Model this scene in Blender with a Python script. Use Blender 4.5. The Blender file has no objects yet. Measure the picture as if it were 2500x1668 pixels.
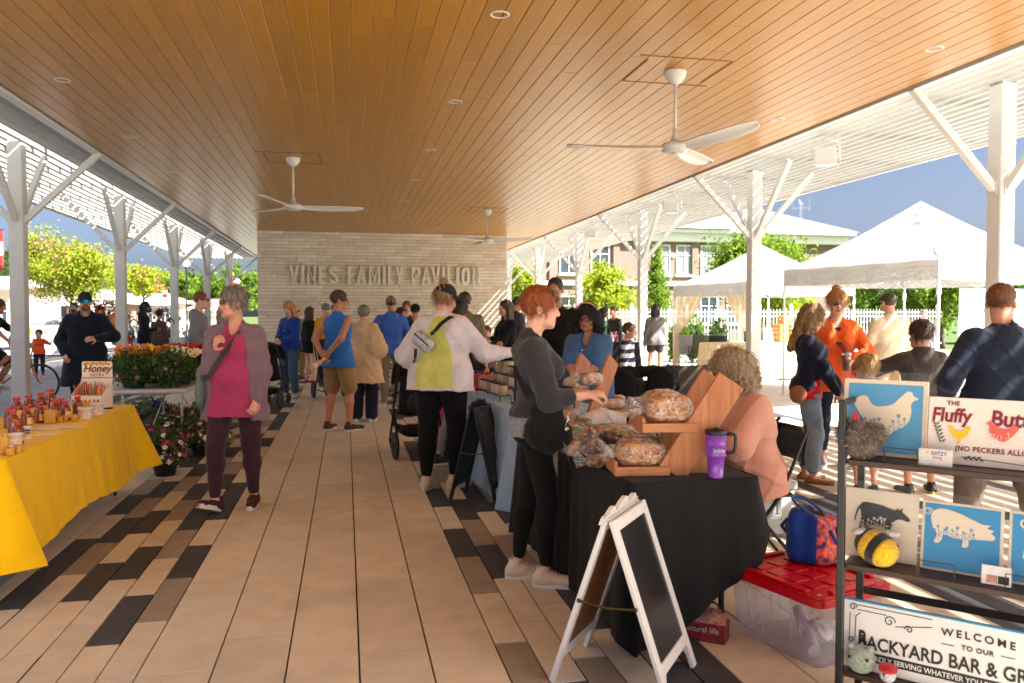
import bpy, bmesh, math, random
import numpy as np
from mathutils import Vector, Matrix, Euler

# ------------------------------------------------------------------ camera, sky, sun, exposure
sc = bpy.context.scene
COL = sc.collection
R = math.radians
cam = bpy.data.cameras.new('camera'); cam.sensor_width = 36.0; cam.lens = 28.0
cam.clip_start = 0.05; cam.clip_end = 2000
cam.dof.use_dof = True; cam.dof.focus_distance = 4.6; cam.dof.aperture_fstop = 4.0
cam_o = bpy.data.objects.new('camera', cam); COL.objects.link(cam_o)
cam_o.location = (0, 0, 1.5)
cam_o.rotation_euler = (R(90 - 1.9036), 0, R(-11.768))
sc.camera = cam_o

SUN = Vector((1.0, -0.75, 1.08)).normalized()      # direction towards the sun
w = bpy.data.worlds.new('World'); sc.world = w; w.use_nodes = True
nt = w.node_tree
sky = nt.nodes.new('ShaderNodeTexSky'); sky.sky_type = 'NISHITA'; sky.sun_disc = False
sky.sun_elevation = math.asin(SUN.z); sky.sun_rotation = math.atan2(SUN.x, SUN.y)
sky.air_density = 0.5; sky.altitude = 0; sky.dust_density = 4.0; sky.ozone_density = 1.0
nt.links.new(sky.outputs[0], nt.nodes['Background'].inputs[0])
nt.nodes['Background'].inputs[1].default_value = 0.05
sl = bpy.data.lights.new('sun', 'SUN'); sl.energy = 5.0; sl.angle = R(0.53); sl.color = (1.0, 0.965, 0.90)
so = bpy.data.objects.new('sun', sl); COL.objects.link(so)
so.rotation_euler = SUN.to_track_quat('Z', 'Y').to_euler()
sc.view_settings.view_transform = 'Standard'; sc.view_settings.look = 'None'
sc.view_settings.exposure = 2.3; sc.view_settings.gamma = 1.0
sc.cycles.max_bounces = 8; sc.cycles.diffuse_bounces = 4; sc.cycles.glossy_bounces = 3; sc.cycles.transmission_bounces = 6; sc.cycles.transparent_max_bounces = 16
sc.cycles.use_denoising = True
sc.cycles.sample_clamp_indirect = 6.0

rnd = random.Random(7)
nrs = np.random.RandomState(11)

# ------------------------------------------------------------------ helpers
def lin(c):
    return tuple(((x / 12.92) if x <= 0.04045 else ((x + 0.055) / 1.055) ** 2.4) for x in c)
def rgb(r, g, b):
    return lin((r / 255, g / 255, b / 255))

MATS = {}
def M(name, col=(.5, .5, .5), rough=.6, var=.12, nscale=6.0, bump=0.0, bscale=60.0, metal=0.0, spec=.5,
      col2=None, alpha=1.0, trans=0.0, sheen=0.0, coat=0.0, rand=0.0, stretch=(1, 1, 1), coords='Object', sss=0.0, emit=0.0, detail=4.0, stain=0.0):
    """procedural principled material: base colour with noise variation, optional second colour, bump and per-object variation"""
    if name in MATS: return MATS[name]
    m = bpy.data.materials.new(name); m.use_nodes = True; MATS[name] = m
    n = m.node_tree.nodes; l = m.node_tree.links; b = n['Principled BSDF']
    tc = n.new('ShaderNodeTexCoord'); mp = n.new('ShaderNodeMapping'); mp.inputs['Scale'].default_value = stretch
    if coords == 'World': ge = n.new('ShaderNodeNewGeometry'); l.new(ge.outputs['Position'], mp.inputs[0])
    else: l.new(tc.outputs[coords], mp.inputs[0])
    no = n.new('ShaderNodeTexNoise'); no.inputs['Scale'].default_value = nscale; no.inputs['Detail'].default_value = detail
    l.new(mp.outputs[0], no.inputs['Vector'])
    mix = n.new('ShaderNodeMix'); mix.data_type = 'RGBA'
    if col2 is None:
        a = tuple(max(0, c * (1 - var)) for c in col); c2 = tuple(min(1, c * (1 + var)) for c in col)
    else:
        a, c2 = col, col2
    mix.inputs[6].default_value = (*a, 1); mix.inputs[7].default_value = (*c2, 1)
    mr = n.new('ShaderNodeMapRange'); mr.inputs[1].default_value = .32; mr.inputs[2].default_value = .68
    l.new(no.outputs[0], mr.inputs[0]); l.new(mr.outputs[0], mix.inputs[0])
    out = mix.outputs[2]
    if rand > 0:
        oi = n.new('ShaderNodeObjectInfo'); hs = n.new('ShaderNodeHueSaturation')
        m2 = n.new('ShaderNodeMapRange'); m2.inputs[3].default_value = 1 - rand; m2.inputs[4].default_value = 1 + rand
        l.new(oi.outputs['Random'], m2.inputs[0]); l.new(m2.outputs[0], hs.inputs['Value']); l.new(out, hs.inputs['Color']); out = hs.outputs[0]
    if stain > 0:   # scuffs and spots with a shape of their own
        for sc_, lo_, k_ in ((1.1, .50, .8), (14.0, .62, 1.0), (60.0, .70, 1.3)):
            ns = n.new('ShaderNodeTexNoise'); ns.inputs['Scale'].default_value = sc_; ns.inputs['Detail'].default_value = 6; l.new(mp.outputs[0], ns.inputs['Vector'])
            ms = n.new('ShaderNodeMapRange'); ms.inputs[1].default_value = lo_; ms.inputs[2].default_value = lo_ + .1; ms.inputs[3].default_value = 1.0; ms.inputs[4].default_value = 1 - stain * k_; l.new(ns.outputs[0], ms.inputs[0])
            mu = n.new('ShaderNodeVectorMath'); mu.operation = 'SCALE'; l.new(out, mu.inputs[0]); l.new(ms.outputs[0], mu.inputs['Scale']); out = mu.outputs[0]
    l.new(out, b.inputs['Base Color'])
    b.inputs['Roughness'].default_value = rough; b.inputs['Metallic'].default_value = metal
    b.inputs['Specular IOR Level'].default_value = spec
    if trans: b.inputs['Transmission Weight'].default_value = trans
    if alpha < 1: b.inputs['Alpha'].default_value = alpha
    if sheen: b.inputs['Sheen Weight'].default_value = sheen
    if coat: b.inputs['Coat Weight'].default_value = coat; b.inputs['Coat Roughness'].default_value = .1
    if sss: b.inputs['Subsurface Weight'].default_value = sss; b.inputs['Subsurface Radius'].default_value = (.01, .004, .002)
    if emit:
        l.new(out, b.inputs['Emission Color']); b.inputs['Emission Strength'].default_value = emit
    if bump > 0:
        nb = n.new('ShaderNodeTexNoise'); nb.inputs['Scale'].default_value = bscale; nb.inputs['Detail'].default_value = 3
        l.new(mp.outputs[0], nb.inputs['Vector'])
        bp = n.new('ShaderNodeBump'); bp.inputs['Strength'].default_value = min(1, bump); bp.inputs['Distance'].default_value = .01
        l.new(nb.outputs[0], bp.inputs['Height']); l.new(bp.outputs[0], b.inputs['Normal'])
    return m

def cham(size, bv):
    """chamfered box verts/faces centred on the origin"""
    x, y, z = (s / 2 for s in size); bv = min(bv, x * .9, y * .9, z * .9)
    V = []; idx = {}
    for sx in (-1, 1):
        for sy in (-1, 1):
            for sz in (-1, 1):
                for ax in range(3):
                    p = [sx * (x - bv), sy * (y - bv), sz * (z - bv)]
                    p[ax] = (sx * x, sy * y, sz * z)[ax]
                    idx[(sx, sy, sz, ax)] = len(V); V.append(tuple(p))
    F = []
    def q(l, nrm):
        a, b, c = (Vector(V[i]) for i in l[:3])
        if (b - a).cross(c - a).dot(Vector(nrm)) < 0: l = l[::-1]
        F.append(tuple(l))
    for s in (-1, 1):
        q([idx[(s, a, b, 0)] for a, b in ((-1, -1), (1, -1), (1, 1), (-1, 1))], (s, 0, 0))
        q([idx[(a, s, b, 1)] for a, b in ((-1, -1), (1, -1), (1, 1), (-1, 1))], (0, s, 0))
        q([idx[(a, b, s, 2)] for a, b in ((-1, -1), (1, -1), (1, 1), (-1, 1))], (0, 0, s))
    for a in (-1, 1):
        for b in (-1, 1):
            q([idx[(a, b, -1, 0)], idx[(a, b, 1, 0)], idx[(a, b, 1, 1)], idx[(a, b, -1, 1)]], (a, b, 0))
            q([idx[(a, -1, b, 0)], idx[(a, 1, b, 0)], idx[(a, 1, b, 2)], idx[(a, -1, b, 2)]], (a, 0, b))
            q([idx[(-1, a, b, 1)], idx[(1, a, b, 1)], idx[(1, a, b, 2)], idx[(-1, a, b, 2)]], (0, a, b))
            for c in (-1, 1):
                q([idx[(a, b, c, 0)], idx[(a, b, c, 1)], idx[(a, b, c, 2)]], (a, b, c))
    return V, F

def link(o, parent=None):
    COL.objects.link(o)
    if parent is not None: o.parent = parent
    return o

def setp(o, label=None, cat=None, group=None, kind=None):
    if label: o['label'] = label
    if cat: o['category'] = cat
    if group: o['group'] = group
    if kind: o['kind'] = kind
    return o

def thing(name, label, cat, loc=(0, 0, 0), rz=0.0, group=None):
    o = bpy.data.objects.new(name, None); o.empty_display_size = .1; link(o)
    o.location = loc; o.rotation_euler = (0, 0, R(rz))
    return setp(o, label, cat, group)

def raw(name, V, F, mat, parent=None, smooth=False, midx=None):
    me = bpy.data.meshes.new(name)
    me.from_pydata([tuple(v) for v in V], [], F)
    for mm in (mat if isinstance(mat, (list, tuple)) else [mat]): me.materials.append(mm)
    if smooth: me.polygons.foreach_set('use_smooth', [True] * len(me.polygons))
    if midx is not None: me.polygons.foreach_set('material_index', midx)
    me.update()
    return link(bpy.data.objects.new(name, me), parent)

def rawnp(name, V, F, mat, parent=None, smooth=True, midx=None):
    """fast numpy mesh, F (n,3) or (n,4)"""
    me = bpy.data.meshes.new(name); V = np.asarray(V, np.float32); F = np.asarray(F, np.int32); k = F.shape[1]
    me.vertices.add(len(V)); me.vertices.foreach_set('co', V.ravel())
    me.loops.add(F.size); me.loops.foreach_set('vertex_index', F.ravel())
    me.polygons.add(len(F)); me.polygons.foreach_set('loop_start', np.arange(0, F.size, k, dtype=np.int32))
    for mm in (mat if isinstance(mat, (list, tuple)) else [mat]): me.materials.append(mm)
    if midx is not None: me.polygons.foreach_set('material_index', np.asarray(midx, np.int32))
    me.update(calc_edges=True)
    if smooth: me.polygons.foreach_set('use_smooth', np.ones(len(F), bool))
    return link(bpy.data.objects.new(name, me), parent)

class MB:
    def __init__(s): s.V = []; s.F = []; s.mi = []; s.cm = 0
    def m(s, i): s.cm = i; return s
    def add(s, V, F, mtx=None):
        o = len(s.V)
        if mtx is not None: V = [mtx @ Vector(v) for v in V]
        s.V += [tuple(v) for v in V]; s.F += [tuple(i + o for i in f) for f in F]; s.mi += [s.cm] * len(F)
        return s
    def box(s, c, size, rot=(0, 0, 0), bv=.004):
        V, F = cham(size, bv)
        return s.add(V, F, Matrix.Translation(c) @ Euler([R(a) for a in rot]).to_matrix().to_4x4())
    def bar(s, p, q, w, h, up=(0, 0, 1), bv=.003):
        """box from p to q, w wide (sideways) and h deep (along up)"""
        p = Vector(p); q = Vector(q); d = q - p; L = d.length; d.normalize()
        u = Vector(up); sd = d.cross(u)
        if sd.length < 1e-4: sd = d.cross(Vector((1, 0, 0)))
        sd.normalize(); u = sd.cross(d)
        mt = Matrix((sd, d, u)).transposed().to_4x4(); mt.translation = (p + q) / 2
        V, F = cham((w, L, h), bv); return s.add(V, F, mt)
    def tube(s, pts, r, n=8, cap=True, closed=False):
        pts = [Vector(p) for p in pts]; k = len(pts); rr = r if isinstance(r, (list, tuple)) else [r] * k
        V = []; F = []; prev = None
        for i, p in enumerate(pts):
            if closed: t = pts[(i + 1) % k] - pts[i - 1]
            else: t = pts[min(i + 1, k - 1)] - pts[max(i - 1, 0)]
            t.normalize()
            if prev is None:
                a = t.cross(Vector((0, 0, 1)));
                if a.length < .05: a = t.cross(Vector((1, 0, 0)))
            else:
                a = prev - t * prev.dot(t)
            a.normalize(); prev = a; b = t.cross(a)
            for j in range(n):
                an = 2 * math.pi * j / n; V.append(p + a * (rr[i] * math.cos(an)) + b * (rr[i] * math.sin(an)))
        for i in range(k if closed else k - 1):
            for j in range(n):
                i2 = (i + 1) % k
                F.append((i * n + j, i * n + (j + 1) % n, i2 * n + (j + 1) % n, i2 * n + j))
        if cap and not closed:
            F.append(tuple(range(n - 1, -1, -1))); F.append(tuple((k - 1) * n + j for j in range(n)))
        return s.add(V, F)
    def lathe(s, prof, n=24, c=(0, 0, 0), mtx=None, sx=1, sy=1):
        V = []; F = []; k = len(prof)
        for r, z in prof:
            for j in range(n):
                a = 2 * math.pi * j / n; V.append((c[0] + r * sx * math.cos(a), c[1] + r * sy * math.sin(a), c[2] + z))
        for i in range(k - 1):
            for j in range(n): F.append((i * n + j, i * n + (j + 1) % n, (i + 1) * n + (j + 1) % n, (i + 1) * n + j))
        if prof[0][0] > 1e-5: F.append(tuple(range(n - 1, -1, -1)))
        if prof[-1][0] > 1e-5: F.append(tuple((k - 1) * n + j for j in range(n)))
        return s.add(V, F, mtx)
    def prism(s, poly, z0, z1, mtx=None):
        n = len(poly); V = [(x, y, z0) for x, y in poly] + [(x, y, z1) for x, y in poly]
        ar = sum(poly[i][0] * poly[(i + 1) % n][1] - poly[(i + 1) % n][0] * poly[i][1] for i in range(n))
        F = [tuple(range(n - 1, -1, -1)), tuple(range(n, 2 * n))] + [(i, (i + 1) % n, n + (i + 1) % n, n + i) for i in range(n)]
        if ar < 0: F = [f[::-1] for f in F]
        return s.add(V, F, mtx)
    def grid(s, fn, nu, nv, wrap=False):
        V = [fn(i / (nu - (0 if wrap else 1)), j / (nv - 1)) for j in range(nv) for i in range(nu)]; F = []
        for j in range(nv - 1):
            for i in range(nu if wrap else nu - 1):
                F.append((j * nu + i, j * nu + (i + 1) % nu, (j + 1) * nu + (i + 1) % nu, (j + 1) * nu + i))
        return s.add(V, F)
    def ball(s, c, r, n=12, sc_=(1, 1, 1)):
        return s.lathe([(max(1e-6, math.sin(math.pi * i / (n // 2 + 2)) * r), -math.cos(math.pi * i / (n // 2 + 2)) * r) for i in range(n // 2 + 3)], n,
                       mtx=Matrix.Translation(c) @ Matrix.Diagonal((*sc_, 1)))
    def build(s, name, mat, parent=None, smooth=False):
        return raw(name, s.V, s.F, mat, parent, smooth, s.mi if isinstance(mat, (list, tuple)) else None)

def solid(o, t, off=0.0):
    md = o.modifiers.new('thickness', 'SOLIDIFY'); md.thickness = t; md.offset = off; return o

def inst(src, parent, loc, rot=(0, 0, 0), scale=(1, 1, 1), name=None, mat=None):
    """another object sharing a mesh (one piece of many)"""
    o = bpy.data.objects.new(name or src.name, src.data if hasattr(src, 'data') else src); link(o, parent)
    o.location = loc; o.rotation_euler = rot; o.scale = scale
    if mat is not None:
        o.material_slots[0].link = 'OBJECT'; o.material_slots[0].material = mat
    return o

def meshdata(V, F, mat, name='piece', smooth=False):
    me = bpy.data.meshes.new(name); me.from_pydata([tuple(v) for v in V], [], F)
    for mm in (mat if isinstance(mat, (list, tuple)) else [mat]): me.materials.append(mm)
    if smooth: me.polygons.foreach_set('use_smooth', [True] * len(me.polygons))
    me.update(); return me

def copy_tree(o, parent=None):
    c = o.copy(); COL.objects.link(c); c.parent = parent
    for ch in list(o.children): copy_tree(ch, c)
    return c

def text_geo(txt, size, width=1.0, bold=0.0, shear=0.0, depth=0.002, align='LEFT', spacing=1.0):
    cu = bpy.data.curves.new('lettering', 'FONT'); cu.body = txt; cu.size = size; cu.offset = bold; cu.shear = shear
    cu.extrude = depth / 2; cu.align_x = align; cu.space_character = spacing; cu.resolution_u = 3
    o = bpy.data.objects.new('lettering', cu); COL.objects.link(o)
    dg = bpy.context.evaluated_depsgraph_get(); ev = o.evaluated_get(dg); me = ev.to_mesh()
    V = [(v.co.x * width, v.co.y, v.co.z) for v in me.vertices]; F = [tuple(p.vertices) for p in me.polygons]
    ev.to_mesh_clear(); bpy.data.objects.remove(o); bpy.data.curves.remove(cu)
    return V, F

# ------------------------------------------------------------------ signed-distance modelling (bodies, cloth, fruit of one skin)
class Sdf:
    def __init__(s, lo, hi, h):
        s.h = h; s.lo = np.array(lo, np.float32) - 2 * h
        s.n = tuple(int(math.ceil((hi[i] - lo[i]) / h)) + 5 for i in range(3))
        s.D = np.full(s.n, 1.0, np.float32)
        s.ax = [s.lo[i] + h * np.arange(s.n[i], dtype=np.float32) for i in range(3)]
    def sub(s, lo, hi):
        a = [max(0, int((lo[i] - s.lo[i]) / s.h) - 1) for i in range(3)]; b = [min(s.n[i], int((hi[i] - s.lo[i]) / s.h) + 3) for i in range(3)]
        if any(b[i] <= a[i] for i in range(3)): return None
        sl = tuple(slice(a[i], b[i]) for i in range(3))
        X, Y, Z = np.meshgrid(*[s.ax[i][a[i]:b[i]] for i in range(3)], indexing='ij', sparse=True)
        return sl, X, Y, Z
    def comb(s, sl, d, k, op):
        D = s.D[sl]
        if op == '-':
            if k > 0:
                hh = np.clip(.5 - .5 * (D + d) / k, 0, 1); s.D[sl] = D * (1 - hh) - d * hh + k * hh * (1 - hh)
            else: s.D[sl] = np.maximum(D, -d)
        elif k > 0:
            hh = np.clip(.5 + .5 * (D - d) / k, 0, 1); s.D[sl] = D * (1 - hh) + d * hh - k * hh * (1 - hh)
        else: s.D[sl] = np.minimum(D, d)
    def cone(s, a, b, ra, rb, k=.02, sq=None, op='+'):
        """round cone a-b; sq=(axis vector, factor) flattens it along an axis"""
        a = np.array(a, float); b = np.array(b, float); m = max(ra, rb) * (max(1, sq[1]) if sq else 1) + 2 * k + 2 * s.h
        q = s.sub(np.minimum(a, b) - m, np.maximum(a, b) + m)
        if q is None: return s
        sl, X, Y, Z = q; ba = b - a; L = float(ba @ ba) + 1e-9
        px, py, pz = X - a[0], Y - a[1], Z - a[2]
        t = np.clip((px * ba[0] + py * ba[1] + pz * ba[2]) / L, 0, 1)
        dx, dy, dz = px - t * ba[0], py - t * ba[1], pz - t * ba[2]
        if sq:
            nv = np.array(sq[0], float); nv /= np.linalg.norm(nv); f = 1 / sq[1] - 1
            c = (dx * nv[0] + dy * nv[1] + dz * nv[2]) * f
            dx, dy, dz = dx + c * nv[0], dy + c * nv[1], dz + c * nv[2]
        d = np.sqrt(dx * dx + dy * dy + dz * dz) - (ra + (rb - ra) * t)
        if sq and sq[1] < 1: d = d * (sq[1] + (1 - sq[1]) * .5)
        s.comb(sl, d.astype(np.float32), k, op); return s
    def ell(s, c, r, k=.02, rot=None, op='+'):
        c = np.array(c, float); r = np.array(r, float); m = r.max() + 2 * k + 2 * s.h
        q = s.sub(c - m, c + m)
        if q is None: return s
        sl, X, Y, Z = q; px, py, pz = X - c[0], Y - c[1], Z - c[2]
        if rot is not None:
            Q = np.array(rot)  # world->local rows
            px, py, pz = (Q[0][0] * px + Q[0][1] * py + Q[0][2] * pz, Q[1][0] * px + Q[1][1] * py + Q[1][2] * pz, Q[2][0] * px + Q[2][1] * py + Q[2][2] * pz)
        k0 = np.sqrt((px / r[0]) ** 2 + (py / r[1]) ** 2 + (pz / r[2]) ** 2) + 1e-6
        k1 = np.sqrt((px / r[0] ** 2) ** 2 + (py / r[1] ** 2) ** 2 + (pz / r[2] ** 2) ** 2) + 1e-6
        s.comb(sl, (k0 * (k0 - 1) / k1).astype(np.float32), k, op); return s
    def field(s, fn, op='max'):
        X, Y, Z = np.meshgrid(*s.ax, indexing='ij', sparse=True)
        if op == 'max': s.D = np.maximum(s.D, fn(X, Y, Z).astype(np.float32))
        else: s.D = (s.D + fn(X, Y, Z)).astype(np.float32)
        return s
    def mesh(s):
        D = s.D; I = D < 0
        c = np.zeros(tuple(n - 1 for n in s.n), np.uint8)
        for i in (0, 1):
            for j in (0, 1):
                for k in (0, 1):
                    c += I[i:s.n[0] - 1 + i, j:s.n[1] - 1 + j, k:s.n[2] - 1 + k]
        act = (c > 0) & (c < 8); ijk = np.argwhere(act); n = len(ijk)
        if n == 0: return np.zeros((0, 3)), np.zeros((0, 4), int)
        idm = np.full(act.shape, -1, np.int32); idm[act] = np.arange(n)
        cv = {}
        for o in [(i, j, k) for i in (0, 1) for j in (0, 1) for k in (0, 1)]:
            cv[o] = D[ijk[:, 0] + o[0], ijk[:, 1] + o[1], ijk[:, 2] + o[2]]
        P = np.zeros((n, 3), np.float64); cnt = np.zeros(n)
        for o in cv:
            for ax in range(3):
                if o[ax] == 0:
                    o2 = list(o); o2[ax] = 1; a = cv[o]; b = cv[tuple(o2)]; x = (a < 0) != (b < 0)
                    t = np.where(x, a / np.where(x, a - b, 1), 0); p = np.tile(np.array(o, float), (n, 1)); p[:, ax] += t
                    P[x] += p[x]; cnt += x
        V = s.lo + s.h * (ijk + P / cnt[:, None])
        F = []
        for ax in range(3):
            a1, a2 = (ax + 1) % 3, (ax + 2) % 3
            sl0 = [slice(None)] * 3; sl1 = [slice(None)] * 3; sl0[ax] = slice(0, -1); sl1[ax] = slice(1, None)
            A = I[tuple(sl0)]; B = I[tuple(sl1)]; e = np.argwhere(A != B)
            ok = (e[:, a1] > 0) & (e[:, a2] > 0) & (e[:, a1] < s.n[a1] - 1) & (e[:, a2] < s.n[a2] - 1); e = e[ok]
            if not len(e): continue
            q = []
            for d1, d2 in ((-1, -1), (0, -1), (0, 0), (-1, 0)):
                f = e.copy(); f[:, a1] += d1; f[:, a2] += d2; q.append(idm[f[:, 0], f[:, 1], f[:, 2]])
            q = np.stack(q, 1); flip = ~A[e[:, 0], e[:, 1], e[:, 2]]
            q[flip] = q[flip][:, ::-1]; F.append(q)
        F = np.concatenate(F); F = F[(F >= 0).all(1)]
        return V, F
# ------------------------------------------------------------------ materials of the place
def tile_mat(name, c, v=.1):
    return M(name, c, rough=.7, var=v, nscale=7, bump=.3, bscale=220, rand=.06, detail=8, spec=.35, coords='World', stain=.12)
T_BEIGE = tile_mat('tile_beige', rgb(210, 198, 180), .08)
T_SAND = tile_mat('tile_sand', rgb(207, 197, 181), .07)
T_MID = tile_mat('tile_taupe', rgb(152, 140, 128), .10)
T_DARK = tile_mat('tile_charcoal', rgb(70, 72, 78), .14)
JOINT = M('tile_joint', rgb(70, 52, 38), rough=.95, var=.3, nscale=30)
WHITE = M('white_paint', (.64, .63, .61), rough=.42, var=.03, nscale=3, spec=.4)
WHITE2 = M('white_powder_coat', (.76, .75, .73), rough=.5, var=.03, nscale=2)
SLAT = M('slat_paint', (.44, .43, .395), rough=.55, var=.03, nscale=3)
BLACKM = M('black_metal', (.007, .007, .008), rough=.38, var=.2, spec=.5)
CHROME = M('brushed_steel', (.55, .55, .56), rough=.25, metal=1.0, var=.06, nscale=40)

def wood_mat(name, c1, c2, rough, scale=(9, .35, 9), rand=.16, coat=0.0, spec=.5, bump=.06, detail=9):
    m = M(name, c1, rough=rough, col2=c2, nscale=3.0, stretch=scale, rand=rand, bump=bump, bscale=30, detail=detail, coat=coat, spec=spec)
    return m
CEIL = wood_mat('cedar_ceiling_board', rgb(162, 110, 20), rgb(180, 127, 32), .3, scale=(22, .5, 22), rand=.07, spec=.42, bump=0, detail=5)
PLANK = wood_mat('cedar_plank', rgb(160, 96, 56), rgb(190, 128, 82), .55, scale=(14, 14, 1.2), rand=.08)
PLANKX = wood_mat('pine_slat', rgb(170, 106, 62), rgb(198, 138, 90), .55, scale=(1.2, 14, 14), rand=.08)

# ------------------------------------------------------------------ ground
def sheet(name, x0, x1, y0, y1, z, mat, n=1):
    o = raw(name, [(x0, y0, z), (x1, y0, z), (x1, y1, z), (x0, y1, z)], [(0, 1, 2, 3)], mat); o['kind'] = 'structure'; return o
LAWN = M('lawn', (.05, .09, .02), rough=.95, col2=(.10, .15, .03), nscale=.8, bump=.6, bscale=40, detail=8)
CONC = M('concrete_plaza', (.54, .52, .48), rough=.85, var=.10, nscale=1.3, bump=.15, bscale=90, detail=8)
ASPH = M('asphalt_street', (.11, .115, .125), rough=.9, var=.15, nscale=2.0, bump=.3, bscale=160, detail=8)
sheet('ground', -500, 500, -300, 700, -.11, LAWN)
sheet('street', -120, -9.6, -60, 34, -.09, ASPH); sheet('parking_lot', -120, 12, 44, 58, -.085, CONC); sheet('far_street', -120, -9.6, 34, 120, -.09, M('pale_asphalt', (.22, .215, .205), rough=.9, var=.1, nscale=2))
sheet('plaza', -9.6, 26, -40, 44, -.045, CONC)
kb = MB(); kb.box((-9.6, 15, -.04), (.16, 90, .16), bv=.02); k_ = kb.build('kerb', CONC); k_['kind'] = 'structure'

# paving: bands of broad slabs and bands of narrow setts running down the pavilion
pav = raw('pavement', [(-4.95, -1.2, -.024), (9.75, -1.2, -.024), (9.75, 38, -.024), (-4.95, 38, -.024)], [(0, 1, 2, 3)], JOINT); pav['kind'] = 'structure'
XS = [-4.20 + .153 * i for i in range(6)] ; cols = []
def band_wide(x0, x1):
    n = max(1, round((x1 - x0) / .3035)); w_ = (x1 - x0) / n
    for i in range(n): cols.append((x0 + i * w_, x0 + (i + 1) * w_, 'w'))
def band_narrow(x0, x1):
    for i in range(6): cols.append((x0 + (x1 - x0) * i / 6, x0 + (x1 - x0) * (i + 1) / 6, 'n'))
band_wide(-4.95, -4.21); band_narrow(-4.21, -3.29); band_wide(-3.29, -1.785); band_narrow(-1.785, -.865)
band_wide(-.865, .654); band_narrow(.654, 1.575); band_wide(1.575, 3.09); band_narrow(3.09, 4.01); band_wide(4.01, 5.53); band_narrow(5.53, 6.45); band_wide(6.45, 9.75)
# colours read from the photograph for the narrow bands: (first joint, colours towards the wall) D dark, B beige, T taupe
SEQ = {(-1.785, 0): (4.45, 'DDBDTBDTBDDB'), (-1.785, 1): (4.32, 'BTDTDBDTBBDT'), (-1.785, 2): (3.85, 'BDBDBTDBDTBD'), (-1.785, 3): (4.17, 'BDBTDBTDBDBT'),
       (-1.785, 4): (3.88, 'DBTDBDTBDDBT'), (-1.785, 5): (3.47, 'BTDBDDBTBDBD'), (.654, 0): (3.53, 'BTDBDTBDDBTB'), (.654, 1): (3.755, 'BDTDBTBDTBDB'),
       (.654, 2): (3.966, 'BTBDDBTBDTBB'), (.654, 3): (3.6, 'DTBDTBDBTDBT'), (.654, 4): (3.85, 'TDBTDBBDTBDD'), (.654, 5): (3.42, 'DBTDBTDTBDTB')}
STAG = {0: 3.507, 1: 3.846, 2: 3.17}
tiles = []
ni = 0; wi = 0; lastx = None
for (x0, x1, kd) in cols:
    if kd == 'w':
        y = STAG[(round((x0 - .05) / .3035)) % 3] - 8 * 1.015
        while y < 37:
            if y + 1.015 > -1.3: tiles.append((x0, x1, y, y + 1.015, T_BEIGE if rnd.random() < .8 else T_SAND))
            y += 1.015
    else:
        bx = min((b for b in (-4.21, -1.785, .654, 3.09, 5.53) if b <= x0 + 1e-3), key=lambda b: x0 - b); ci = round((x0 - bx) / .1535)
        fj, seq = SEQ.get((bx, ci), (3.4 + rnd.random() * .66, ''))
        k0 = -13
        while fj + k0 * .662 < 37:
            ya = fj + k0 * .662
            ch = seq[k0] if 0 <= k0 < len(seq) else rnd.choice('DDBBT')
            if ya > -1.3: tiles.append((x0, x1, ya, ya + .662, {'D': T_DARK, 'B': T_SAND if rnd.random() < .5 else T_BEIGE, 'T': T_MID}[ch]))
            k0 += 1
def seen(x, y, z=0.0, m=0.0):
    zc = x * .2039 * .9994 + y * .979 * .9994 + (1.5 - z) * .0332
    if zc < .3: return False
    u = (x * .979 - y * .2039) / zc
    return abs(u) < .643 + m
tiles.sort(key=lambda t: (not (seen((t[0] + t[1]) / 2, (t[2] + t[3]) / 2) and t[3] > 2.7), (t[0] + t[1]) ** 2 / 4 + (t[2] + t[3]) ** 2 / 4))
tm = {}
rest = MB(); RM = [T_BEIGE, T_SAND, T_MID, T_DARK]
for i, (x0, x1, y0, y1, mt) in enumerate(tiles):
    sx, sy = x1 - x0 - .008, y1 - y0 - .009
    if i < 300:
        key = (round(sx, 3), round(sy, 3), mt.name)
        if key not in tm: V, F = cham((sx, sy, .03), .0015); tm[key] = meshdata(V, F, mt, 'tile')
        inst(tm[key], pav, ((x0 + x1) / 2, (y0 + y1) / 2, -.015 + rnd.uniform(-.0008, .0004)), name='tile')
    else:
        rest.m(RM.index(mt))
        rest.add([(x0 + .003, y0 + .003, -.0005), (x1 - .003, y0 + .003, -.0005), (x1 - .003, y1 - .003, -.0005), (x0 + .003, y1 - .003, -.0005)], [(0, 1, 2, 3)])
o = rest.build('far_tiles', RM, pav); o['kind'] = 'stuff'

# ------------------------------------------------------------------ ceiling of boards, roof, fascias
XL, XR, ZC = -3.68, 6.10, 4.0
ceil = MB(); ceil.box(((XL + XR) / 2, 19.2, ZC + .06), (XR - XL, 39.6, .06), bv=.002)
ceil = ceil.build('ceiling', M('board_gap', (.13, .065, .02), rough=.9)); ceil['kind'] = 'structure'
rf = MB(); rf.box(((XL + XR) / 2, 19.2, ZC + .62), (XR - XL + .1, 39.8, 1.04), bv=.01); rf = rf.build('roof', WHITE2); rf['kind'] = 'structure'
NB = 55; bw = (XR - XL - .06) / NB; boards = []
for i in range(NB):
    y = -.6 + rnd.uniform(-3, 0)
    while y < 38.9:
        L = rnd.choice((3.0, 3.6, 4.2, 4.9, 4.9)); ya, yb = max(y, -.6), min(y + L, 38.9); y += L
        if yb - ya > .1: boards.append((XL + .03 + bw * (i + .5), ya, yb))
boards.sort(key=lambda b: (not (b[2] > 4 and seen(b[0], max((b[1] + b[2]) / 2, 3), 4, .3)), (b[1] + b[2]) / 2))
bd = {}; restb = MB()
holes = []
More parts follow.
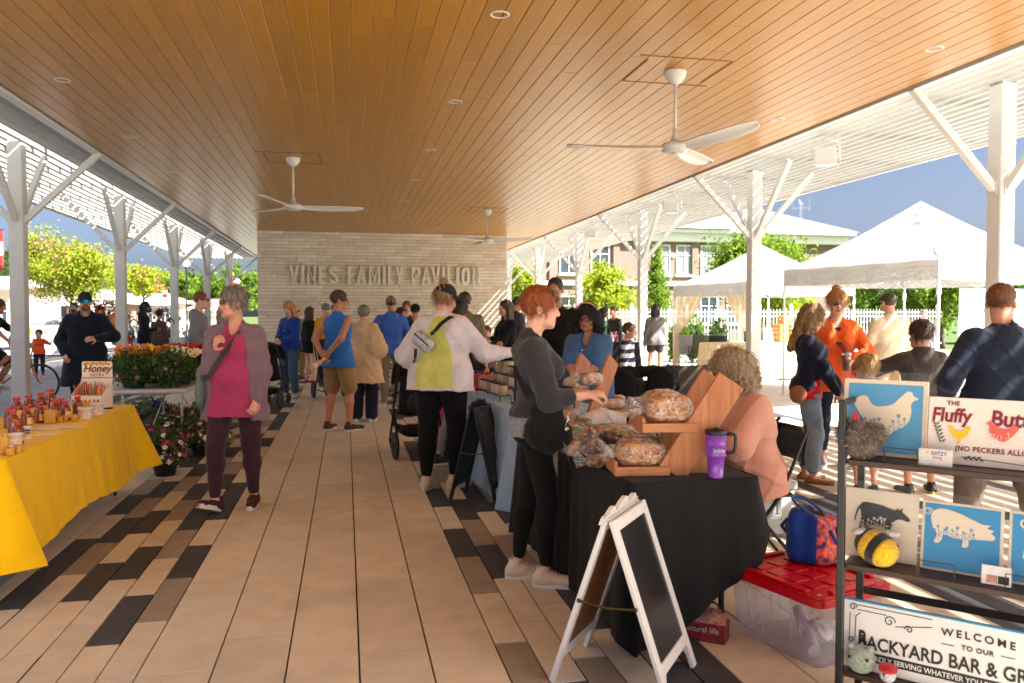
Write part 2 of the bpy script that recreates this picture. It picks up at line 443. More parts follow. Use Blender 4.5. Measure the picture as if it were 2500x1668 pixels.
for i, (x, ya, yb) in enumerate(boards):
    V, F = cham((bw - .004, 1, .022), .0035)
    L = yb - ya - .002
    if i < 300:
        k = round(L, 2)
        if k not in bd: V, F = cham((bw - .004, L, .022), .004); bd[k] = meshdata(V, F, CEIL, 'board')
        inst(bd[k], ceil, (x, (ya + yb) / 2, ZC + .012), name='board')
    else:
        V, F = cham((bw - .004, L, .022), .004); restb.add(V, F, Matrix.Translation((x, (ya + yb) / 2, ZC + .012)))
o = restb.build('far_boards', CEIL, ceil); o['kind'] = 'stuff'
for xs, sg, nm in ((XL, -1, 'left'), (XR, 1, 'right')):
    f = MB(); f.box((xs + sg * .075, 19, ZC + .09), (.13, 40, .22), bv=.006); f.box((xs + sg * .02, 19, ZC - .012), (.028, 40, .03), bv=.002)
    o = f.build('fascia', WHITE); setp(o, f'long white steel fascia along the {nm} edge of the wooden ceiling', 'fascia')

# ------------------------------------------------------------------ pergolas of white slats on either side
for sg, xe, nm in ((-1, XL, 'left'), (1, XR, 'right')):
    pg = thing('pergola', f'white slatted pergola roof running along the {nm} side of the pavilion', 'pergola', (xe + sg * .15, 0, ZC))
    NS = 17; wslat = 3.25
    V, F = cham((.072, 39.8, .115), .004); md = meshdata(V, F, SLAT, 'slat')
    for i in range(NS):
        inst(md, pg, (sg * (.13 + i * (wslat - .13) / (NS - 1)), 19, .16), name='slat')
    V, F = cham((wslat + .02, .06, .10), .004); md = meshdata(V, F, WHITE, 'rafter')
    y = -.8
    while y < 38.5:
        inst(md, pg, (sg * (wslat / 2 + .01), y, .277), name='rafter'); y += 1.857
    V, F = cham((.05, 39.9, .22), .004); inst(meshdata(V, F, WHITE, 'edge_beam'), pg, (sg * (wslat + .05), 19, .18), name='edge_beam')

# columns with four braces each
ORD = ['nearest', 'second', 'third', 'fourth', 'fifth', 'sixth', 'seventh']
CX = {-1: -4.83, 1: 7.27}
def column(sg, k, label):
    y = 7.75 + 5.57 * k
    t = thing('column', label, 'column', (CX[sg], y, 0), group='white columns of the pavilion')
    b = MB(); b.box((0, 0, 2.05), (.203, .203, 4.1), bv=.012); b.build('post', WHITE, t)
    b = MB(); b.box((0, 0, .012), (.34, .34, .024), bv=.004); b.box((0, 0, .05), (.235, .235, .06), bv=.006); b.build('base_plate', WHITE, t)
    zb, zt, r = 2.92, 4.10, 1.16
    for d in ((-sg, 0), (sg, 0), (0, 1), (0, -1)):
        q = MB(); top = 3.99 if d == (-sg, 0) else zt
        q.bar((d[0] * .09, d[1] * .09, zb), (d[0] * r, d[1] * r, top), .085, .085, bv=.006); q.build('brace', WHITE, t)
        q = MB(); q.box((d[0] * .108, d[1] * .108, zb + .02), (.10, .10, .15) if 0 else (.012 if d[0] else .11, .012 if d[1] else .11, .17), bv=.002); q.build('bracket', WHITE, t)
    return t
for k in range(0, 6): column(1, k, f'white square column with braces, {ORD[k]} from the camera on the right side')
column(-1, 0, 'white square column on the left side, beyond the edge of the picture')
for k in range(1, 6): column(-1, k, f'white square column with braces, {ORD[k-1]} visible one on the left side')

# ------------------------------------------------------------------ end wall of long thin bricks, lettering
WX0, WX1, WY = -2.56, 4.97, 24.65
wall = MB(); wall.box(((WX0 + WX1) / 2, WY + 2.6, 2.0), (WX1 - WX0 - .02, 5.16, 3.995), bv=.002)
wall = wall.build('end_wall', M('mortar', rgb(150, 134, 110), rough=.95, var=.1, nscale=20)); setp(wall, 'greige stone-brick end wall bearing the large raised pavilion name', 'wall')
BRK = [M(f'wall_brick_{i}', rgb(*c), rough=.85, var=.08, nscale=7, bump=.5, bscale=70, rand=.05) for i, c in enumerate(((232, 222, 204), (228, 217, 198), (236, 227, 210), (222, 210, 190)))]
bricks = []
rh = 4.0 / 40
for r_ in range(40):
    x = WX0 - rnd.random() * .5
    while x < WX1:
        L = rnd.choice((.40, .46, .58, .62)); a, b = max(x, WX0), min(x + L, WX1); x += L
        if b - a > .03: bricks.append((a, b, r_ * rh))
bricks.sort(key=lambda b: -b[2] + (10 if b[2] < 1.5 else 0))
bc = {}; rb = MB()
for i, (a, b, z) in enumerate(bricks):
    d = rnd.choice((.018, .022, .026, .03)); mt = rnd.choice(BRK); zz = z + rh / 2
    if i < 300:
        key = (round(b - a, 2), d, mt.name)
        if key not in bc: V, F = cham((b - a - .006, d, rh - .010), .003); bc[key] = meshdata(V, F, mt, 'brick')
        inst(bc[key], wall, ((a + b) / 2, WY + .02 - d / 2, zz), name='brick')
    else:
        rb.m(BRK.index(mt)); V, F = cham((b - a - .006, d, rh - .010), .003); rb.add(V, F, Matrix.Translation(((a + b) / 2, WY + .02 - d / 2, zz)))
o = rb.build('lower_bricks', BRK, wall); o['kind'] = 'stuff'

LET = M('letter_metal', (.80, .76, .64), rough=.5, var=.04, metal=.0, spec=.4)
sg_ = thing('wall_lettering', 'raised beige capital letters reading VINES FAMILY PAVILION on the end wall', 'sign', ((WX0 + WX1) / 2, WY - .09, 2.43))
def px2x(z, o0): # photograph column -> position along the wall
    u = (o0 + z / 6.912 - 1250) / 1944; return WY * (.979 * u + .2039) / (.979 - .2039 * u)
LP = [('V', 750, 915, 600), ('I', 955, 1003, 600), ('N', 1040, 1200, 600), ('E', 1245, 1385, 600), ('S', 1420, 1575, 600), ('F', 1730, 1858, 600), ('A', 1875, 2040, 600), ('M', 2080, 2278, 600), ('I', 2316, 2364, 600),
      ('L', 50, 175, 940), ('Y', 175, 320, 940), ('P', 450, 600, 940), ('A', 610, 768, 940), ('V', 772, 930, 940), ('I', 962, 1010, 940), ('L', 1045, 1165, 940), ('I', 1199, 1248, 940), ('O', 1285, 1425, 940), ('N', 1465, 1605, 940)]
def arc(cx, cy, rx, ry, a0, a1, n=9): return [(cx + rx * math.cos(R(a0 + (a1 - a0) * i / n)), cy + ry * math.sin(R(a0 + (a1 - a0) * i / n))) for i in range(n + 1)]
GLY = {'V': [[(0, 1), (.5, 0), (1, 1)]], 'I': [[(.5, 0), (.5, 1)]], 'N': [[(0, 0), (0, 1), (1, 0), (1, 1)]], 'E': [[(1, 1), (0, 1), (0, 0), (1, 0)], [(.06, .52), (.85, .52)]], 'F': [[(1, 1), (0, 1), (0, 0)], [(.06, .5), (.85, .5)]], 'A': [[(0, 0), (.5, 1), (1, 0)], [(.2, .3), (.8, .3)]],
       'M': [[(0, 0), (0, 1), (.5, .28), (1, 1), (1, 0)]], 'L': [[(0, 1), (0, 0), (1, 0)]], 'Y': [[(0, 1), (.5, .45), (1, 1)], [(.5, .45), (.5, 0)]], 'P': [[(0, 0), (0, 1), (.55, 1)] + arc(.55, .74, .45, .26, 78, -78) + [(.55, .48), (.05, .48)]],
       'O': [arc(.5, .72, .5, .28, 0, 180) + arc(.5, .28, .5, .28, 180, 360) + [(1, .5), (1, .72)]], 'S': [arc(.5, .76, .48, .24, 20, 190, 10) + [(.12, .60), (.5, .5), (.88, .40)] + arc(.5, .24, .48, .24, -10 + 10, -170, 10)]}
def stroke(P, sw, y0, dp):
    """one continuous raised stroke along a polyline in the x-z plane"""
    n = len(P); Lf = []; Rt = []
    for i in range(n):
        d0 = Vector(P[i]) - Vector(P[i - 1]) if i else Vector(P[1]) - Vector(P[0]); d1 = Vector(P[i + 1]) - Vector(P[i]) if i < n - 1 else d0
        d0.normalize(); d1.normalize(); n0 = Vector((-d0.y, d0.x)); n1 = Vector((-d1.y, d1.x)); mi = n0 + n1
        if mi.length < .05: mi = n0.copy()
        mi.normalize(); k = min(1.9, 1 / max(.35, mi.dot(n0))); Lf.append(Vector(P[i]) + mi * sw / 2 * k); Rt.append(Vector(P[i]) - mi * sw / 2 * k)
    V = [(p.x, y0, p.y) for p in Lf] + [(p.x, y0, p.y) for p in Rt] + [(p.x, y0 + dp, p.y) for p in Lf] + [(p.x, y0 + dp, p.y) for p in Rt]; F = []
    for i in range(n - 1): F += [(i, n + i, n + i + 1, i + 1), (2 * n + i, 2 * n + i + 1, 3 * n + i + 1, 3 * n + i), (i, i + 1, 2 * n + i + 1, 2 * n + i), (n + i, 3 * n + i, 3 * n + i + 1, n + i + 1)]
    F += [(0, 2 * n, 3 * n, n), (n - 1, 2 * n - 1, 4 * n - 1, 3 * n - 1)]; return V, F
for ch, a, b, o0 in LP:
    xa, xb = px2x(a, o0), px2x(b, o0); H_, sw = .545, .088; m = MB(); x0 = xa - (WX0 + WX1) / 2 + sw / 2; w_ = (xb - xa) - sw
    for k, g in enumerate(GLY[ch]):
        P = [(x0 + p[0] * max(w_, 0) if ch != 'I' else (xa + xb) / 2 - (WX0 + WX1) / 2, sw / 2 + p[1] * (H_ - sw)) for p in g]
        if g[0][1] in (0, 1) and ch in 'VINFAMLYP': P = [(P[0][0], P[0][1] + (sw / 2 if g[0][1] == 1 else -sw / 2) * (1 if ch != 'F' else 0))] + P[1:]
        if g[-1][1] in (0, 1) and ch in 'VINFAMYP' and k == len(GLY[ch]) - 1 or (ch == 'F' and k == 0): P = P[:-1] + [(P[-1][0], P[-1][1] + (sw / 2 if g[-1][1] == 1 else (-sw / 2 if g[-1][1] == 0 else 0)))]
        V, F = stroke(P, sw, -.03 + .0012 * k, .06); m.add(V, F)
    m.build('letter', LET, sg_)
# ------------------------------------------------------------------ recessed lights, fans, loudspeakers
LENS = M('downlight_reflector', (.62, .60, .56), rough=.22, metal=.8, var=.05)
def downlight(x, y, label):
    t = thing('recessed_light', label, 'ceiling light', (x, y, ZC), group='round recessed lights in the wooden ceiling')
    m = MB(); m.lathe([(.062, .03), (.064, .0), (.068, -.004), (.082, -.004), (.085, .002)], 24); m.build('trim', WHITE, t, True)
    m = MB(); m.lathe([(.0626, .002), (.05, .055), (.03, .09), (1e-5, .095)], 24); m.build('reflector', LENS, t, True)
    return t
def dl(xx, k): return 6.6 + 2.765 * k
RN = ['left', 'middle', 'right']
for c_, xx in enumerate((-2.94, 1.27, 5.43)):
    for k in range(0, 6):
        if c_ == 0 and k == 0: continue
        downlight(xx, dl(xx, k), f'round recessed downlight, {ORD[k - (1 if c_ == 0 else 0)]} from the camera in the {RN[c_]} row')
downlight(-.12, 23.1, 'round recessed downlight close to the end wall, left one'); downlight(2.63, 23.1, 'round recessed downlight close to the end wall, right one')

def fan(x, y, drop, rot, label):
    t = thing('ceiling_fan', label, 'ceiling fan', (x, y, ZC), rz=rot, group='white three-bladed ceiling fans')
    m = MB(); m.lathe([(1e-5, -.135), (.03, -.13), (.07, -.105), (.10, -.06), (.113, -.015), (.113, 0)], 28); m.build('canopy', WHITE, t, True)
    m = MB(); m.lathe([(.016, -.125), (.016, -drop + .16)], 14); m.build('downrod', WHITE, t, True)
    m = MB(); m.lathe([(.022, -drop + .21), (.028, -drop + .15), (.05, -drop + .085), (.12, -drop + .07), (.15, -drop + .03), (.14, -drop - .005), (.09, -drop - .03), (.05, -drop - .034), (1e-5, -drop - .034)][::-1], 28); m.build('motor_housing', WHITE, t, True)
    m = MB(); m.lathe([(1e-5, -drop - .042), (.045, -drop - .04), (.048, -drop - .033)], 20); m.build('hub_cap', M('fan_sensor', (.5, .5, .5), rough=.3), t, True)
    for k in range(3):
        def bl(u, v):
            r_ = .11 + u * 1.0
            wd = (.10 + .13 * math.sin(min(1, u * 1.25) * math.pi * .62)) * (1 if u < .86 else math.sqrt(max(0.02, 1 - ((u - .86) / .145) ** 2)))
            c = (v - .5); yy = c * wd + .03 * math.sin(u * 2.2); tw = -R(26 - 20 * u)
            camb = .022 * (1 - (2 * c) ** 2)
            return (r_, yy * math.cos(tw), -drop + .02 + yy * math.sin(tw) * .9 + camb + .02 * u * u)
        m = MB(); m.grid(bl, 22, 8); o = m.build('blade', WHITE2, t, True); o.rotation_euler = (0, 0, R(120 * k)); solid(o, .011)
    HG = M('hatch_groove', (.20, .10, .035), rough=.8)
    hs = .42
    for (a, b, c, d) in ((-hs - .12, -hs, hs, -hs), (hs, -hs, hs, hs - .12), (hs + .12, hs, -hs, hs), (-hs, hs, -hs, -hs + .12)):
        m = MB(); m.bar((a, b, -.001), (c, d, -.001), .014, .006, bv=.001); o = m.build('hatch_trim', HG, t); o.rotation_euler = (0, 0, R(-rot))
    return t
fan(3.33, 7.75, .80, 166, 'nearest white ceiling fan, three blades on a long downrod at the right')
fan(-.81, 13.22, .80, 7, 'second white ceiling fan, hanging at the left before the end wall')
fan(3.31, 18.78, .74, -28, 'farthest white ceiling fan, near the right end of the wall lettering')

SPKG = M('speaker_grille', (.62, .6, .56), rough=.7, var=.1, nscale=300)
for i, (x, y) in enumerate(((6.85, 10.5), (6.84, 16.05), (6.8, 21.6))):
    t = thing('loudspeaker', f'white box loudspeaker under the right pergola, {ORD[i]} from the camera', 'loudspeaker', (x, y, 3.80), group='loudspeakers under the pergola', rz=-35)
    m = MB(); m.prism([(-.15, -.11), (.15, -.11), (.11, .12), (-.11, .12)], -.12, .12); o = m.build('cabinet', WHITE, t)
    m = MB(); m.box((0, -.116, 0), (.27, .01, .21), bv=.002); m.build('grille', SPKG, t)
    m = MB(); m.tube([(-.16, 0, -.02), (-.19, 0, .02), (-.19, 0, .2), (0, 0, .24), (.19, 0, .2), (.19, 0, .02), (.16, 0, -.02)], .012, 8); m.bar((0, 0, .22), (0, 0, .33), .04, .04); m.build('mounting_bracket', WHITE, t)
    m = MB(); m.tube([(.1, .11, 0), (.17, .2, -.12), (.2, .16, -.05), (.18, .1, .12), (.15, .1, .3)], .006, 6); m.build('cable', WHITE, t)
# ------------------------------------------------------------------ people
def skinm(tone):
    c = {'fair': rgb(224, 172, 146), 'light': rgb(212, 156, 128), 'tan': rgb(190, 132, 100), 'brown': rgb(140, 90, 64), 'dark': rgb(96, 60, 44), 'rosy': rgb(222, 160, 136)}[tone]
    return M('skin_' + tone, c, rough=.48, var=.07, nscale=30, bump=.05, bscale=300, sss=.12, spec=.4)
LIPS = M('lips', rgb(176, 96, 88), rough=.4, var=.05)
def fabric(name, c, rough=.9, var=.1, b=.5, bs=24, sheen=.2, ns=9, col2=None):
    return M('cloth_' + name, c, rough=rough, var=var, nscale=ns, bump=b, bscale=bs, sheen=sheen, spec=.25, col2=col2)
def hairm(name, c, c2=None):
    return M('hair_' + name, c, rough=.5, col2=c2 or tuple(x * 1.9 + .004 for x in c), nscale=26, stretch=(3, 3, .5), bump=.9, bscale=60, spec=.45, detail=6)
HAIRC = {'brown': hairm('brown', rgb(62, 42, 30)), 'dark': hairm('dark', rgb(28, 22, 20)), 'red': hairm('red', rgb(128, 62, 28), rgb(176, 96, 48)), 'blond': hairm('blond', rgb(150, 112, 66), rgb(206, 170, 116)),
         'dkblond': hairm('dkblond', rgb(112, 82, 54), rgb(178, 142, 98)), 'grey': hairm('grey', rgb(82, 74, 68), rgb(160, 152, 144)), 'auburn': hairm('auburn', rgb(92, 56, 34), rgb(140, 92, 56)), 'black': hairm('black', rgb(16, 14, 14), rgb(40, 36, 36)),
         'ash': hairm('ash', rgb(136, 112, 84), rgb(206, 182, 148)), 'beige': hairm('beige', rgb(140, 120, 96), rgb(196, 176, 146)), 'strawberry': hairm('strawberry', rgb(160, 108, 62), rgb(206, 158, 104))}
SOLE = M('shoe_sole', (.72, .70, .66), rough=.6, var=.06); SOLED = M('shoe_sole_dark', (.02, .02, .02), rough=.6)
LENSD = M('dark_lens', (.01, .01, .012), rough=.08, spec=.8); LENSB = M('mirror_lens', rgb(20, 170, 190), rough=.08, metal=.9, col2=rgb(40, 90, 220), nscale=12)
LENSC = M('clear_lens', (.8, .8, .8), rough=.05, alpha=.12)
EYEW = M('eye_white', (.75, .73, .70), rough=.25, var=.02); IRIS = M('iris', (.03, .02, .012), rough=.2)

def ik(S, T, a, b, pole):
    S = Vector(S); T = Vector(T); d = T - S; L = d.length
    if L > (a + b) * .999: T = S + d * ((a + b) * .999 / L); d = T - S; L = d.length
    u = d.normalized(); x = (a * a - b * b + L * L) / (2 * L); h = math.sqrt(max(0, a * a - x * x))
    p = Vector(pole); p = p - u * p.dot(u)
    if p.length < 1e-4: p = Vector((0, 1, 0)) - u * u.y
    p.normalize()
    return S + u * x + p * h, T

def rotm(yaw=0, pitch=0, roll=0):
    return Matrix.Rotation(R(yaw), 3, 'Z') @ Matrix.Rotation(R(pitch), 3, 'X') @ Matrix.Rotation(R(roll), 3, 'Y')

def folds(amp, f, seed):
    """soft cloth folds as a distance offset"""
    a, b, c = (seed * 1.7) % 6.28, (seed * 2.9) % 6.28, (seed * .77) % 6.28
    def fn(X, Y, Z):
        s1 = np.sin(Z * f * 1.0 + 2.2 * np.sin(X * f * .45 + a) + 1.6 * np.sin(Y * f * .5 + b))
        s2 = np.sin(X * f * .9 + Y * f * .7 + 1.8 * np.sin(Z * f * .4 + c))
        s3 = np.sin(Z * f * 2.1 - X * f * 1.1 + 1.4 * np.sin(Y * f + a))
        r1 = 1 - np.abs(np.sin(Z * f * .62 + X * f * .5 + 1.5 * np.sin(Y * f * .3 + c) + 1.1 * np.sin(X * f * .33 + a))); r2 = 1 - np.abs(np.sin(X * f * .8 - Z * f * .33 + Y * f * .4 + 1.3 * np.sin(Z * f * .27 + b)))
        return amp * (.25 * s1 + .25 * s2 + .15 * s3 - 1.1 * r1 ** 5 - .9 * r2 ** 5 + .5)
    return fn

def hand_prims(S, W, E, up, curl=.5, k=.006, spread=1.0, s=1.0, side=1):
    """a five fingered hand: wrist W, coming from elbow E; 'up' points to the back of the hand"""
    W = Vector(W); d = (W - Vector(E)).normalized(); up = Vector(up); up = (up - d * up.dot(d)).normalized(); sd = d.cross(up) * side
    palm = W + d * .045 * s
    S.cone(W, W + d * .075 * s, .027 * s, .034 * s, .015, (up, .5))
    for i, (off, L) in enumerate(((-.030, .064), (-.0105, .076), (.0105, .072), (.029, .058))):
        b = W + d * .085 * s + sd * off * s * spread
        a1 = curl * .9; f1 = (d * math.cos(a1) - up * math.sin(a1)); a2 = curl * 2.0; f2 = (d * math.cos(a2) - up * math.sin(a2)); a3 = curl * 2.9; f3 = (d * math.cos(a3) - up * math.sin(a3))
        p1 = b + f1 * L * .48 * s; p2 = p1 + f2 * L * .3 * s; p3 = p2 + f3 * L * .26 * s
        S.cone(b - d * .02 * s, b, .0105 * s, .0098 * s, k); S.cone(b, p1, .0098 * s, .009 * s, .002); S.cone(p1, p2, .009 * s, .0082 * s, .002); S.cone(p2, p3, .0082 * s, .0068 * s, .002)
    tb = W + d * .02 * s - sd * .026 * s; t1 = tb + (d * .6 - sd * .62 - up * .4).normalized() * .042 * s; t2 = t1 + (d * .85 - sd * .2 - up * (.3 + curl * .5)).normalized() * .033 * s
    S.cone(tb, t1, .0135 * s, .0115 * s, .008); S.cone(t1, t2, .0112 * s, .0085 * s, .003)

def strands(parent, V, c, mat, n, L, w, wave, seed, curl=0.0):
    """fine locks lying over the hair"""
    rs = np.random.RandomState(seed); c = np.array(c); P = V[rs.randint(0, len(V), n)]; N = P - c; N[:, 2] *= .6; N /= np.linalg.norm(N, axis=1)[:, None] + 1e-6
    T = np.tile(np.array((0, 0, -1.0)), (n, 1)) + rs.normal(0, .35 + curl, (n, 3)) + N * (.15 + curl * .5); T -= N * (T * N).sum(1)[:, None] * .8; T /= np.linalg.norm(T, axis=1)[:, None] + 1e-6
    B = np.cross(N, T); Ls = L * rs.uniform(.5, 1.3, (n, 1)); k = 5; rows = []; ph = rs.rand(n, 1) * 6.28
    for j in range(k):
        t = j / (k - 1); p = P + N * (.002 + .006 * math.sin(math.pi * t) * (1 + 2 * curl)) + T * Ls * t + B * np.sin(ph + t * 7.0) * wave + N * np.cos(ph + t * 7.0) * wave * curl; ww = w * (1 - .75 * t)
        rows.append(p - B * ww); rows.append(p + B * ww)
    Vv = np.stack(rows, 1).reshape(-1, 3); o = np.arange(n)[:, None] * (2 * k); F = np.concatenate([o + np.array((2 * j, 2 * j + 1, 2 * j + 3, 2 * j + 2)) for j in range(k - 1)]); ob = rawnp('locks', Vv, F, mat, parent, True); ob['kind'] = 'stuff'

def person(label, x, y, face, H=1.7, wd=1.0, h=.013, skin='light', fem=False, belly=0.0, bust=0.0,
           hl=None, hr=None, el=(.6, .6, -.6), er=(-.6, .6, -.6), fl=None, fr=None, lean=0, side=0, head=(0, 0), z0=0.0, sit=None, twist=0,
           curl=.5, upl=None, upr=None, top=None, over=None, bottom=None, shoes=None, hair=None, hat=None, glasses=None, beard=None, smile=0, extra=None, group=None, shoe_open=False, hem_clip=None, hk=1.0, neck_len=0):
    """one standing or sitting figure. Local frame: faces -Y, its left hand is +X; 'face' turns it (0 to the camera, 90 to the right, 180 away)."""
    s = H / 1.7
    root = thing('person', label, 'person', (x, y, z0), rz=face, group=group)
    sm = skinm(skin)
    hipz = (.885 * s) if sit is None else sit
    pel = Vector((0, 0, hipz + .03 * s))
    RL = Matrix.Rotation(R(lean), 3, 'X') @ Matrix.Rotation(R(side), 3, 'Y'); TW = Matrix.Rotation(R(twist), 3, 'Z')
    def up(p): return pel + RL @ (TW @ (Vector(p) * s))     # torso points, measured from the pelvis
    shw = (.143 if fem else .166) * (1 + (wd - 1) * .55)
    waist = up((0, 0, .17)); chest = up((0, -.005, .34)); sh = {1: up((shw, .012, .442)), -1: up((-shw, .012, .442))}
    nb = up((0, .015, .505)); hd = up((0, -.012 - .02 * hk, .678 + neck_len))
    HR = RL @ TW @ rotm(head[0], head[1]); hs = s ** .55 * (1.0 if not fem else .97) * hk
    def hp(p): return hd + HR @ (Vector(p) * hs)
    Qh = [list(r) for r in HR.transposed()]
    # legs
    hipw = .095 * (1 + (wd - 1) * .5)
    A = {}; K = {}; HJ = {}
    for sd, f in ((1, fl), (-1, fr)):
        f = f or ((.11, 0) if sd == 1 else (-.11, 0)); f = Vector((f[0] * s, f[1] * s, (f[2] * s if len(f) > 2 else 0) + .085 * s))
        HJ[sd] = pel + TW @ Vector((sd * hipw * s, 0, -.03 * s)); K[sd], A[sd] = ik(HJ[sd], f, .41 * s, .397 * s, (sd * .12, -1, .0))
    # arms
    W = {}; E = {}
    for sd, t, p in ((1, hl, el), (-1, hr, er)):
        t = Vector(t) * s if t is not None else Vector(sh[sd]) + Vector((sd * .10, -.03, -.56)) * s
        E[sd], W[sd] = ik(sh[sd], t, .30 * s, .25 * s, p)
    pts = [hp((0, 0, .16)), hp((0, -.14, 0)), hp((0, .14, 0)), pel, *A.values(), *K.values(), *W.values(), *E.values(), *sh.values()]
    m = .26 + .12 * max(0, wd - 1)
    lo = [min(p[i] for p in pts) - m for i in range(3)]; hi = [max(p[i] for p in pts) + m for i in range(3)]
    lo[2] = min(lo[2], min(a.z for a in A.values()) - .1); hi[2] = hp((0, 0, .16)).z + .05
    sq = .68 + .10 * belly
    fw = RL @ TW @ Vector((0, 1, 0))
    def torso(S, o=0.0, k=.05, zlow=None):
        w_ = wd
        S.cone(up((-.055 * w_, .005, .34)), up((.055 * w_, .005, .34)), (.118 * w_) * s + o, (.118 * w_) * s + o, k, (fw, sq + .06))
        S.cone(up((-.03 * w_, 0, .17)), up((.03 * w_, 0, .17)), .108 * w_ * s + o, .108 * w_ * s + o, k, (fw, sq + .1))
        S.cone(up((-.05 * w_, .01, .03)), up((.05 * w_, .01, .03)), (.122 * w_) * s + o, .122 * w_ * s + o, k, (fw, sq + .06))
        S.cone(up((-shw + .035, .01, .425)), up((shw - .035, .01, .425)), .055 * s + o * .8, .055 * s + o * .8, k, None)
        S.cone(up((0, .02, .44)), nb, .085 * s + o, .05 * s + o, k)
        if belly: S.ell(up((0, -.055 - .03 * belly, .13)), ((.10 + .05 * belly) * w_ * s + o, (.075 + .05 * belly) * s + o, .13 * s + o), .08)
        if bust:
            for sd in (-1, 1): S.ell(up((sd * .07, -.085, .335)), (.065 * s * bust + o, .062 * s * bust + o, .07 * s * bust + o), .05)
        if fem:
            for sd in (-1, 1): S.ell(up((sd * .075 * w_, .055, -.005)), (.085 * w_ * s + o, .085 * s + o, .10 * s + o), .05)
    def arm(S, sd, o0, o1, t1=1.0, k=.03):
        ew = 1 + (wd - 1) * .55
        S.cone(sh[sd], E[sd], .046 * s * ew + o0, .041 * s * ew + o0 * .9, k)
        if t1 > 0:
            e2 = E[sd] + (W[sd] - E[sd]) * t1
            S.cone(E[sd], e2, .041 * s * ew + o0 * .9, (.041 + (.026 - .041) * t1) * s * ew + o1, k)
    def leg(S, sd, o0, o1, t=2.0, k=.03):
        ew = 1 + (wd - 1) * .8
        if t <= 1:
            kk = HJ[sd] + (K[sd] - HJ[sd]) * t
            S.cone(HJ[sd], kk, .088 * s * ew + o0, (.088 + (.058 - .088) * t) * s * ew + o1, k)
        else:
            S.cone(HJ[sd], K[sd], .088 * s * ew + o0, .056 * s * ew + (o0 + o1) / 2, k)
            e = K[sd] + (A[sd] - K[sd]) * (t - 1)
            if o1 < .03:
                cm = K[sd] + (A[sd] - K[sd]) * min(.32, (t - 1)) + Vector((0, .012 * s, 0))
                S.cone(K[sd], cm, .055 * s * ew + o1, .054 * s * ew + o1, k)
                if t > 1.4: S.cone(cm, e, .054 * s * ew + o1, (.036 * s) * (1 + (ew - 1) * .5) + o1, k)
            else:
                S.cone(K[sd], e, .056 * s * ew + (o0 + o1) / 2, .040 * s + o1, k)
    # ---- skin: one continuous body
    B = Sdf(lo, hi, h)
    torso(B, -.018)
    hip_in = -.014
    for sd in (-1, 1):
        leg(B, sd, hip_in, -.004 if bottom and bottom.get('t', 2) < 1.5 else -.012)
        B.cone(A[sd], A[sd] + Vector((0, 0, -.03 * s)), .032 * s, .03 * s, .02)
        if shoe_open or not shoes: B.cone(A[sd] + Vector((0, -.02, -.05)) * s, A[sd] + Vector((sd * .015, -.13, -.062)) * s, .034 * s, .03 * s, .02, ((0, 0, 1), .6))
        slv = (top or {}).get('sl', 2)
        arm(B, sd, -.004 if slv < 1.5 else -.012, .001)
        hu = (upl if sd == 1 else upr) or (sd * .8, -.2, .5)
        hand_prims(B, W[sd], E[sd], hu, curl, s=s ** .7 * 1.02, side=sd)
    B.cone(up((0, .03, .48)), hp((0, .015, -.05)), .056 * s * (1 if fem else 1.1), .052 * hs * (1 if fem else 1.12), .03)
    B.ell(hp((0, .014, .035)), (.073 * hs, .092 * hs, .082 * hs), .02, Qh); B.ell(hp((0, -.03, -.045)), (.057 * hs * (1.06 if wd > 1.2 else 1), .062 * hs, .072 * hs), .03, Qh)
    B.ell(hp((0, -.068, -.098)), (.026 * hs, .022 * hs, .02 * hs), .02, Qh); B.ell(hp((0, -.076, .03)), (.05 * hs, .015 * hs, .012 * hs), .015, Qh)
    for q in (-1, 1):
        B.ell(hp((q * .042, -.062, -.03)), (.026 * hs, .024 * hs, .026 * hs), .02, Qh); B.ell(hp((q * .036, -.05, -.082)), (.026 * hs, .03 * hs, .022 * hs), .02, Qh)
        B.ell(hp((q * .031, -.101, .007)), (.019 * hs, .013 * hs, .010 * hs), .012, Qh, '-')
        B.ell(hp((q * .030, -.079, .006)), (.0135 * hs, .0135 * hs, .0125 * hs), .003, Qh)
        B.ell(hp((q * .078, .012, -.008)), (.010 * hs, .02 * hs, .032 * hs), .006, Qh)
    B.cone(hp((0, -.088, .012)), hp((0, -.108, -.03)), .0085 * hs, .0125 * hs, .010); B.ell(hp((0, -.098, -.036)), (.018 * hs, .013 * hs, .009 * hs), .006, Qh)
    B.ell(hp((0, -.088, -.062)), ((.024 + .006 * smile) * hs, .011 * hs, .006 * hs), .006, Qh); B.ell(hp((0, -.087, -.073)), ((.020 + .005 * smile) * hs, .011 * hs, .007 * hs), .006, Qh)
    B.ell(hp((0, -.101, -.0675)), ((.026 + .008 * smile) * hs, .008 * hs, (.0022 + .004 * smile) * hs), .003, Qh, '-')
    V, F = B.mesh()
    Fc = V[F].mean(1); lc = np.array(hp((0, -.09, -.068))); Qn = np.array(HR)
    loc = (Fc - lc) @ Qn; mi = ((np.abs(loc[:, 0]) < .024 * hs * (1 + .3 * smile)) & (np.abs(loc[:, 2]) < .012 * hs) & (np.abs(loc[:, 1]) < .022)).astype(int)
    body = rawnp('body', V, F, [sm, LIPS], root, True, mi)
    if h < .0105:
        for q in (-1, 1):
            if glasses and glasses[0] in ('sun', 'mirror'): break
            e = MB(); e.ball(hp((q * .030, -.0905, .006)), .0058 * hs, 10); e.build('eye', IRIS, root, True)
            e = MB(); e.tube([hp((q * .014, -.100, .026)), hp((q * .03, -.103, .031)), hp((q * .047, -.090, .027))], [.002, .0032, .0015], 5); e.build('eyebrow', HAIRC[hair[1]] if hair else HAIRC['brown'], root, True)
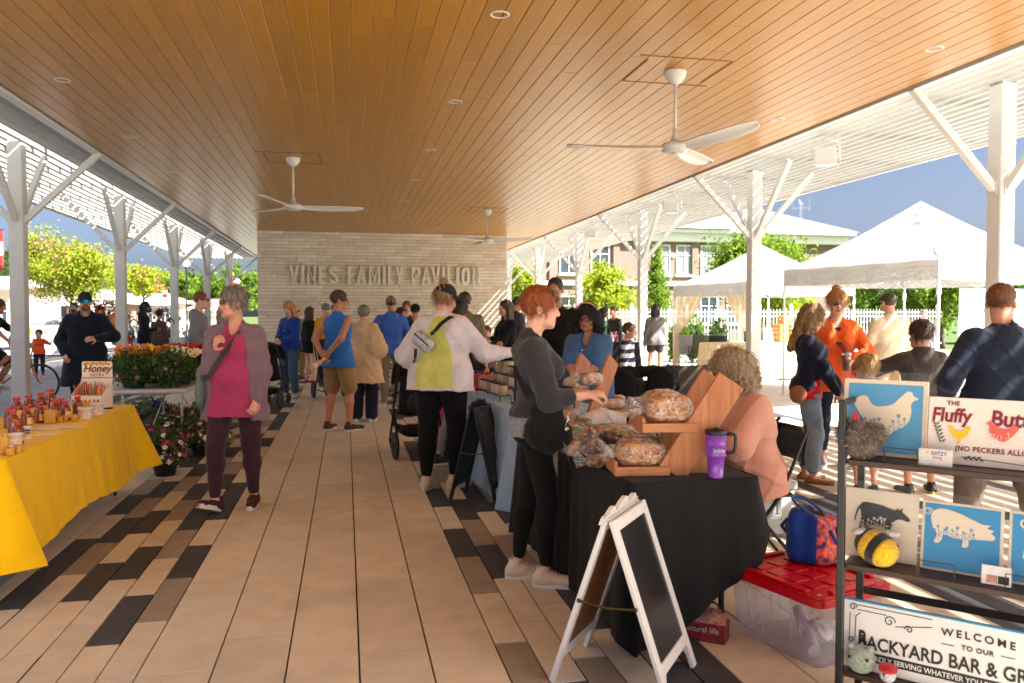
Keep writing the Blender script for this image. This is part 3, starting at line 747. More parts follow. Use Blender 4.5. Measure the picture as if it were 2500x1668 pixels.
    # ---- clothes
    def cloth(nm, d, parts, cut=None, fold=True, kk=0, after=None):
        S = Sdf(lo, hi, h); parts(S)
        if cut is not None: S.field(cut)
        if after is not None: after(S)
        if fold: S.field(folds(d.get('fold', .0055), d.get('ff', 30), len(label) + kk), 'add')
        V, F = S.mesh(); mm = d['m']; mi = None
        if isinstance(mm, (list, tuple)) and d.get('paint') is not None:
            c = V[F].mean(1); mi = d['paint'](c / s)
        return rawnp(nm, V, F, mm, root, True, mi)
    if bottom:
        o0, o1 = bottom.get('o', (.012, .012)); t = bottom.get('t', 1.93)
        if bottom.get('skirt'):
            def parts(S):
                torso(S, o0); zb = pel.z - bottom['skirt'] * s; fl_ = bottom.get('flare', .16)
                S.cone(pel, Vector((0, 0, zb)), .13 * wd * s + o0, fl_ * wd * s, .05, ((0, 1, 0), .8))
            cut = lambda X, Y, Z: np.maximum(Z - (up((0, 0, .12)).z), (pel.z - bottom['skirt'] * s) - Z) + 0 * X + 0 * Y
        else:
            def parts(S):
                torso(S, o0 - .004)
                for sd in (-1, 1): leg(S, sd, o0, o1, t)
            zt = up((0, 0, bottom.get('w', .13))).z
            fz = min(a.z for a in A.values())
            cut = lambda X, Y, Z: (Z - zt) + 0 * X + 0 * Y
        bo = cloth('shorts' if t < 1.3 else ('skirt' if bottom.get('skirt') else 'trousers'), bottom, parts, cut, True, 3)
    for nm, d in (('top', top), ('jacket', over)):
        if not d: continue
        o = d.get('o', .014); hz = d.get('hem', -.06); sl = d.get('sl', 2); so_ = d.get('so', .016)
        def parts(S, d=d, o=o, hz=hz, sl=sl, so_=so_):
            torso(S, o)
            if hz < -.05:
                S.cone(up((-.05 * wd, .005, .03)), up((-.05 * wd, .005, hz)), (.120 * wd) * s + o + .006, (.122 * wd + d.get('fl', .01)) * s + o + .01, .04, (fw, sq + .14))
                S.cone(up((.05 * wd, .005, .03)), up((.05 * wd, .005, hz)), (.120 * wd) * s + o + .006, (.122 * wd + d.get('fl', .01)) * s + o + .01, .04, (fw, sq + .14))
            if d.get('collar'):
                S.cone(up((0, .03, .50)), up((0, .008, .50 + d['collar'])), .078 * s, .068 * s, .012)
                S.cone(up((0, .03, .50)), up((0, .0, .56 + d['collar'])), .060 * s, .058 * s, .004, None, '-')
            if d.get('hood'):
                S.ell(up((0, .085, .47)), (.105 * s, .05 * s, .10 * s), .02); S.cone(up((-.06, .035, .505)), up((.06, .035, .505)), .036 * s, .036 * s, .03)
                S.cone(up((-.085, .0, .50)), up((-.03, -.075, .44)), .028 * s, .022 * s, .02); S.cone(up((.085, .0, .50)), up((.03, -.075, .44)), .028 * s, .022 * s, .02)
                S.cone(up((0, .02, .45)), up((0, -.02, .62)), .058 * s, .06 * s, .01, None, '-')
            nk = d.get('neck', 'crew')
            if nk == 'crew': S.cone(up((0, -.02, .54)), up((0, -.09, .55)), .062 * s, .062 * s, .01, None, '-')
            elif nk == 'scoop': S.cone(up((0, -.06, .52)), up((0, -.15, .47)), .07 * s, .06 * s, .01, None, '-')
            elif nk == 'v': S.cone(up((0, -.03, .55)), up((0, -.15, .40)), .065 * s, .03 * s, .01, None, '-')
            if d.get('open'):
                S.cone(up((0, -.2, .56)), up((0, -.22, -.3)), d['open'] * .8 * s, d['open'] * 1.3 * s, .012, None, '-')
            if d.get('shape'): d['shape'](S, up, s, sh, E, W)
        def arms_(S, d=d, o=o, sl=sl, so_=so_):
            for sd in (-1, 1):
                if sl >= 1: arm(S, sd, o * .62 + so_ * .35, so_ * .55, min(1, sl - 1), .028)
                elif sl > 0:
                    e = sh[sd] + (E[sd] - sh[sd]) * sl; ew = 1 + (wd - 1) * .7
                    S.cone(sh[sd], e, .046 * s * ew + o, .046 * s * ew + so_, .035)
                if sl >= 1.9 and d.get('cuff', True): S.cone(W[sd] - (W[sd] - E[sd]).normalized() * .05 * s, W[sd] - (W[sd] - E[sd]).normalized() * .012 * s, .036 * s + so_ * .3, .032 * s + so_ * .3, .012)
                if sl == 0:
                    S.ell(sh[sd] + Vector((sd * .07, 0, -.02)) * s, (.085 * s, .14 * s, .12 * s), .02, None, '-')
        Rt = np.array((RL @ TW).transposed()); pz = np.array(pel)
        def cut(X, Y, Z, hz=hz, Rt=Rt, d=d):
            zl = ((X - pz[0]) * Rt[2][0] + (Y - pz[1]) * Rt[2][1] + (Z - pz[2]) * Rt[2][2]) / s
            return hz - zl
        cloth(nm, d, parts, cut, True, 7, arms_)
    # ---- shoes
    if shoes:
        shm, solm = shoes[0], shoes[1]
        for sd, f in ((1, fl), (-1, fr)):
            tilt = (f[3] if f and len(f) > 3 else 0); toe = (f[4] if f and len(f) > 4 else sd * 8)
            fz = A[sd] - Vector((0, 0, .085 * s))
            c = 1.0 * s ** .8
            S = Sdf((-.07, -.24, -.01), (.07, .11, .16), min(h, .009))
            S.cone((0, .035 * c, .04 * c), (0, -.03 * c, .045 * c), .040 * c, .043 * c, .02); S.cone((0, -.03 * c, .04 * c), (sd * .012, -.15 * c, .032 * c), .045 * c, .042 * c, .02, ((0, 0, 1), .8))
            S.cone((0, .02 * c, .05 * c), (0, .012 * c, .10 * c), .042 * c, .038 * c, .02)
            S.cone((0, .012 * c, .09 * c), (0, .01 * c, .2 * c), .026 * c, .03 * c, .008, None, '-')
            S.field(lambda X, Y, Z: .018 * c - Z + 0 * X + 0 * Y)
            V, F = S.mesh()
            if shoe_open: V = V * np.array((1, 1, .55)) ;
            so2 = rawnp('shoe', V, F, shm, root, True)
            Q = MB(); n_ = 20; ol = []
            for i in range(n_):
                a = 2 * math.pi * i / n_; yy = -.06 * c + .135 * c * math.sin(a); wv = (.041 + .010 * max(0, -math.sin(a)) - .004 * abs(math.sin(a))) * c
                ol.append((math.cos(a) * wv * 1.06 + sd * .008 * max(0, -math.sin(a)), yy))
            Q.prism(ol, 0, .022 * c); Q.prism([(p[0] * 1.03, p[1] * 1.01 - .0005) for p in ol], .022 * c, .034 * c)
            so3 = Q.build('sole', solm, so2)
            so2.location = fz; so2.rotation_euler = (R(tilt), 0, R(toe))
            if len(shoes) > 2:
                L = MB()
                for i in range(4): L.tube([(-.022, -.055 - .018 * i, .075 - .009 * i), (0, -.06 - .018 * i, .084 - .010 * i), (.022, -.055 - .018 * i, .075 - .009 * i)], .0035, 5)
                L.build('lace', shoes[2], so2)
    # ---- hair, hat, glasses, beard
    hh = min(h, .0095)
    if hair:
        st, colr = hair[0], hair[1]; ln = hair[2] if len(hair) > 2 else .2
        c = np.array(hd); ext = .17 + (ln if st in ('long', 'bob', 'curly') else 0)
        S = Sdf(c - np.array((.22, .22, ext + .06)), c + np.array((.22, .22, .26)), hh)
        t = {'crop': .006, 'short': .014, 'bald': .003}.get(st, .02)
        if st == 'curly': t = .030
        if hat: t = min(t, .005)
        S.ell(hp((0, .018, .04)), ((.075 + t) * hs, (.094 + t) * hs, (.083 + t) * hs), .01, Qh)
        if st in ('long', 'bob'):
            for q in (-1, 1):
                S.cone(hp((q * .066, .015, .03)), hp((q * .078, .02, -.07)), .034 * hs, .036 * hs, .02); S.cone(hp((q * .078, .02, -.07)), hp((q * .082, .01, -.07 - ln * .9)), .036 * hs, .026 * hs, .02)
            S.cone(hp((-.03, .085, 0)), hp((-.035, .088, -.08 - ln)), .055 * hs, .036 * hs, .03); S.cone(hp((.03, .085, 0)), hp((.035, .088, -.08 - ln)), .055 * hs, .036 * hs, .03)
        if st == 'curly':
            for q in (-1, 1): S.cone(hp((q * .085, .02, .02)), hp((q * .105, .03, -.07 - ln * .5)), .05 * hs, .058 * hs, .03)
            S.cone(hp((0, .10, .0)), hp((0, .10, -.09 - ln * .5)), .085 * hs, .08 * hs, .04)
        if st in ('bun', 'topknot'):
            z_ = .13 if st == 'topknot' else .05; yb = .06 if st == 'topknot' else .125
            S.ell(hp((0, yb, z_)), (.042, .042, .042), .012)
        if st == 'tail': S.cone(hp((0, .115, .06)), hp((.02, .17, -.02)), .03, .034, .02); S.cone(hp((.02, .17, -.02)), hp((.02, .15, -.14)), .034, .012, .02)
        # face opening
        fz_ = {'crop': .030, 'short': .022}.get(st, .012)
        S.ell(hp((0, -.115, -.035)), (.062 * hs, .068 * hs, (.092 + fz_) * hs), .008, Qh, '-')
        if st in ('crop', 'short', 'bun', 'topknot', 'tail', 'bald'):
            S.cone(hp((0, -.05, -.16)), hp((0, .03, -.115)), .095 * hs, .070 * hs, .01, None, '-')
            for q in (-1, 1): S.ell(hp((q * .085, -.028, -.045)), (.03 * hs, .052 * hs, .055 * hs), .006, Qh, '-'); S.ell(hp((q * .088, .014, -.012)), (.022 * hs, .022 * hs, .034 * hs), .006, Qh, '-')
        if hat and st not in ('long', 'bob', 'curly', 'tail', 'bun'):
            pass
        amp = {'curly': .008, 'short': .006, 'long': .005, 'bob': .006, 'crop': .002, 'bald': .0005}.get(st, .005); fq = {'curly': 130, 'long': 60, 'bob': 70}.get(st, 110)
        if len(hair) > 3: amp, fq = hair[3]
        rs = len(label)
        S.field(lambda X, Y, Z: amp * (np.sin(X * fq + 1.7 * np.sin(Z * fq * .5 + rs)) * np.sin(Y * fq * .9 + 1.3 * np.sin(Z * fq * .35)) + .6 * np.sin(Z * fq * (.9 if st == 'curly' else .25) + X * fq * 1.4 + Y * fq)), 'add')
        V, F = S.mesh(); rawnp('hair', V, F, HAIRC[colr], root, True)
        if hat and len(V): zl_ = (V - np.array(hd)) @ np.array(HR); V = V[(zl_[:, 2] < .025 * hs) | (zl_[:, 1] > .11 * hs)]
        if h < .0105 and len(V) > 50 and st != 'bald': strands(root, V, hd, HAIRC[colr], 1500 if st in ('curly', 'long') else 900, {'crop': .016, 'short': .05, 'curly': .06}.get(st, .09), .0016 if st != 'curly' else .0022, {'curly': .009, 'long': .004}.get(st, .002), len(label), .5 if st == 'curly' else (.12 if len(hair) > 3 else 0.0))
    if beard:
        S = Sdf(np.array(hd) - .2, np.array(hd) + .12, hh)
        S.ell(hp((0, -.042, -.085)), (.062 * hs, .062 * hs, .05 * hs), .02, Qh); S.ell(hp((0, -.085, -.10)), (.03 * hs, .025 * hs, .03 * hs), .02, Qh)
        S.ell(hp((0, -.09, -.05)), (.034 * hs, .02 * hs, .008 * hs), .01, Qh)
        S.ell(hp((0, -.104, -.0675)), (.026 * hs, .022 * hs, .009 * hs), .004, Qh, '-'); S.ell(hp((0, .03, -.13)), (.07, .075, .06), .01, Qh, '-')
        S.field(lambda X, Y, Z: .003 * np.sin(X * 160) * np.sin(Y * 150) * np.sin(Z * 140), 'add')
        V, F = S.mesh(); rawnp('beard', V, F, HAIRC[beard], root, True)
    MH = Matrix.Translation(hd) @ HR.to_4x4() @ Matrix.Scale(hs, 4)
    if hat:
        kind, hm = hat[0], hat[1]; back = hat[2] if len(hat) > 2 else 0
        Hm = MH @ Matrix.Rotation(R(180 if back else 0), 4, 'Z')
        g = MB()
        if kind == 'cap':
            def dome(u, v):
                a = 2 * math.pi * u; e = v * math.pi / 2; rx, ry, rz = .087, .107, .105
                return (rx * math.cos(a) * math.cos(e), (.012 if not back else -.012) + ry * math.sin(a) * math.cos(e), .032 + rz * math.sin(e))
            g.grid(dome, 24, 9, True); g.build('cap', hm, root, True).matrix_local = Hm
            b = MB()
            def brim(u, v):
                a = R(-155 + 130 * u); r0, r1 = (.087, .105), (.10, .185)
                return (math.cos(a) * (r0[0] + (r1[0] - r0[0]) * v), .012 + math.sin(a) * (r0[1] + (r1[1] - r0[1]) * v), .034 - .012 * v - .02 * (2 * u - 1) ** 2 * v)
            b.grid(brim, 14, 5); o = b.build('brim', hm if not isinstance(hm, list) else hm[0], root, True); o.matrix_local = Hm; solid(o, .004)
        elif kind == 'beanie':
            g.lathe([(.089, -.005), (.096, .012), (.094, .045), (.083, .09), (.055, .118), (1e-5, .128)], 24, sy=1.2); o = g.build('beanie', hm, root, True); o.matrix_local = MH @ Matrix.Translation((0, .014, .012)) @ Matrix.Rotation(R(14), 4, 'X')
        elif kind == 'sun':
            g.lathe([(.17, .02), (.15, .03), (.098, .045), (.094, .085), (.08, .125), (.04, .142), (1e-5, .145)], 28, sy=1.12); o = g.build('sun_hat', hm, root, True); o.matrix_local = MH @ Matrix.Translation((0, .014, 0))
    if glasses:
        kind = glasses[0]; fr_ = glasses[1] if len(glasses) > 1 else BLACKM; dz = glasses[2] if len(glasses) > 2 else 0
        G = MB(); Lm = MB(); zz = .008 + dz; yy = -.104 if dz < .03 else -.085
        if kind == 'mirror':
            def vis(u, v):
                a = R(-58 + 116 * u); return (math.sin(a) * .076, -.028 - math.cos(a) * .084, .028 - v * (.052 - .018 * abs(1 - 2 * u) ** 8) - (.012 * v * math.exp(-((u - .5) / .06) ** 2) * -1))
            Lm.grid(vis, 24, 6); o = Lm.build('lens', LENSB, root, True); o.matrix_local = MH; solid(o, .002)
        else:
            for q in (-1, 1):
                rx, rz = (.029, .021) if kind == 'sun' else (.025, .021)
                cx = q * .033
                ring = [(cx + math.cos(a) * rx, yy + abs(cx + math.cos(a) * rx) ** 2 * 5.5, zz + (math.sin(a) * rz) * (1 if kind != 'sun' else (1.0 + .1 * math.cos(2 * a)))) for a in [2 * math.pi * i / 20 for i in range(20)]]
                G.tube(ring, .0022, 6, closed=True)
                Lm.add([(cx, yy + cx * cx * 5.5 - .001, zz)] + ring, [(0, i + 1, (i + 1) % 20 + 1) for i in range(20)])
            Lm.build('lens', LENSD if kind == 'sun' else LENSC, root, True).matrix_local = MH
        for q in (-1, 1): G.tube([(q * .06, yy + .022, zz + .008), (q * .078, -.04, zz + .008), (q * .083, .01, zz + .006), (q * .08, .03, zz - .012)], .0022, 6)
        G.tube([(-.01, yy, zz + .006), (0, yy - .004, zz + .009), (.01, yy, zz + .006)], .002, 6)
        G.build('glasses_frame', fr_, root, True).matrix_local = MH
    info = dict(root=root, up=up, hp=hp, W=W, E=E, sh=sh, K=K, A=A, HJ=HJ, s=s, pel=pel, MH=MH, RL=RL, TW=TW)
    if extra: extra(info)
    return info
# ------------------------------------------------------------------ surroundings
def spot(px, zc):
    """ground position of a photograph column at camera depth zc"""
    u = (px - 1250) / 1944; return zc * (.979 * u + .2039), zc * (.979 - .2039 * u)
def hgt(py, zc): return 1.5 + (768 - py) / 1944 * zc

def leafmat(name, c, c2, tr=.45):
    m = bpy.data.materials.new(name); m.use_nodes = True; n = m.node_tree.nodes; l = m.node_tree.links
    b = n['Principled BSDF']; g = n.new('ShaderNodeNewGeometry'); r = n.new('ShaderNodeValToRGB')
    r.color_ramp.elements[0].color = (*c, 1); r.color_ramp.elements[1].color = (*c2, 1)
    l.new(g.outputs['Random Per Island'], r.inputs[0]); l.new(r.outputs[0], b.inputs['Base Color']); b.inputs['Roughness'].default_value = .55; b.inputs['Specular IOR Level'].default_value = .25
    t = n.new('ShaderNodeBsdfTranslucent'); hs = n.new('ShaderNodeHueSaturation'); hs.inputs['Value'].default_value = 1.5; l.new(r.outputs[0], hs.inputs['Color']); l.new(hs.outputs[0], t.inputs[0])
    mx = n.new('ShaderNodeMixShader'); mx.inputs[0].default_value = tr; l.new(b.outputs[0], mx.inputs[1]); l.new(t.outputs[0], mx.inputs[2]); l.new(mx.outputs[0], n['Material Output'].inputs[0])
    return m
LF_Y = leafmat('leaves_yellow_green', (.17, .23, .012), (.33, .38, .03)); LF_G = leafmat('leaves_fresh_green', (.08, .16, .014), (.18, .27, .03)); LF_D = leafmat('leaves_dark_green', (.035, .07, .015), (.08, .14, .025))
LF_R = leafmat('leaves_bronze', (.30, .16, .06), (.36, .26, .10))
BARK = M('bark', (.13, .10, .075), rough=.95, var=.3, nscale=18, bump=.8, bscale=30, stretch=(1, 1, .3))

def leaves(C, Rr, n, size, rs, up=.3):
    """leaf faces around clump centres C with radii Rr"""
    k = rs.randint(0, len(C), n); P = C[k] + rs.normal(0, 1, (n, 3)) * Rr[k][:, None] * .5
    a = rs.normal(0, 1, (n, 3)); a /= np.linalg.norm(a, axis=1)[:, None]; b = rs.normal(0, 1, (n, 3)); b[:, 2] += up; b -= a * (a * b).sum(1)[:, None]; b /= np.linalg.norm(b, axis=1)[:, None]
    s = size * rs.uniform(.6, 1.3, (n, 1)); c = np.cross(a, b)
    V = np.stack([P - a * s, P + b * s * .5 + c * s * .15, P + a * s, P - b * s * .5 + c * s * .15], 1).reshape(-1, 3)
    F = np.arange(4 * n).reshape(-1, 4); return V, F
def crown(name, parent, cx, cz, rx, rz, n, size, mat, seed, nc=60, shell=.45, cr=.25, shape=None):
    rs = np.random.RandomState(seed); C = rs.normal(0, 1, (nc, 3)); C /= np.linalg.norm(C, axis=1)[:, None]; C *= (shell + (1 - shell) * rs.rand(nc, 1)) * (1 + rs.uniform(-.32, .22, (nc, 1)))
    C = C * np.array((rx, rx, rz));
    if shape == 'cone': C[:, :2] *= np.clip((1.05 - C[:, 2:3] / rz) * .55, .05, 1)
    C += np.array((*cx, cz)); Rr = rs.uniform(.6, 1.3, nc) * cr * rx
    V, F = leaves(C, Rr, n, size, rs); return rawnp(name, V, F, mat, parent, False), C
def tree(label, px, zc, ytop, ybot, wpx, n, mats, size=.10, trunk=.09, name='tree', group='trees round the pavilion', shape=None, nc=60):
    x, y = spot(px, zc); t = thing(name, label, 'tree', (x, y, -.1), group=group)
    zt, zb = hgt(ytop, zc) + .1, hgt(ybot, zc) + .1; r = wpx / 2 / 1944 * zc; cz, rz = (zt + zb) / 2, (zt - zb) / 2
    rs = np.random.RandomState(abs(int(px))); mats = mats if isinstance(mats, list) else [mats]
    for i, mm in enumerate(mats):
        o, C = crown('crown', t, (0, 0), cz, r, rz, int(n * (1 if i == 0 else .16)), size, mm, abs(int(px)) + i * 7, nc, shape=shape)
    m = MB(); m.tube([(0, 0, 0), (.03, .02, zb * .45), (-.02, .03, zb * .85), (.02, 0, cz)], [trunk * 1.3, trunk, trunk * .85, trunk * .4], 9)
    m.build('trunk', BARK, t, True)
    for i in range(6):
        a = i * 1.05 + rs.rand(); q = C[rs.randint(len(C))]; m = MB()
        z_ = zb * .8 + rs.rand() * rz * .5; m.tube([(0, .02, z_), (math.cos(a) * r * .3, math.sin(a) * r * .3, z_ + rz * .35), tuple(q)], [trunk * .55, trunk * .35, trunk * .1], 6); m.build('limb', BARK, t, True)
    return t
tree('bright yellow-green young street tree behind the man in the dark coat', 176, 36, 575, 742, 225, 9000, [LF_Y, LF_R], .085, .08)
tree('small yellowing tree between the first and second left columns, beyond the stalls', 352, 50, 648, 716, 100, 3800, [LF_Y, LF_R], .11, .08)
tree('dark green tree rising behind the bright yellow-green tree', 100, 78, 590, 720, 170, 3800, LF_D, .22, .2)
tree('green tree behind the red banner on the left', 418, 80, 652, 738, 110, 3800, LF_G, .2, .2)
tree('green tree just left of the grey hooded man', 455, 92, 664, 748, 110, 3000, LF_D, .22, .2)
tree('green tree above the wavy-haired blond woman', 520, 84, 668, 750, 90, 3000, LF_G, .2, .2)
tree('green tree against the left edge of the end wall', 585, 80, 652, 752, 110, 4200, LF_G, .2, .2)
tree('dark green tree cut by the left edge of the picture', -15, 60, 640, 740, 110, 3000, LF_D, .18, .16)
tree('leafy tree between the two farthest right columns', 1268, 42, 628, 778, 110, 4500, [LF_Y, LF_G], .10, .09)
tree('broad bright green tree before the brick building, between second and third right columns', 1478, 34, 655, 790, 165, 7500, [LF_Y, LF_G], .085, .08)
tree('tall cone-shaped evergreen left of the curtained tent', 1603, 37, 592, 830, 88, 7000, [LF_G, LF_Y], .07, .08, 'evergreen', shape='cone', nc=110)
tree('large round green tree rising behind the curtained tent', 1855, 50, 552, 735, 250, 11000, [LF_G, LF_Y], .13, .16, nc=100)
tree('green tree under the near tent, left of its corner pole', 2150, 40, 640, 800, 190, 6000, [LF_G, LF_D], .11, .12)
tree('green tree seen past the corner pole of the near tent', 2300, 38, 640, 795, 190, 6000, [LF_G, LF_Y], .11, .12)
tree('green tree at the right edge of the picture', 2480, 44, 640, 780, 200, 5000, LF_G, .12, .12)
tree('dark treetop peeking over the near white tent', 2042, 75, 592, 700, 70, 2000, LF_D, .2, .18)
tree('thin-trunked tree behind the crates in the curtained tent', 1900, 36, 690, 800, 150, 4500, [LF_Y, LF_G], .10, .07)

# brick civic building
def windows(parent, xs, z0, z1, w_, y, glass, frame, rows=1, cols=2, sill=True):
    for x in xs:
        t = MB(); fw = .10
        for q in (-1, 1): t.box((x + q * (w_ / 2), y - .04, (z0 + z1) / 2), (fw, .1, z1 - z0 + fw), bv=.01)
        for z in (z0, z1): t.box((x, y - .045, z), (w_ + fw, .1, fw), bv=.01)
        fo = t.build('window', frame, parent)
        g = MB(); g.box((x, y - .012, (z0 + z1) / 2), (w_ - fw, .02, z1 - z0 - fw), bv=.002); g.build('pane', glass, fo)
        t = MB()
        for c in range(1, cols): t.box((x - w_ / 2 + w_ * c / cols, y - .05, (z0 + z1) / 2), (.06, .06, z1 - z0 - fw), bv=.004)
        t.box((x, y - .052, z0 + (z1 - z0) * .66), (w_ - fw, .06, .06), bv=.004); t.build('mullion', frame, fo)
        if sill: t = MB(); t.box((x, y - .1, z0 - .12), (w_ + .3, .26, .16), bv=.02); t.build('sill', frame, fo)
def brickm(name, c, c2, mort, sx):
    m = bpy.data.materials.new(name); m.use_nodes = True; n = m.node_tree.nodes; l = m.node_tree.links; b = n['Principled BSDF']
    tc = n.new('ShaderNodeTexCoord'); mp = n.new('ShaderNodeMapping'); mp.inputs['Rotation'].default_value = (R(90), 0, 0); l.new(tc.outputs['Object'], mp.inputs[0])
    br = n.new('ShaderNodeTexBrick'); br.inputs['Scale'].default_value = sx; br.inputs['Color1'].default_value = (*c, 1); br.inputs['Color2'].default_value = (*c2, 1); br.inputs['Mortar'].default_value = (*mort, 1)
    br.inputs['Brick Width'].default_value = .22 * 4; br.inputs['Row Height'].default_value = .075 * 4; br.inputs['Mortar Size'].default_value = .01 * 3
    l.new(mp.outputs[0], br.inputs[0]); l.new(br.outputs[0], b.inputs['Base Color']); b.inputs['Roughness'].default_value = .9; return m
BRICK = brickm('red_brick', (.17, .105, .08), (.22, .14, .105), (.26, .23, .20), 4.0)
GLASSD = M('window_glass', (.035, .05, .06), rough=.06, spec=.8, var=.3, nscale=.6)
GLASSL = M('window_blinds', (.20, .24, .25), rough=.15, spec=.6, var=.1, nscale=.5)
STONE = M('cast_stone', (.55, .52, .47), rough=.8, var=.08, nscale=3)
ROOFW = M('white_metal_roof', (.66, .67, .68), rough=.35, var=.05, metal=.2)
bd_ = thing('brick_building', 'two-storey red brick building with white cornice and pediment behind the right columns', 'building', (13, 62, -.1))
m = MB(); m.box((14, 6, 3.9), (30, 12, 7.8), bv=.02); m.build('wall', BRICK, bd_)
m = MB(); m.box((14, 5.8, 8.0), (30.8, 12.8, .7), bv=.05); m.box((14, 5.6, 8.5), (31.6, 13.4, .3), bv=.05); m.build('cornice', WHITE2, bd_)
m = MB(); m.add([(-2, -1, 8.64), (30, -1, 8.64), (30, 12.5, 8.64), (-2, 12.5, 8.64), (5, 5.7, 11.6), (23, 5.7, 11.6)], [(0, 1, 5, 4), (1, 2, 5), (2, 3, 4, 5), (3, 0, 4)]); m.build('roof', ROOFW, bd_)
for i in range(40):
    if i % 1 == 0:
        s_ = MB(); xx = -1 + i * .8; top = (max(5, min(23, xx)), 5.7, 11.62); s_.bar((xx, -.95, 8.67), (top[0], top[1], 11.63) if 5 <= xx <= 23 else (xx + (5 - xx) * .9 if xx < 5 else xx + (23 - xx) * .9, 5.2, 11.4), .05, .06); s_.build('seam', ROOFW, bd_)
xa = spot(1632, 63)[0] - 13; xb = spot(1830, 63)[0] - 13
m = MB(); m.add([(xa, -1.3, 8.68), (xb, -1.3, 8.68), ((xa + xb) / 2, -1.3, 10.35), (xa, 4, 8.68), (xb, 4, 8.68), ((xa + xb) / 2, 4, 10.35)], [(0, 1, 2), (0, 2, 5, 3), (1, 4, 5, 2), (3, 5, 4)]); m.build('pediment', WHITE2, bd_)
m = MB(); m.box((14, -.12, 4.15), (30.2, .3, .34), bv=.03); m.build('string_course', STONE, bd_)
xs = [spot(p, 63.5)[0] - 13 for p in (1395, 1477, 1642, 1707, 1775, 1850)]
windows(bd_, xs[:2], 4.95, 7.35, 1.5, 0, GLASSD, WHITE2); windows(bd_, xs[2:], 4.95, 7.35, 1.45, 0, GLASSL, WHITE2); windows(bd_, xs, .9, 3.1, 1.5, 0, GLASSD, WHITE2)
for px in (1440, 1522, 1675, 1740):
    m = MB(); m.lathe([(1e-5, 0), (.18, 0), (.2, .05), (1e-5, .08)], 16, mtx=Matrix.Translation((spot(px, 63.5)[0] - 13, -.06, 6.5)) @ Matrix.Rotation(R(90), 4, 'X')); m.build('medallion', STONE, bd_)
for px in (1327, 1352, 1436, 1520, 1600, 1735):
    m = MB(); m.box((spot(px, 63.4)[0] - 13, -.1, 3.9), (.55, .24, 7.6), bv=.02); m.build('pilaster', BRICK, bd_)
def roof_house(label, px0, px1, zc, yeave, yridge, wallmat, roofmat, porch=False, nwin=3, name='house'):
    x0, y0 = spot(px0, zc); x1, _ = spot(px1, zc); ze, zr = hgt(yeave, zc) + .1, hgt(yridge, zc) + .1; w_ = x1 - x0; xm = (x0 + x1) / 2
    t = thing(name, label, 'building', (xm, y0, -.1))
    m = MB(); m.box((0, 4, ze / 2), (w_, 8, ze), bv=.02); m.build('wall', wallmat, t)
    m = MB(); e = .5; m.add([(-w_ / 2 - e, -.6 - (2 if porch else 0), ze - .15), (w_ / 2 + e, -.6 - (2 if porch else 0), ze - .15), (w_ / 2 + e, 8.6, ze - .1), (-w_ / 2 - e, 8.6, ze - .1), (-w_ / 2 + 1.2, 4, zr), (w_ / 2 - 1.2, 4, zr)], [(0, 1, 5, 4), (1, 2, 5), (2, 3, 4, 5), (3, 0, 4), (0, 3, 2, 1)]); m.build('roof', roofmat, t)
    m = MB(); m.box((0, -.62 - (2 if porch else 0), ze - .2), (w_ + 1, .12, .3), bv=.02); m.build('fascia_board', WHITE2, t)
    windows(t, [w_ * ((i + .5) / nwin - .5) for i in range(nwin)], .9, min(2.3, ze - .5), min(1.3, w_ / nwin * .55), 0, GLASSD, WHITE2)
    if porch:
        for i in range(nwin + 1):
            m = MB(); m.box((-w_ / 2 + w_ * i / nwin, -2.3, (ze - .3) / 2), (.24, .24, ze - .3), bv=.02); m.build('porch_post', WHITE2, t)
    return t
ROOFP = M('pale_shingle_roof', (.58, .57, .55), rough=.8, var=.12, nscale=4, bump=.3, bscale=20); ROOFB = M('white_house_roof', (.75, .74, .72), rough=.6, var=.05)  # ROOFB is the plain white of the porch house roof itself
SIDING = M('cream_siding', (.62, .56, .46), rough=.8, var=.05); TAN = M('tan_stucco', (.55, .44, .34), rough=.9, var=.06)
roof_house('brick house with a white-posted porch seen under the yellow-green tree', 60, 285, 58, 735, 700, BRICK, ROOFB, True, 5)
roof_house('pale gabled cottage with cream siding beyond the black-capped man', 300, 420, 66, 735, 712, SIDING, ROOFP, False, 3)
roof_house('low house with red-brown roof behind the grey hooded man', 425, 560, 72, 748, 726, SIDING, M('red_shingle_roof', (.30, .12, .08), rough=.9, var=.2, nscale=5), False, 3)
roof_house('tan and brick house at the left edge of the picture', -140, 20, 46, 690, 665, TAN, ROOFP, False, 3)
roof_house('white-roofed low building seen between the two tents', 1975, 2150, 90, 645, 618, BRICK, ROOFW, False, 4, 'low_building')

# radio mast
mx, my = spot(1951, 130); t = thing('radio_mast', 'thin grey lattice radio mast standing against the sky', 'mast', (mx, my, 0))
zt = hgt(492, 130); m = MB()
for a in range(3):
    m.tube([(.28 * math.cos(a * 2.09), .28 * math.sin(a * 2.09), 0), (.16 * math.cos(a * 2.09), .16 * math.sin(a * 2.09), zt)], .05, 5)
m.build('lattice', CHROME, t)
m = MB(); z = .5; k = 0
while z < zt:
    m.bar((.25 * math.cos(k * 2.09), .25 * math.sin(k * 2.09), z), (.25 * math.cos((k + 1) * 2.09), .25 * math.sin((k + 1) * 2.09), z + .7), .04, .04); z += .7; k += 1
m.build('bracing', CHROME, t)
m = MB(); m.bar((-1.6, 0, zt - 1.2), (1.6, 0, zt - 1.0), .06, .06); m.bar((1.6, 0, zt - 1.6), (1.6, 0, zt + .8), .05, .05); m.bar((-1.5, 0, zt - 1.4), (-1.5, 0, zt), .05, .05); m.build('antenna', CHROME, t)

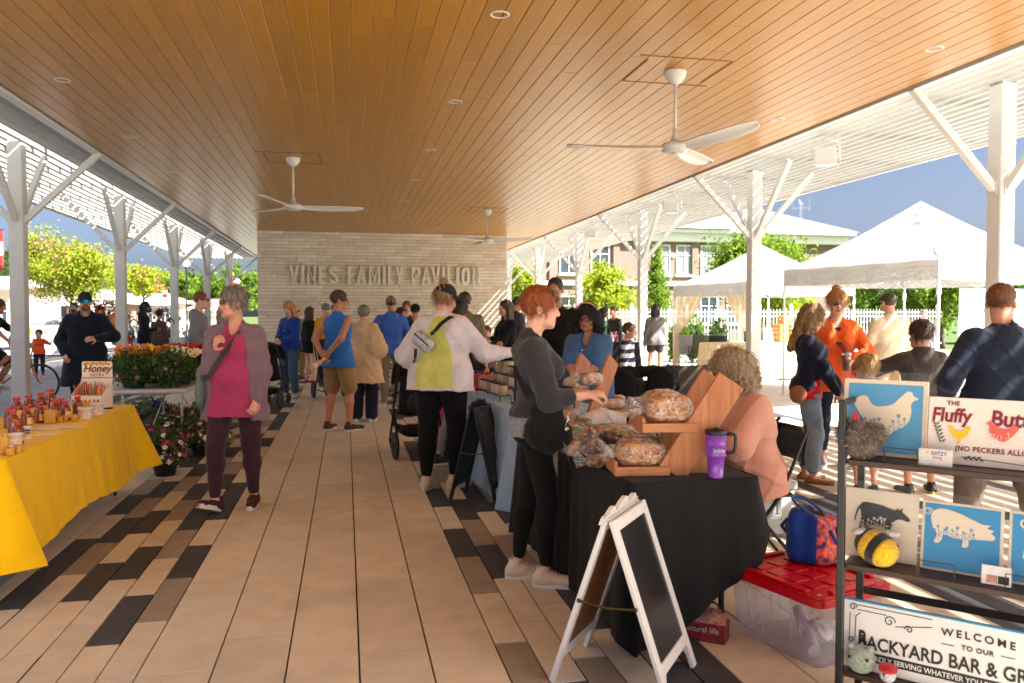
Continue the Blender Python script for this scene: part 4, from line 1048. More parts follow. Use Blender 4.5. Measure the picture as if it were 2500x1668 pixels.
# white picket fence behind the tents
fx0, fy = 6.6, 31.0
fe = thing('picket_fence', 'white metal picket fence running behind the tents on the right', 'fence', (fx0, fy, -.1))
V, F = cham((.035, .03, 1.75), .004); md = meshdata(V, F, M('fence_white', (.46, .47, .48), rough=.5), 'picket')
for i in range(130): inst(md, fe, (i * .15, 0, .98), name='picket')
for i in range(9):
    m = MB(); m.box((i * 2.4 + .07, .0, 1.0), (.11, .11, 2.0), bv=.01); m.lathe([(.06, 2.0), (.07, 2.03), (1e-5, 2.12)], 8, (i * 2.4 + .07, 0, 0)); m.build('post', WHITE, fe)
for z in (.35, 1.55, 1.72):
    m = MB(); m.bar((-.1, 0, z), (19.5, 0, z), .05, .05); m.build('rail', WHITE, fe)
# small white railing left of the end wall
lx, ly = spot(545, 40); t = thing('white_railing', 'short white balustrade beside the left edge of the end wall', 'railing', (lx, ly, -.05))
for i in range(7): m = MB(); m.box((-.6 + i * .2, 0, 1.9), (.05, .05, .62), bv=.005); m.build('baluster', WHITE, t)
for z in (1.55, 2.22): m = MB(); m.box((0, 0, z), (1.4, .09, .08), bv=.01); m.build('rail', WHITE, t)
for q in (-.7, .7): m = MB(); m.box((q, 0, 1.2), (.12, .12, 2.4), bv=.01); m.build('post', WHITE, t)

# clipped bushes
for i, (px, zc, ytop, wpx, lab) in enumerate(((1692, 26, 780, 62, 'clipped round green bush seen inside the curtained tent'), (1752, 25.5, 785, 48, 'clipped round bush, darker, against the tent curtain'), (1650, 26, 795, 40, 'small clipped bush at the left curtain of the tent'))):
    x, y = spot(px, zc); t = thing('clipped_bush', lab, 'bush', (x, y, -.1), group='clipped bushes'); zt = hgt(ytop, zc) + .1; r = wpx / 2 / 1944 * zc
    crown('foliage', t, (0, 0), zt / 2 + .05, r, zt / 2, 4200, .035, LF_D if i == 1 else LF_G, 90 + i, 220, .9, .16)
    m = MB(); m.ball((0, 0, zt / 2), r * .8, 14, (1, 1, zt / 2 / r)); m.build('core', M('bush_core', (.02, .035, .01), rough=1), t, True)

# ------------------------------------------------------------------ market tents
CANV = bpy.data.materials.new('tent_canvas'); CANV.use_nodes = True
_n = CANV.node_tree.nodes; _l = CANV.node_tree.links; _b = _n['Principled BSDF']; _b.inputs['Base Color'].default_value = (.50, .50, .505, 1); _b.inputs['Roughness'].default_value = .7
_t = _n.new('ShaderNodeBsdfTranslucent'); _t.inputs[0].default_value = (.55, .54, .50, 1); _mx = _n.new('ShaderNodeMixShader'); _mx.inputs[0].default_value = .10
_l.new(_b.outputs[0], _mx.inputs[1]); _l.new(_t.outputs[0], _mx.inputs[2]); _l.new(_mx.outputs[0], _n['Material Output'].inputs[0])
_nb = _n.new('ShaderNodeTexNoise'); _nb.inputs['Scale'].default_value = 5; _bp = _n.new('ShaderNodeBump'); _bp.inputs['Strength'].default_value = .9; _bp.inputs['Distance'].default_value = .05; _l.new(_nb.outputs[0], _bp.inputs['Height']); _l.new(_bp.outputs[0], _b.inputs['Normal'])
TPOLE = M('tent_pole', (.72, .72, .70), rough=.35, var=.04)
def tent(label, corner, ang, w_, d_, ze, zp):
    """canopy tent; corner = near left corner, w_ along the front, d_ back"""
    t = thing('canopy_tent', label, 'tent', (*corner, 0), rz=ang, group='white market tents')
    cx, cy = w_ / 2, d_ / 2; c4 = [(0, 0), (w_, 0), (w_, d_), (0, d_)]
    for k in range(4):
        a, b = c4[k], c4[(k + 1) % 4]
        def pan(u, v, a=a, b=b):
            x = a[0] + (b[0] - a[0]) * u; y = a[1] + (b[1] - a[1]) * u; z = ze + .28; vv = v ** 1.12
            x += (cx - x) * v; y += (cy - y) * v
            return (x, y, z + (zp - z) * vv - .05 * math.sin(math.pi * v) * (.4 + .6 * math.sin(math.pi * u)) + .012 * math.sin(u * 23 + v * 9) * (1 - v))
        m = MB(); m.grid(pan, 17, 10); o = m.build('roof_panel', CANV, t, True)
        def val(u, v, a=a, b=b):
            x = a[0] + (b[0] - a[0]) * u; y = a[1] + (b[1] - a[1]) * u; nx, ny = (b[1] - a[1]) / math.hypot(b[0] - a[0], b[1] - a[1]), -(b[0] - a[0]) / math.hypot(b[0] - a[0], b[1] - a[1])
            e = .015 + .018 * v * math.sin(u * 31); return (x + nx * e, y + ny * e, ze + .28 - .30 * v - .02 * math.sin(math.pi * u) * v)
        m = MB(); m.grid(val, 25, 4); m.build('valance', CANV, t, True)
        m = MB(); m.tube([(*a, 0), (*a, ze + .27)], .021, 8); m.tube([(*a, 0), (*a, .02)], .06, 8); m.tube([(*a, ze - .25), (*a, ze - .12)], .034, 8); m.build('pole', TPOLE, t, True)
        n_ = 6; m = MB()
        for i in range(n_):
            u0, u1 = i / n_, (i + 1) / n_; p = lambda u, z: (a[0] + (b[0] - a[0]) * u, a[1] + (b[1] - a[1]) * u, z)
            m.tube([p(u0, ze + .22 - (.26 if i % 2 else 0)), p(u1, ze + .22 - (0 if i % 2 else .26))], .010, 6); m.tube([p(u0, ze - .04 + (.26 if i % 2 else 0)), p(u1, ze - .04 + (0 if i % 2 else .26))], .010, 6)
        m.build('truss', TPOLE, t)
    return t
tB = tent('near white canopy tent on the right with its left roof panel in shade', (8.7, 10.4), 12.5, 3.15, 3.2, 2.06, 3.5)
tA = tent('white canopy tent with tan curtains behind the second right column', (9.45, 17.4), 12.5, 3.3, 3.1, 2.02, 3.35)
SHEER = M('tan_sheer', rgb(226, 206, 170), rough=.9, var=.06, nscale=12, stretch=(8, 8, .6), alpha=.86)
def curtain(lab, x, y, z1, wd0, dirv, tie=.95):
    t = thing('tied_curtain', lab, 'curtain', (x, y, 0), group='tan curtains of the tent')
    def f(u, v):
        z = z1 * (1 - v); k = abs(z - tie) ; w_ = .07 + (wd0 - .07) * min(1, (max(0, z - tie) / (z1 - tie)) ** .8) if z > tie else .07 + .16 * min(1, k / .7)
        a = (u - (0 if z > tie else .3)) * w_
        return (dirv[0] * a + dirv[1] * .035 * math.sin(u * 26 + v), dirv[1] * a - dirv[0] * .035 * math.sin(u * 26 + v), z + .02)
    m = MB(); m.grid(f, 34, 26); o = m.build('drape', SHEER, t, True)
    m = MB(); m.tube([(dirv[0] * .035 + .06 * math.cos(a), dirv[1] * .035 + .06 * math.sin(a), tie) for a in [i * .785 for i in range(8)]], .015, 6, closed=True); m.build('tie', SHEER, t, True)
d1 = (math.cos(R(102.5)), math.sin(R(102.5)))
curtain('left tan curtain tied back on the far tent', 9.45 + d1[0] * 3.05, 17.4 + d1[1] * 3.05, 2.1, 1.0, (.976, .216)); curtain('right tan curtain tied back beside the second right column', 9.5, 17.55, 2.1, 1.0, (-.3, .95))

BURL = fabric('burlap', rgb(204, 182, 146), var=.12, b=.6, bs=90) if 'fabric' in globals() else M('cloth_burlap', rgb(204, 182, 146), rough=.95, var=.12, nscale=9, bump=.5, bscale=90)
def draped(name, lab, cat, cx, cy, w_, d_, h, rz, mat, drop=None, ripple=.02, nfold=9, flare=.04, group=None, top_mat=None, seed=0):
    """table hidden under a floor-length cloth: top, hanging skirt with folds and the legs beneath"""
    t = thing(name, lab, cat, (cx, cy, 0), rz=rz, group=group); drop = drop if drop is not None else h - .01
    per = [(-w_ / 2, -d_ / 2), (w_ / 2, -d_ / 2), (w_ / 2, d_ / 2), (-w_ / 2, d_ / 2)]; Ls = [w_, d_, w_, d_]; tot = sum(Ls); N = int(tot / .035)
    def pt(u):
        s_ = (u % 1) * tot
        for k in range(4):
            if s_ <= Ls[k] or k == 3:
                a, b = per[k], per[(k + 1) % 4]; f = min(1, s_ / Ls[k]); n_ = ((b[1] - a[1]) / Ls[k], -(b[0] - a[0]) / Ls[k]); cf = min(f, 1 - f) * Ls[k]
                return a[0] + (b[0] - a[0]) * f, a[1] + (b[1] - a[1]) * f, n_[0], n_[1], cf, k, f
            s_ -= Ls[k]
    def sk(u, v):
        x, y, nx, ny, cf, k, f = pt(u); fold = math.sin(u * 2 * math.pi * nfold * 2 + seed + 1.3 * math.sin(u * 37 + seed)) * .6 + .4 * math.sin(u * 2 * math.pi * nfold * 3.7 + seed)
        fold *= .25 + .95 * math.sin(u * 11.3 + seed * 1.9) ** 2
        dr = drop(k, f) if callable(drop) else drop
        crn = math.exp(-(cf / .12) ** 2)
        e = .012 + flare * v * (1 + 1.2 * crn) + ripple * fold * v ** .8
        x2, y2 = x / (w_ / 2), y / (d_ / 2)
        return (x + nx * e + crn * .3 * e * math.copysign(1, x), y + ny * e + crn * .3 * e * math.copysign(1, y), h - .006 * (1 - v) * 0 - dr * v ** 1.0 - (.012 * min(1, v * 8)))
    m = MB(); m.grid(sk, N, 14, True); m.build('skirt', mat, t, True)
    m = MB(); m.box((0, 0, h - .012), (w_ + .022, d_ + .022, .026), bv=.011); m.build('cloth_top', top_mat or mat, t)
    for qx in (-1, 1):
        for qy in (-1, 1):
            m = MB(); m.tube([(qx * (w_ / 2 - .12), qy * (d_ / 2 - .1), .0), (qx * (w_ / 2 - .12), qy * (d_ / 2 - .1), h - .03)], .014, 8); m.build('leg', BLACKM, t)
    return t
x, y = spot(1893, 18.6); draped('covered_table', 'burlap-covered stall table with wooden crates under the curtained tent', 'table', x + .3, y + .6, 2.0, .75, .85, 12, BURL, nfold=10)
CRATE = wood_mat('crate_wood', rgb(206, 140, 62), rgb(228, 170, 90), .7, scale=(2, 2, 12), rand=.1)
def crate(lab, x, y, z, sx, sy, sz, rz, n=3):
    t = thing('wooden_crate', lab, 'crate', (x, y, z), rz=rz, group='wooden crates on the burlap table')
    for k in range(n):
        zz = sz * (k + .5) / n
        for q in (-1, 1):
            m = MB(); m.box((0, q * sy / 2, zz), (sx, .014, sz / n * .82), bv=.002); m.build('slat', CRATE, t)
            m = MB(); m.box((q * sx / 2, 0, zz), (.014, sy - .02, sz / n * .82), bv=.002); m.build('slat', CRATE, t)
    m = MB(); m.box((0, 0, .01), (sx, sy, .015), bv=.002); m.build('bottom_board', CRATE, t)
crate('tall orange wooden crate on end on the burlap table', x + .42, y + .5, .86, .24, .3, .42, 10, 4); crate('wooden crate standing behind the tent pole', x + .75, y + .55, .86, .28, .3, .42, 12, 4); crate('small wooden crate stacked on top of the others', x + .6, y + .58, 1.29, .26, .22, .20, 20, 2)
m = MB(); m.prism([(-.15, 0), (.15, 0), (.13, .34), (-.13, .34)], -.01, .01); t = m.build('sign_board', M('whitewash_board', (.6, .56, .52), rough=.8, var=.2, nscale=15)); setp(t, 'small grey whitewashed board leaning on the burlap table', 'board'); t.location = (x + .02, y + .3, .865); t.rotation_euler = (R(78), 0, R(20))
m = MB(); m.box((0, 0, .13), (.30, .2, .26), bv=.01); t = m.build('display_box', M('dark_crate', (.05, .035, .03), rough=.8)); setp(t, 'dark wooden display box on the burlap table', 'box'); t.location = (x - .33, y + .5, .856)
x2, y2 = spot(1762, 20.3); draped('covered_table', 'small burlap-covered table behind the right tent curtain', 'table', x2 + .35, y2 + .5, 1.1, .7, .78, 12, BURL, nfold=7)

# camp chairs, stroller under the tent
def camp_chair(lab, x, y, rz, mat, cat='chair'):
    t = thing('camp_chair', lab, cat, (x, y, 0), rz=rz, group='folding camp chairs')
    m = MB(); m.grid(lambda u, v: (-.25 + .5 * u, -.22 + .46 * v, .42 - .05 * math.sin(math.pi * u)), 8, 8); o = m.build('seat', mat, t, True); solid(o, .01)
    m = MB(); m.grid(lambda u, v: (-.27 + .54 * u, .22 + .13 * v + .05 * math.sin(math.pi * u), .42 + .52 * v), 8, 8); o = m.build('backrest', mat, t, True); solid(o, .01)
    for q in (-1, 1):
        for a, b in (((q * .27, -.26, 0), (q * -.27, .3, .0)), ):
            pass
        m = MB(); m.tube([(q * .28, -.25, .0), (q * .27, .26, .62)], .011, 7); m.build('leg', BLACKM, t)
        m = MB(); m.tube([(q * .28, .28, .0), (q * .27, -.23, .6)], .011, 7); m.build('leg', BLACKM, t)
        m = MB(); m.tube([(q * .27, .22, .42), (q * .27, .35, .96)], .011, 7); m.build('upright', BLACKM, t)
        m = MB(); m.box((q * .28, 0, .62), (.06, .46, .02), bv=.006); m.build('armrest', mat, t)
for lab, px, zc, rz, c in (('grey folding camp chair inside the far tent', 1668, 23, 160, (.35, .36, .38)), ('olive folding camp chair inside the far tent', 1708, 22.5, 170, (.12, .12, .08)), ('black folding camp chair inside the far tent, by the curtain', 1738, 21.8, 185, (.02, .02, .025))):
    x, y = spot(px, zc); camp_chair(lab, x, y, rz, M('chair_cloth_%d' % px, c, rough=.85, var=.1))

# white side wall, yellow bag beyond the near tent
x, y = spot(2420, 15.0); m = MB(); m.grid(lambda u, v: (-.9 + 2.6 * u, .03 * math.sin(u * 20), 2.0 * v), 20, 4); t = m.build('tent_side_wall', CANV, None, True); setp(t, 'white fabric side wall hanging at the back of the near tent', 'tent wall'); t.location = (x, y, 0); t.rotation_euler = (0, 0, R(12))

# ------------------------------------------------------------------ left side: lamps, banners, car, stalls
def lamp(lab, px, zc, yg, banner=None):
    x, y = spot(px, zc); t = thing('street_lamp', lab, 'street lamp', (x, y, -.05), group='black street lamps with white globes'); z = hgt(yg, zc)
    m = MB(); m.lathe([(.16, 0), (.16, .3), (.09, .4), (.07, .9), (.05, 1.0), (.045, z - .15), (.08, z - .1), (.1, z - .02)], 12); m.build('pole', BLACKM, t, True)
    m = MB(); m.ball((0, 0, z + .18), .21, 14); m.build('globe', M('lamp_globe', (.8, .8, .78), rough=.3), t, True)
    m = MB(); m.lathe([(.1, z + .36), (.05, z + .42), (.02, z + .5), (1e-5, z + .52)], 10); m.build('finial', BLACKM, t, True)
lamp('black lamp post with white globe between the second and third left columns', 457, 45, 648)
lamp('small distant lamp post with white globe near the end wall', 581, 62, 690)
RED = M('banner_red', rgb(214, 36, 34), rough=.8, var=.05)
def banner(lab, px0, px1, zc, y0, y1, txt=None, pole=True):
    (x0, ya), (x1, yb) = spot(px0, zc), spot(px1, zc); t = thing('street_banner', lab, 'banner', (x0, ya, 0), rz=math.degrees(math.atan2(yb - ya, x1 - x0)), group='red street banners'); w_ = math.hypot(x1 - x0, yb - ya); za, zb = hgt(y1, zc), hgt(y0, zc)
    m = MB(); m.grid(lambda u, v: (w_ * u, .015 * math.sin(u * 5 + v * 4), za + (zb - za) * v), 6, 10); o = m.build('cloth', RED, t, True); solid(o, .004)
    m = MB(); m.box((w_ / 2, -.02, za + (zb - za) * .52), (w_ * .99, .004, (zb - za) * .36), bv=.001); m.build('white_band', WHITE2, t)
    if txt:
        V, F = text_geo(txt, (zb - za) * .15, bold=.004, align='RIGHT'); raw('lettering', [(v[0] + w_ * .96, -.026 + v[2], v[1] + za + (zb - za) * .40) for v in V], F, RED, t)
    if pole:
        m = MB(); m.tube([(-.06, 0, 0), (-.06, 0, zb + .4)], .045, 8); m.tube([(-.06, 0, zb + .03), (w_ + .03, 0, zb + .03)], .015, 6); m.tube([(-.06, 0, za - .03), (w_ + .03, 0, za - .03)], .015, 6); m.build('pole', BLACKM, t)
banner('large red banner with a white band at the left edge of the picture', -32, 13, 26, 563, 655, 'ING'); banner('small red banner on a pole beyond the third left column', 398, 410, 60, 700, 725); banner('tiny red banner on a pole near the end wall', 568, 578, 66, 676, 694)

def car(lab, x, y, rz, col):
    t = thing('parked_car', lab, 'car', (x, y, -.09), rz=rz)
    pm = M('car_paint_%d' % int(col[0] * 100), col, rough=.25, var=.02, coat=.6, metal=.3)
    prof = [(-2.2, .45), (-2.25, .75), (-2.0, .92), (-1.35, .98), (-.75, 1.42), (.55, 1.46), (1.25, 1.05), (2.1, .95), (2.25, .7), (2.22, .42), (1.75, .35), (-1.8, .35)]
    m = MB(); n_ = len(prof); V = []
    for yy, k in ((-.86, .93), (-.80, 1), (.80, 1), (.86, .93)):
        for px_, pz in prof: V.append((px_, yy * (1 if pz < 1 else .86), .35 + (pz - .35) * k if abs(yy) > .85 else pz))
    F = [tuple(range(n_)), tuple(range(4 * n_ - 1, 3 * n_ - 1, -1))]
    for r_ in range(3): F += [(r_ * n_ + i, (r_ + 1) * n_ + i, (r_ + 1) * n_ + (i + 1) % n_, r_ * n_ + (i + 1) % n_) for i in range(n_)]
    m.add(V, F); m.build('body', pm, t)
    GL = M('car_glass', (.03, .05, .05), rough=.05, spec=.9)
    m = MB(); m.add([(.62, -.66, 1.42), (1.22, -.7, 1.09), (1.22, .7, 1.09), (.62, .66, 1.42)], [(0, 1, 2, 3)]); o = m.build('windscreen', GL, t); o.location = (.02, 0, .02)
    for q in (-1, 1):
        m = MB(); m.add([(-.7, q * .715, 1.36), (.5, q * .715, 1.38), (1.0, q * .775, 1.06), (-1.1, q * .775, 1.03)], [(0, 1, 2, 3)]); o = m.build('side_window', GL, t); o.location = (0, q * .02, 0); solid(o, .01)
        m = MB(); m.box((2.16, q * .62, .72), (.12, .32, .14), bv=.03); m.build('headlight', M('headlight', (.8, .8, .8), rough=.1), t)
        for xx in (-1.4, 1.4):
            m = MB(); m.lathe([(.2, -.1), (.31, -.1), (.33, -.06), (.33, .06), (.31, .1), (.2, .1)], 20, mtx=Matrix.Translation((xx, q * .80, .33)) @ Matrix.Rotation(R(90), 4, 'X')); wo = m.build('wheel', SOLED if 'SOLED' in globals() else BLACKM, t, True)
            m = MB(); m.lathe([(1e-5, q * -.09), (.2, q * -.08), (.21, 0)], 16, mtx=Matrix.Translation((xx, q * .80, .33)) @ Matrix.Rotation(R(90), 4, 'X')); m.build('hub', CHROME, wo, True)
    return t
car('silver parked car at the left edge behind the column', -11.9, 24.6, 15, (.45, .47, .48))
x, y = spot(120, 44); car('white parked car behind the child in orange', x, y, 5, (.72, .72, .72))
x, y = spot(232, 46); car('dark parked car beyond the wreath stall', x, y, 5, (.06, .07, .09))

# wreath stall
def wreath(t, x, z, r, mats, seed, y=0):
    rs = np.random.RandomState(seed); n_ = 26; C = np.array([(x + r * math.cos(a), y, z + r * math.sin(a)) for a in np.linspace(0, 2 * math.pi, n_)[:-1]])
    V, F = leaves(C, np.full(len(C), r * .55), 420, r * .22, rs); rawnp('wreath', V, F, mats[0], t, False)
    m = MB()
    for i in range(5): a = rs.rand() * 6.28; m.ball((x + r * math.cos(a), y - r * .4, z + r * math.sin(a)), r * .3, 8)
    m.build('ornament', mats[1], t, True)
lm = lambda n, a, b: leafmat(n, a, b, .1)
MAR = lm('wreath_maroon', (.16, .01, .015), (.30, .03, .03)); CRM = lm('wreath_cream', (.5, .42, .34), (.65, .55, .45)); BRN = lm('wreath_brown', (.10, .05, .03), (.25, .12, .07))
ORG = M('ornament_orange', rgb(240, 140, 30), rough=.5); WHO = M('ornament_white', (.75, .72, .72), rough=.5); RDO = M('ornament_red', rgb(190, 30, 30), rough=.4)
x, y = spot(258, 22.0); t = thing('wreath_rack', 'rack of maroon and orange wreaths behind the man in the dark coat', 'rack', (x, y, 0))
m = MB()
for q in (-.55, .55): m.tube([(q, 0, 0), (q, 0, 1.95)], .02, 6)
for z in (.5, 1.1, 1.9): m.tube([(-.55, 0, z), (.55, 0, z)], .015, 6)
m.build('frame', BLACKM, t)
for i, (wx, wz, r_, mm) in enumerate(((-.35, 1.62, .2, (MAR, WHO)), (.1, 1.66, .2, (MAR, ORG)), (.42, 1.45, .19, (CRM, ORG)), (-.2, 1.25, .2, (MAR, WHO)), (.25, 1.1, .2, (MAR, ORG)), (.45, .85, .2, (BRN, RDO)), (-.3, .8, .2, (BRN, WHO)))): wreath(t, wx, wz, r_, mm, 40 + i, -.06)
m = MB(); m.lathe([(1e-5, -.03), (.17, -.03), (.19, 0), (.17, .03), (1e-5, .03)], 24, mtx=Matrix.Translation((.34, -.2, 1.27)) @ Matrix.Rotation(R(90), 4, 'X')); m.build('pumpkin_plaque', ORG, t, True)
# ornament stall
x, y = spot(388, 25.5); t = draped('covered_table', 'white-clothed stall table beside the black-capped man', 'table', x, y, 1.5, .7, .78, 8, M('white_tablecloth', (.72, .71, .74), rough=.9, var=.04), nfold=8)
t = thing('ornament_panel', 'grid panel hung with white, red and brown ornaments on the left stall', 'display panel', (x, y + .45, 0), rz=8)
m = MB()
for i in range(7): m.tube([(-.75 + i * .25, 0, .0), (-.75 + i * .25, 0, 1.72)], .006, 5)
for i in range(6): m.tube([(-.75, 0, .85 + i * .17), (.75, 0, .85 + i * .17)], .006, 5)
m.build('grid', BLACKM, t)
for i in range(44):
    m = MB(); m.ball((rnd.uniform(-.72, .72), -.06, rnd.uniform(.85, 1.7)), rnd.uniform(.035, .075), 8, (1, .6, 1.2)); m.build('ornament', rnd.choice((WHO, WHO, RDO, ORG, M('ornament_brown', (.15, .08, .05), rough=.7), M('ornament_lilac', (.4, .38, .5), rough=.6))), t, True)
m = MB(); m.box((0, 0, .035), (.5, .3, .07), bv=.006); t = m.build('wooden_tray', CRATE); setp(t, 'wooden tray on the white stall table at the left', 'tray'); t.location = (x - .3, y - .12, .79)
# white tables and goods along the street, in the sun
x, y = spot(118, 31); draped('covered_table', 'sunlit white stall table behind the child in orange', 'table', x, y, 2.2, .8, .75, 5, MATS['white_tablecloth'], nfold=9)
for i in range(7):
    m = MB(); m.lathe([(.06, 0), (.09, .03), (.08, .18), (.04, .22), (.045, .27)], 10); t = m.build('stall_goods', (WHO, ORG, WHO, CRATE, WHO, RDO, WHO)[i], None, True); setp(t, 'small vase-shaped ornament, %s from the left on the sunlit white stall table' % ORD[i], 'ornament', 'ornaments on the sunlit table'); t.location = (x - .9 + i * .28, y - .1 + .1 * (i % 2), .76)
# stall umbrella-like white screen
m = MB(); m.grid(lambda u, v: (-.9 + 1.8 * u, -.6 + 1.2 * v, 1.05 + .45 * u), 6, 5); t = m.build('white_screen', CANV, None, True); setp(t, 'slanting white fabric screen beyond the child in orange', 'screen'); x, y = spot(130, 34); t.location = (x, y, 0)
m2 = MB(); m2.tube([(0, 0, 0), (0, 0, 1.25)], .03, 8); m2.build('support', TPOLE, t)
# ------------------------------------------------------------------ stalls and goods
def gp(px, py, z):
    """point at height z seen at a photograph pixel"""
    u = (px - 1250) / 1944; v = (834 - py) / 1944; cp, sp = math.cos(R(1.9036)), math.sin(R(1.9036)); f = cp + v * sp; dz = v * cp - sp
    dx = .97898 * u + .20395 * f; dy = .97898 * f - .20395 * u; t = (z - 1.5) / dz
    return dx * t, dy * t
YEL = fabric('yellow_table', rgb(246, 196, 4), var=.05, b=.25, bs=14, sheen=.1)
YT = draped('covered_table', 'long table under a bright yellow cloth at the left, set with honey', 'table', -2.135, 5.9, .73, 2.62, .745, 0, YEL, drop=lambda k, f: .52 + .03 * math.sin(f * 9 + k), ripple=.016, nfold=13, flare=.075, seed=2)
def tz(zx, zy, z=.752): return gp(zx / 7.84, 940 + zy / 7.84, z)
HONEY = bpy.data.materials.new('honey'); HONEY.use_nodes = True; _b = HONEY.node_tree.nodes['Principled BSDF']; _b.inputs['Base Color'].default_value = (.34, .055, .006, 1); _b.inputs['Roughness'].default_value = .12; _b.inputs['Transmission Weight'].default_value = .45; _b.inputs['IOR'].default_value = 1.45; _b.inputs['Coat Weight'].default_value = .6
CAPR = M('red_cap', rgb(206, 22, 34), rough=.35, var=.03); CLEARP = M('clear_plastic', (.8, .8, .8), rough=.1, alpha=.25)
LABEL = M('honey_label', rgb(230, 160, 60), rough=.5, col2=rgb(246, 210, 140), nscale=60)
def bottle(lab, x, y, h, r, rz=0):
    t = thing('honey_bottle', lab, 'bottle', (x, y, .7475), rz=rz, group='honey bottles with red caps'); k = h
    prof = [(r * .82, 0), (r * .95, .01 * k)]
    for i in range(9):
        z = .04 + i * .05; prof += [(r * (.985 + .01 * (i > 1) - .03 * (i == 8)), z * k), (r * .945, (z + .022) * k)]
    prof += [(r * .99, .52 * k), (r * .93, .62 * k), (r * .74, .74 * k), (r * .50, .82 * k), (r * .46, .845 * k)]
    m = MB(); m.lathe(prof, 18); m.build('bottle_body', HONEY, t, True)
    m = MB(); m.lathe([(r * .50, .825 * k), (r * .5, .87 * k)], 16); m.build('neck', CLEARP, t, True)
    m = MB(); m.lathe([(r * .58, .865 * k), (r * .60, .875 * k), (r * .60, .985 * k), (r * .56, k), (1e-5, k)], 18); m.build('cap', CAPR, t, True)
    m = MB(); m.grid(lambda u, v: (r * 1.004 * math.cos(R(-150 + 120 * u) + R(rz) * 0), r * 1.004 * math.sin(R(-150 + 120 * u)), k * (.14 + .34 * v)), 8, 2); o = m.build('label', LABEL, t, True); o.rotation_euler = (0, 0, R(65))
places = ['behind the beeswax block, far row', 'in the back row, left', 'in the back row, second', 'in the back row, third', 'in the back row by the post base']
for lab, zx, zy, hpx, big in (('tall honey bottle, leftmost of the back row', 325, 690, 475, 1), ('tall honey bottle, second of the back row', 555, 640, 470, 1), ('tall honey bottle, third of the back row', 788, 590, 465, 1), ('tall honey bottle, last of the back row', 975, 520, 455, 1),
                              ('small honey bottle at the far left of the group', 180, 805, 400, 0), ('small honey bottle, second from the left', 262, 890, 415, 0), ('small honey bottle behind the white cup', 515, 790, 390, 0), ('small honey bottle left of the tall beeswax block', 768, 715, 385, 0),
                              ('small dark honey bottle right of the tall beeswax block', 1075, 640, 370, 0), ('honey bottle half hidden behind two others', 1180, 600, 365, 0), ('small honey bottle behind the low beeswax cubes', 1255, 660, 370, 0), ('small honey bottle beside the honey sticks box', 1490, 560, 355, 0), ('nearest honey bottle, in front of the white cup', 340, 1110, 450, 0)):
    x, y = tz(zx, zy); zc = x * .204 + y * .979; h = hpx / 7.84 / 1944 * zc; bottle(lab, x, y, h, h * (.255 if not big else .235), rnd.uniform(-20, 20))
WAX = M('beeswax', rgb(206, 150, 44), rough=.5, var=.08, nscale=20, bump=.1, sss=.1)
for lab, zx, zy, w_, h_, rd in (('tall square beeswax candle among the honey bottles', 930, 735, 245, 262, 0), ('low beeswax candle, left of three', 1130, 705, 120, 105, 1), ('low beeswax candle, middle of three', 1248, 690, 105, 120, 1), ('low beeswax candle, right of three', 1420, 690, 130, 125, 1), ('large square beeswax candle at the near left end', 70, 1325, 180, 360, 0), ('small round beeswax candle nearest the cloth edge', 178, 1340, 165, 150, 1), ('small beeswax candle beside the plastic tub', 340, 1290, 150, 160, 1)):
    x, y = tz(zx, zy); zc = x * .204 + y * .979; k = zc / 7.84 / 1944; m = MB(); w_ *= k; h_ *= k; m_ = thing('beeswax_candle', lab, 'candle', (x, y + w_ * .3, .7475), group='beeswax candles', rz=20 if not rd else 0)
    if rd: m.lathe([(w_ * .47, 0), (w_ * .5, .004), (w_ * .5, h_ - .006), (w_ * .46, h_), (w_ * .2, h_ - .003), (1e-5, h_ - .004)], 18); m.build('wax', WAX, m_, True)
    else: m.box((0, 0, h_ / 2), (w_ * .78, w_ * .78, h_), bv=.006); m.build('wax', WAX, m_)
    m = MB(); m.tube([(0, 0, h_ - .006), (.002, 0, h_ + .010)], .0022, 5); m.build('wick', WHITE2, m_)
TUB = M('white_tub', (.72, .70, .66), rough=.35, var=.04, sss=.05)
for lab, zx, zy, w_, h_ in (('white plastic tub of creamed honey, left of the far pair', 1590, 655, 290, 222), ('white plastic tub of creamed honey, right of the far pair', 1825, 585, 270, 245), ('white tub of creamed honey at the near left', 272, 1190, 235, 275), ('narrow white cup with an orange label', 512, 1030, 150, 255)):
    x, y = tz(zx, zy); zc = x * .204 + y * .979; k = zc / 7.84 / 1944; w_ *= k * .5; h_ *= k; t = thing('honey_tub', lab, 'tub', (x, y + w_, .7475), group='white honey tubs')
    m = MB(); m.lathe([(w_ * .78, 0), (w_ * .80, .004), (w_ * .94, h_ * .86), (w_, h_ * .87), (w_, h_ * .96), (w_ * .95, h_), (w_ * .9, h_ * .97), (1e-5, h_ * .97)], 22); m.build('tub_body', TUB, t, True)
    m = MB(); m.grid(lambda u, v: ((w_ * (.80 + .14 * (.2 + .4 * v)) + .001) * math.cos(R(-130 + 80 * u)), (w_ * (.80 + .14 * (.2 + .4 * v)) + .001) * math.sin(R(-130 + 80 * u)), h_ * (.2 + .38 * v)), 8, 2); m.build('label', M('tub_label', rgb(228, 140, 60), rough=.5, col2=rgb(244, 226, 200), nscale=45), t, True)
    if 'narrow' in lab:
        for i, tx in enumerate(('CREAM', 'HONEY')): V, F = text_geo(tx, .016, bold=.0005, align='CENTER'); raw('lettering', [(v[0], -w_ * .99 - .002, v[1] + h_ * (.62 - .2 * i)) for v in V], F, BLACKM if i == 0 else M('ink_orange', rgb(200, 90, 20)), t)
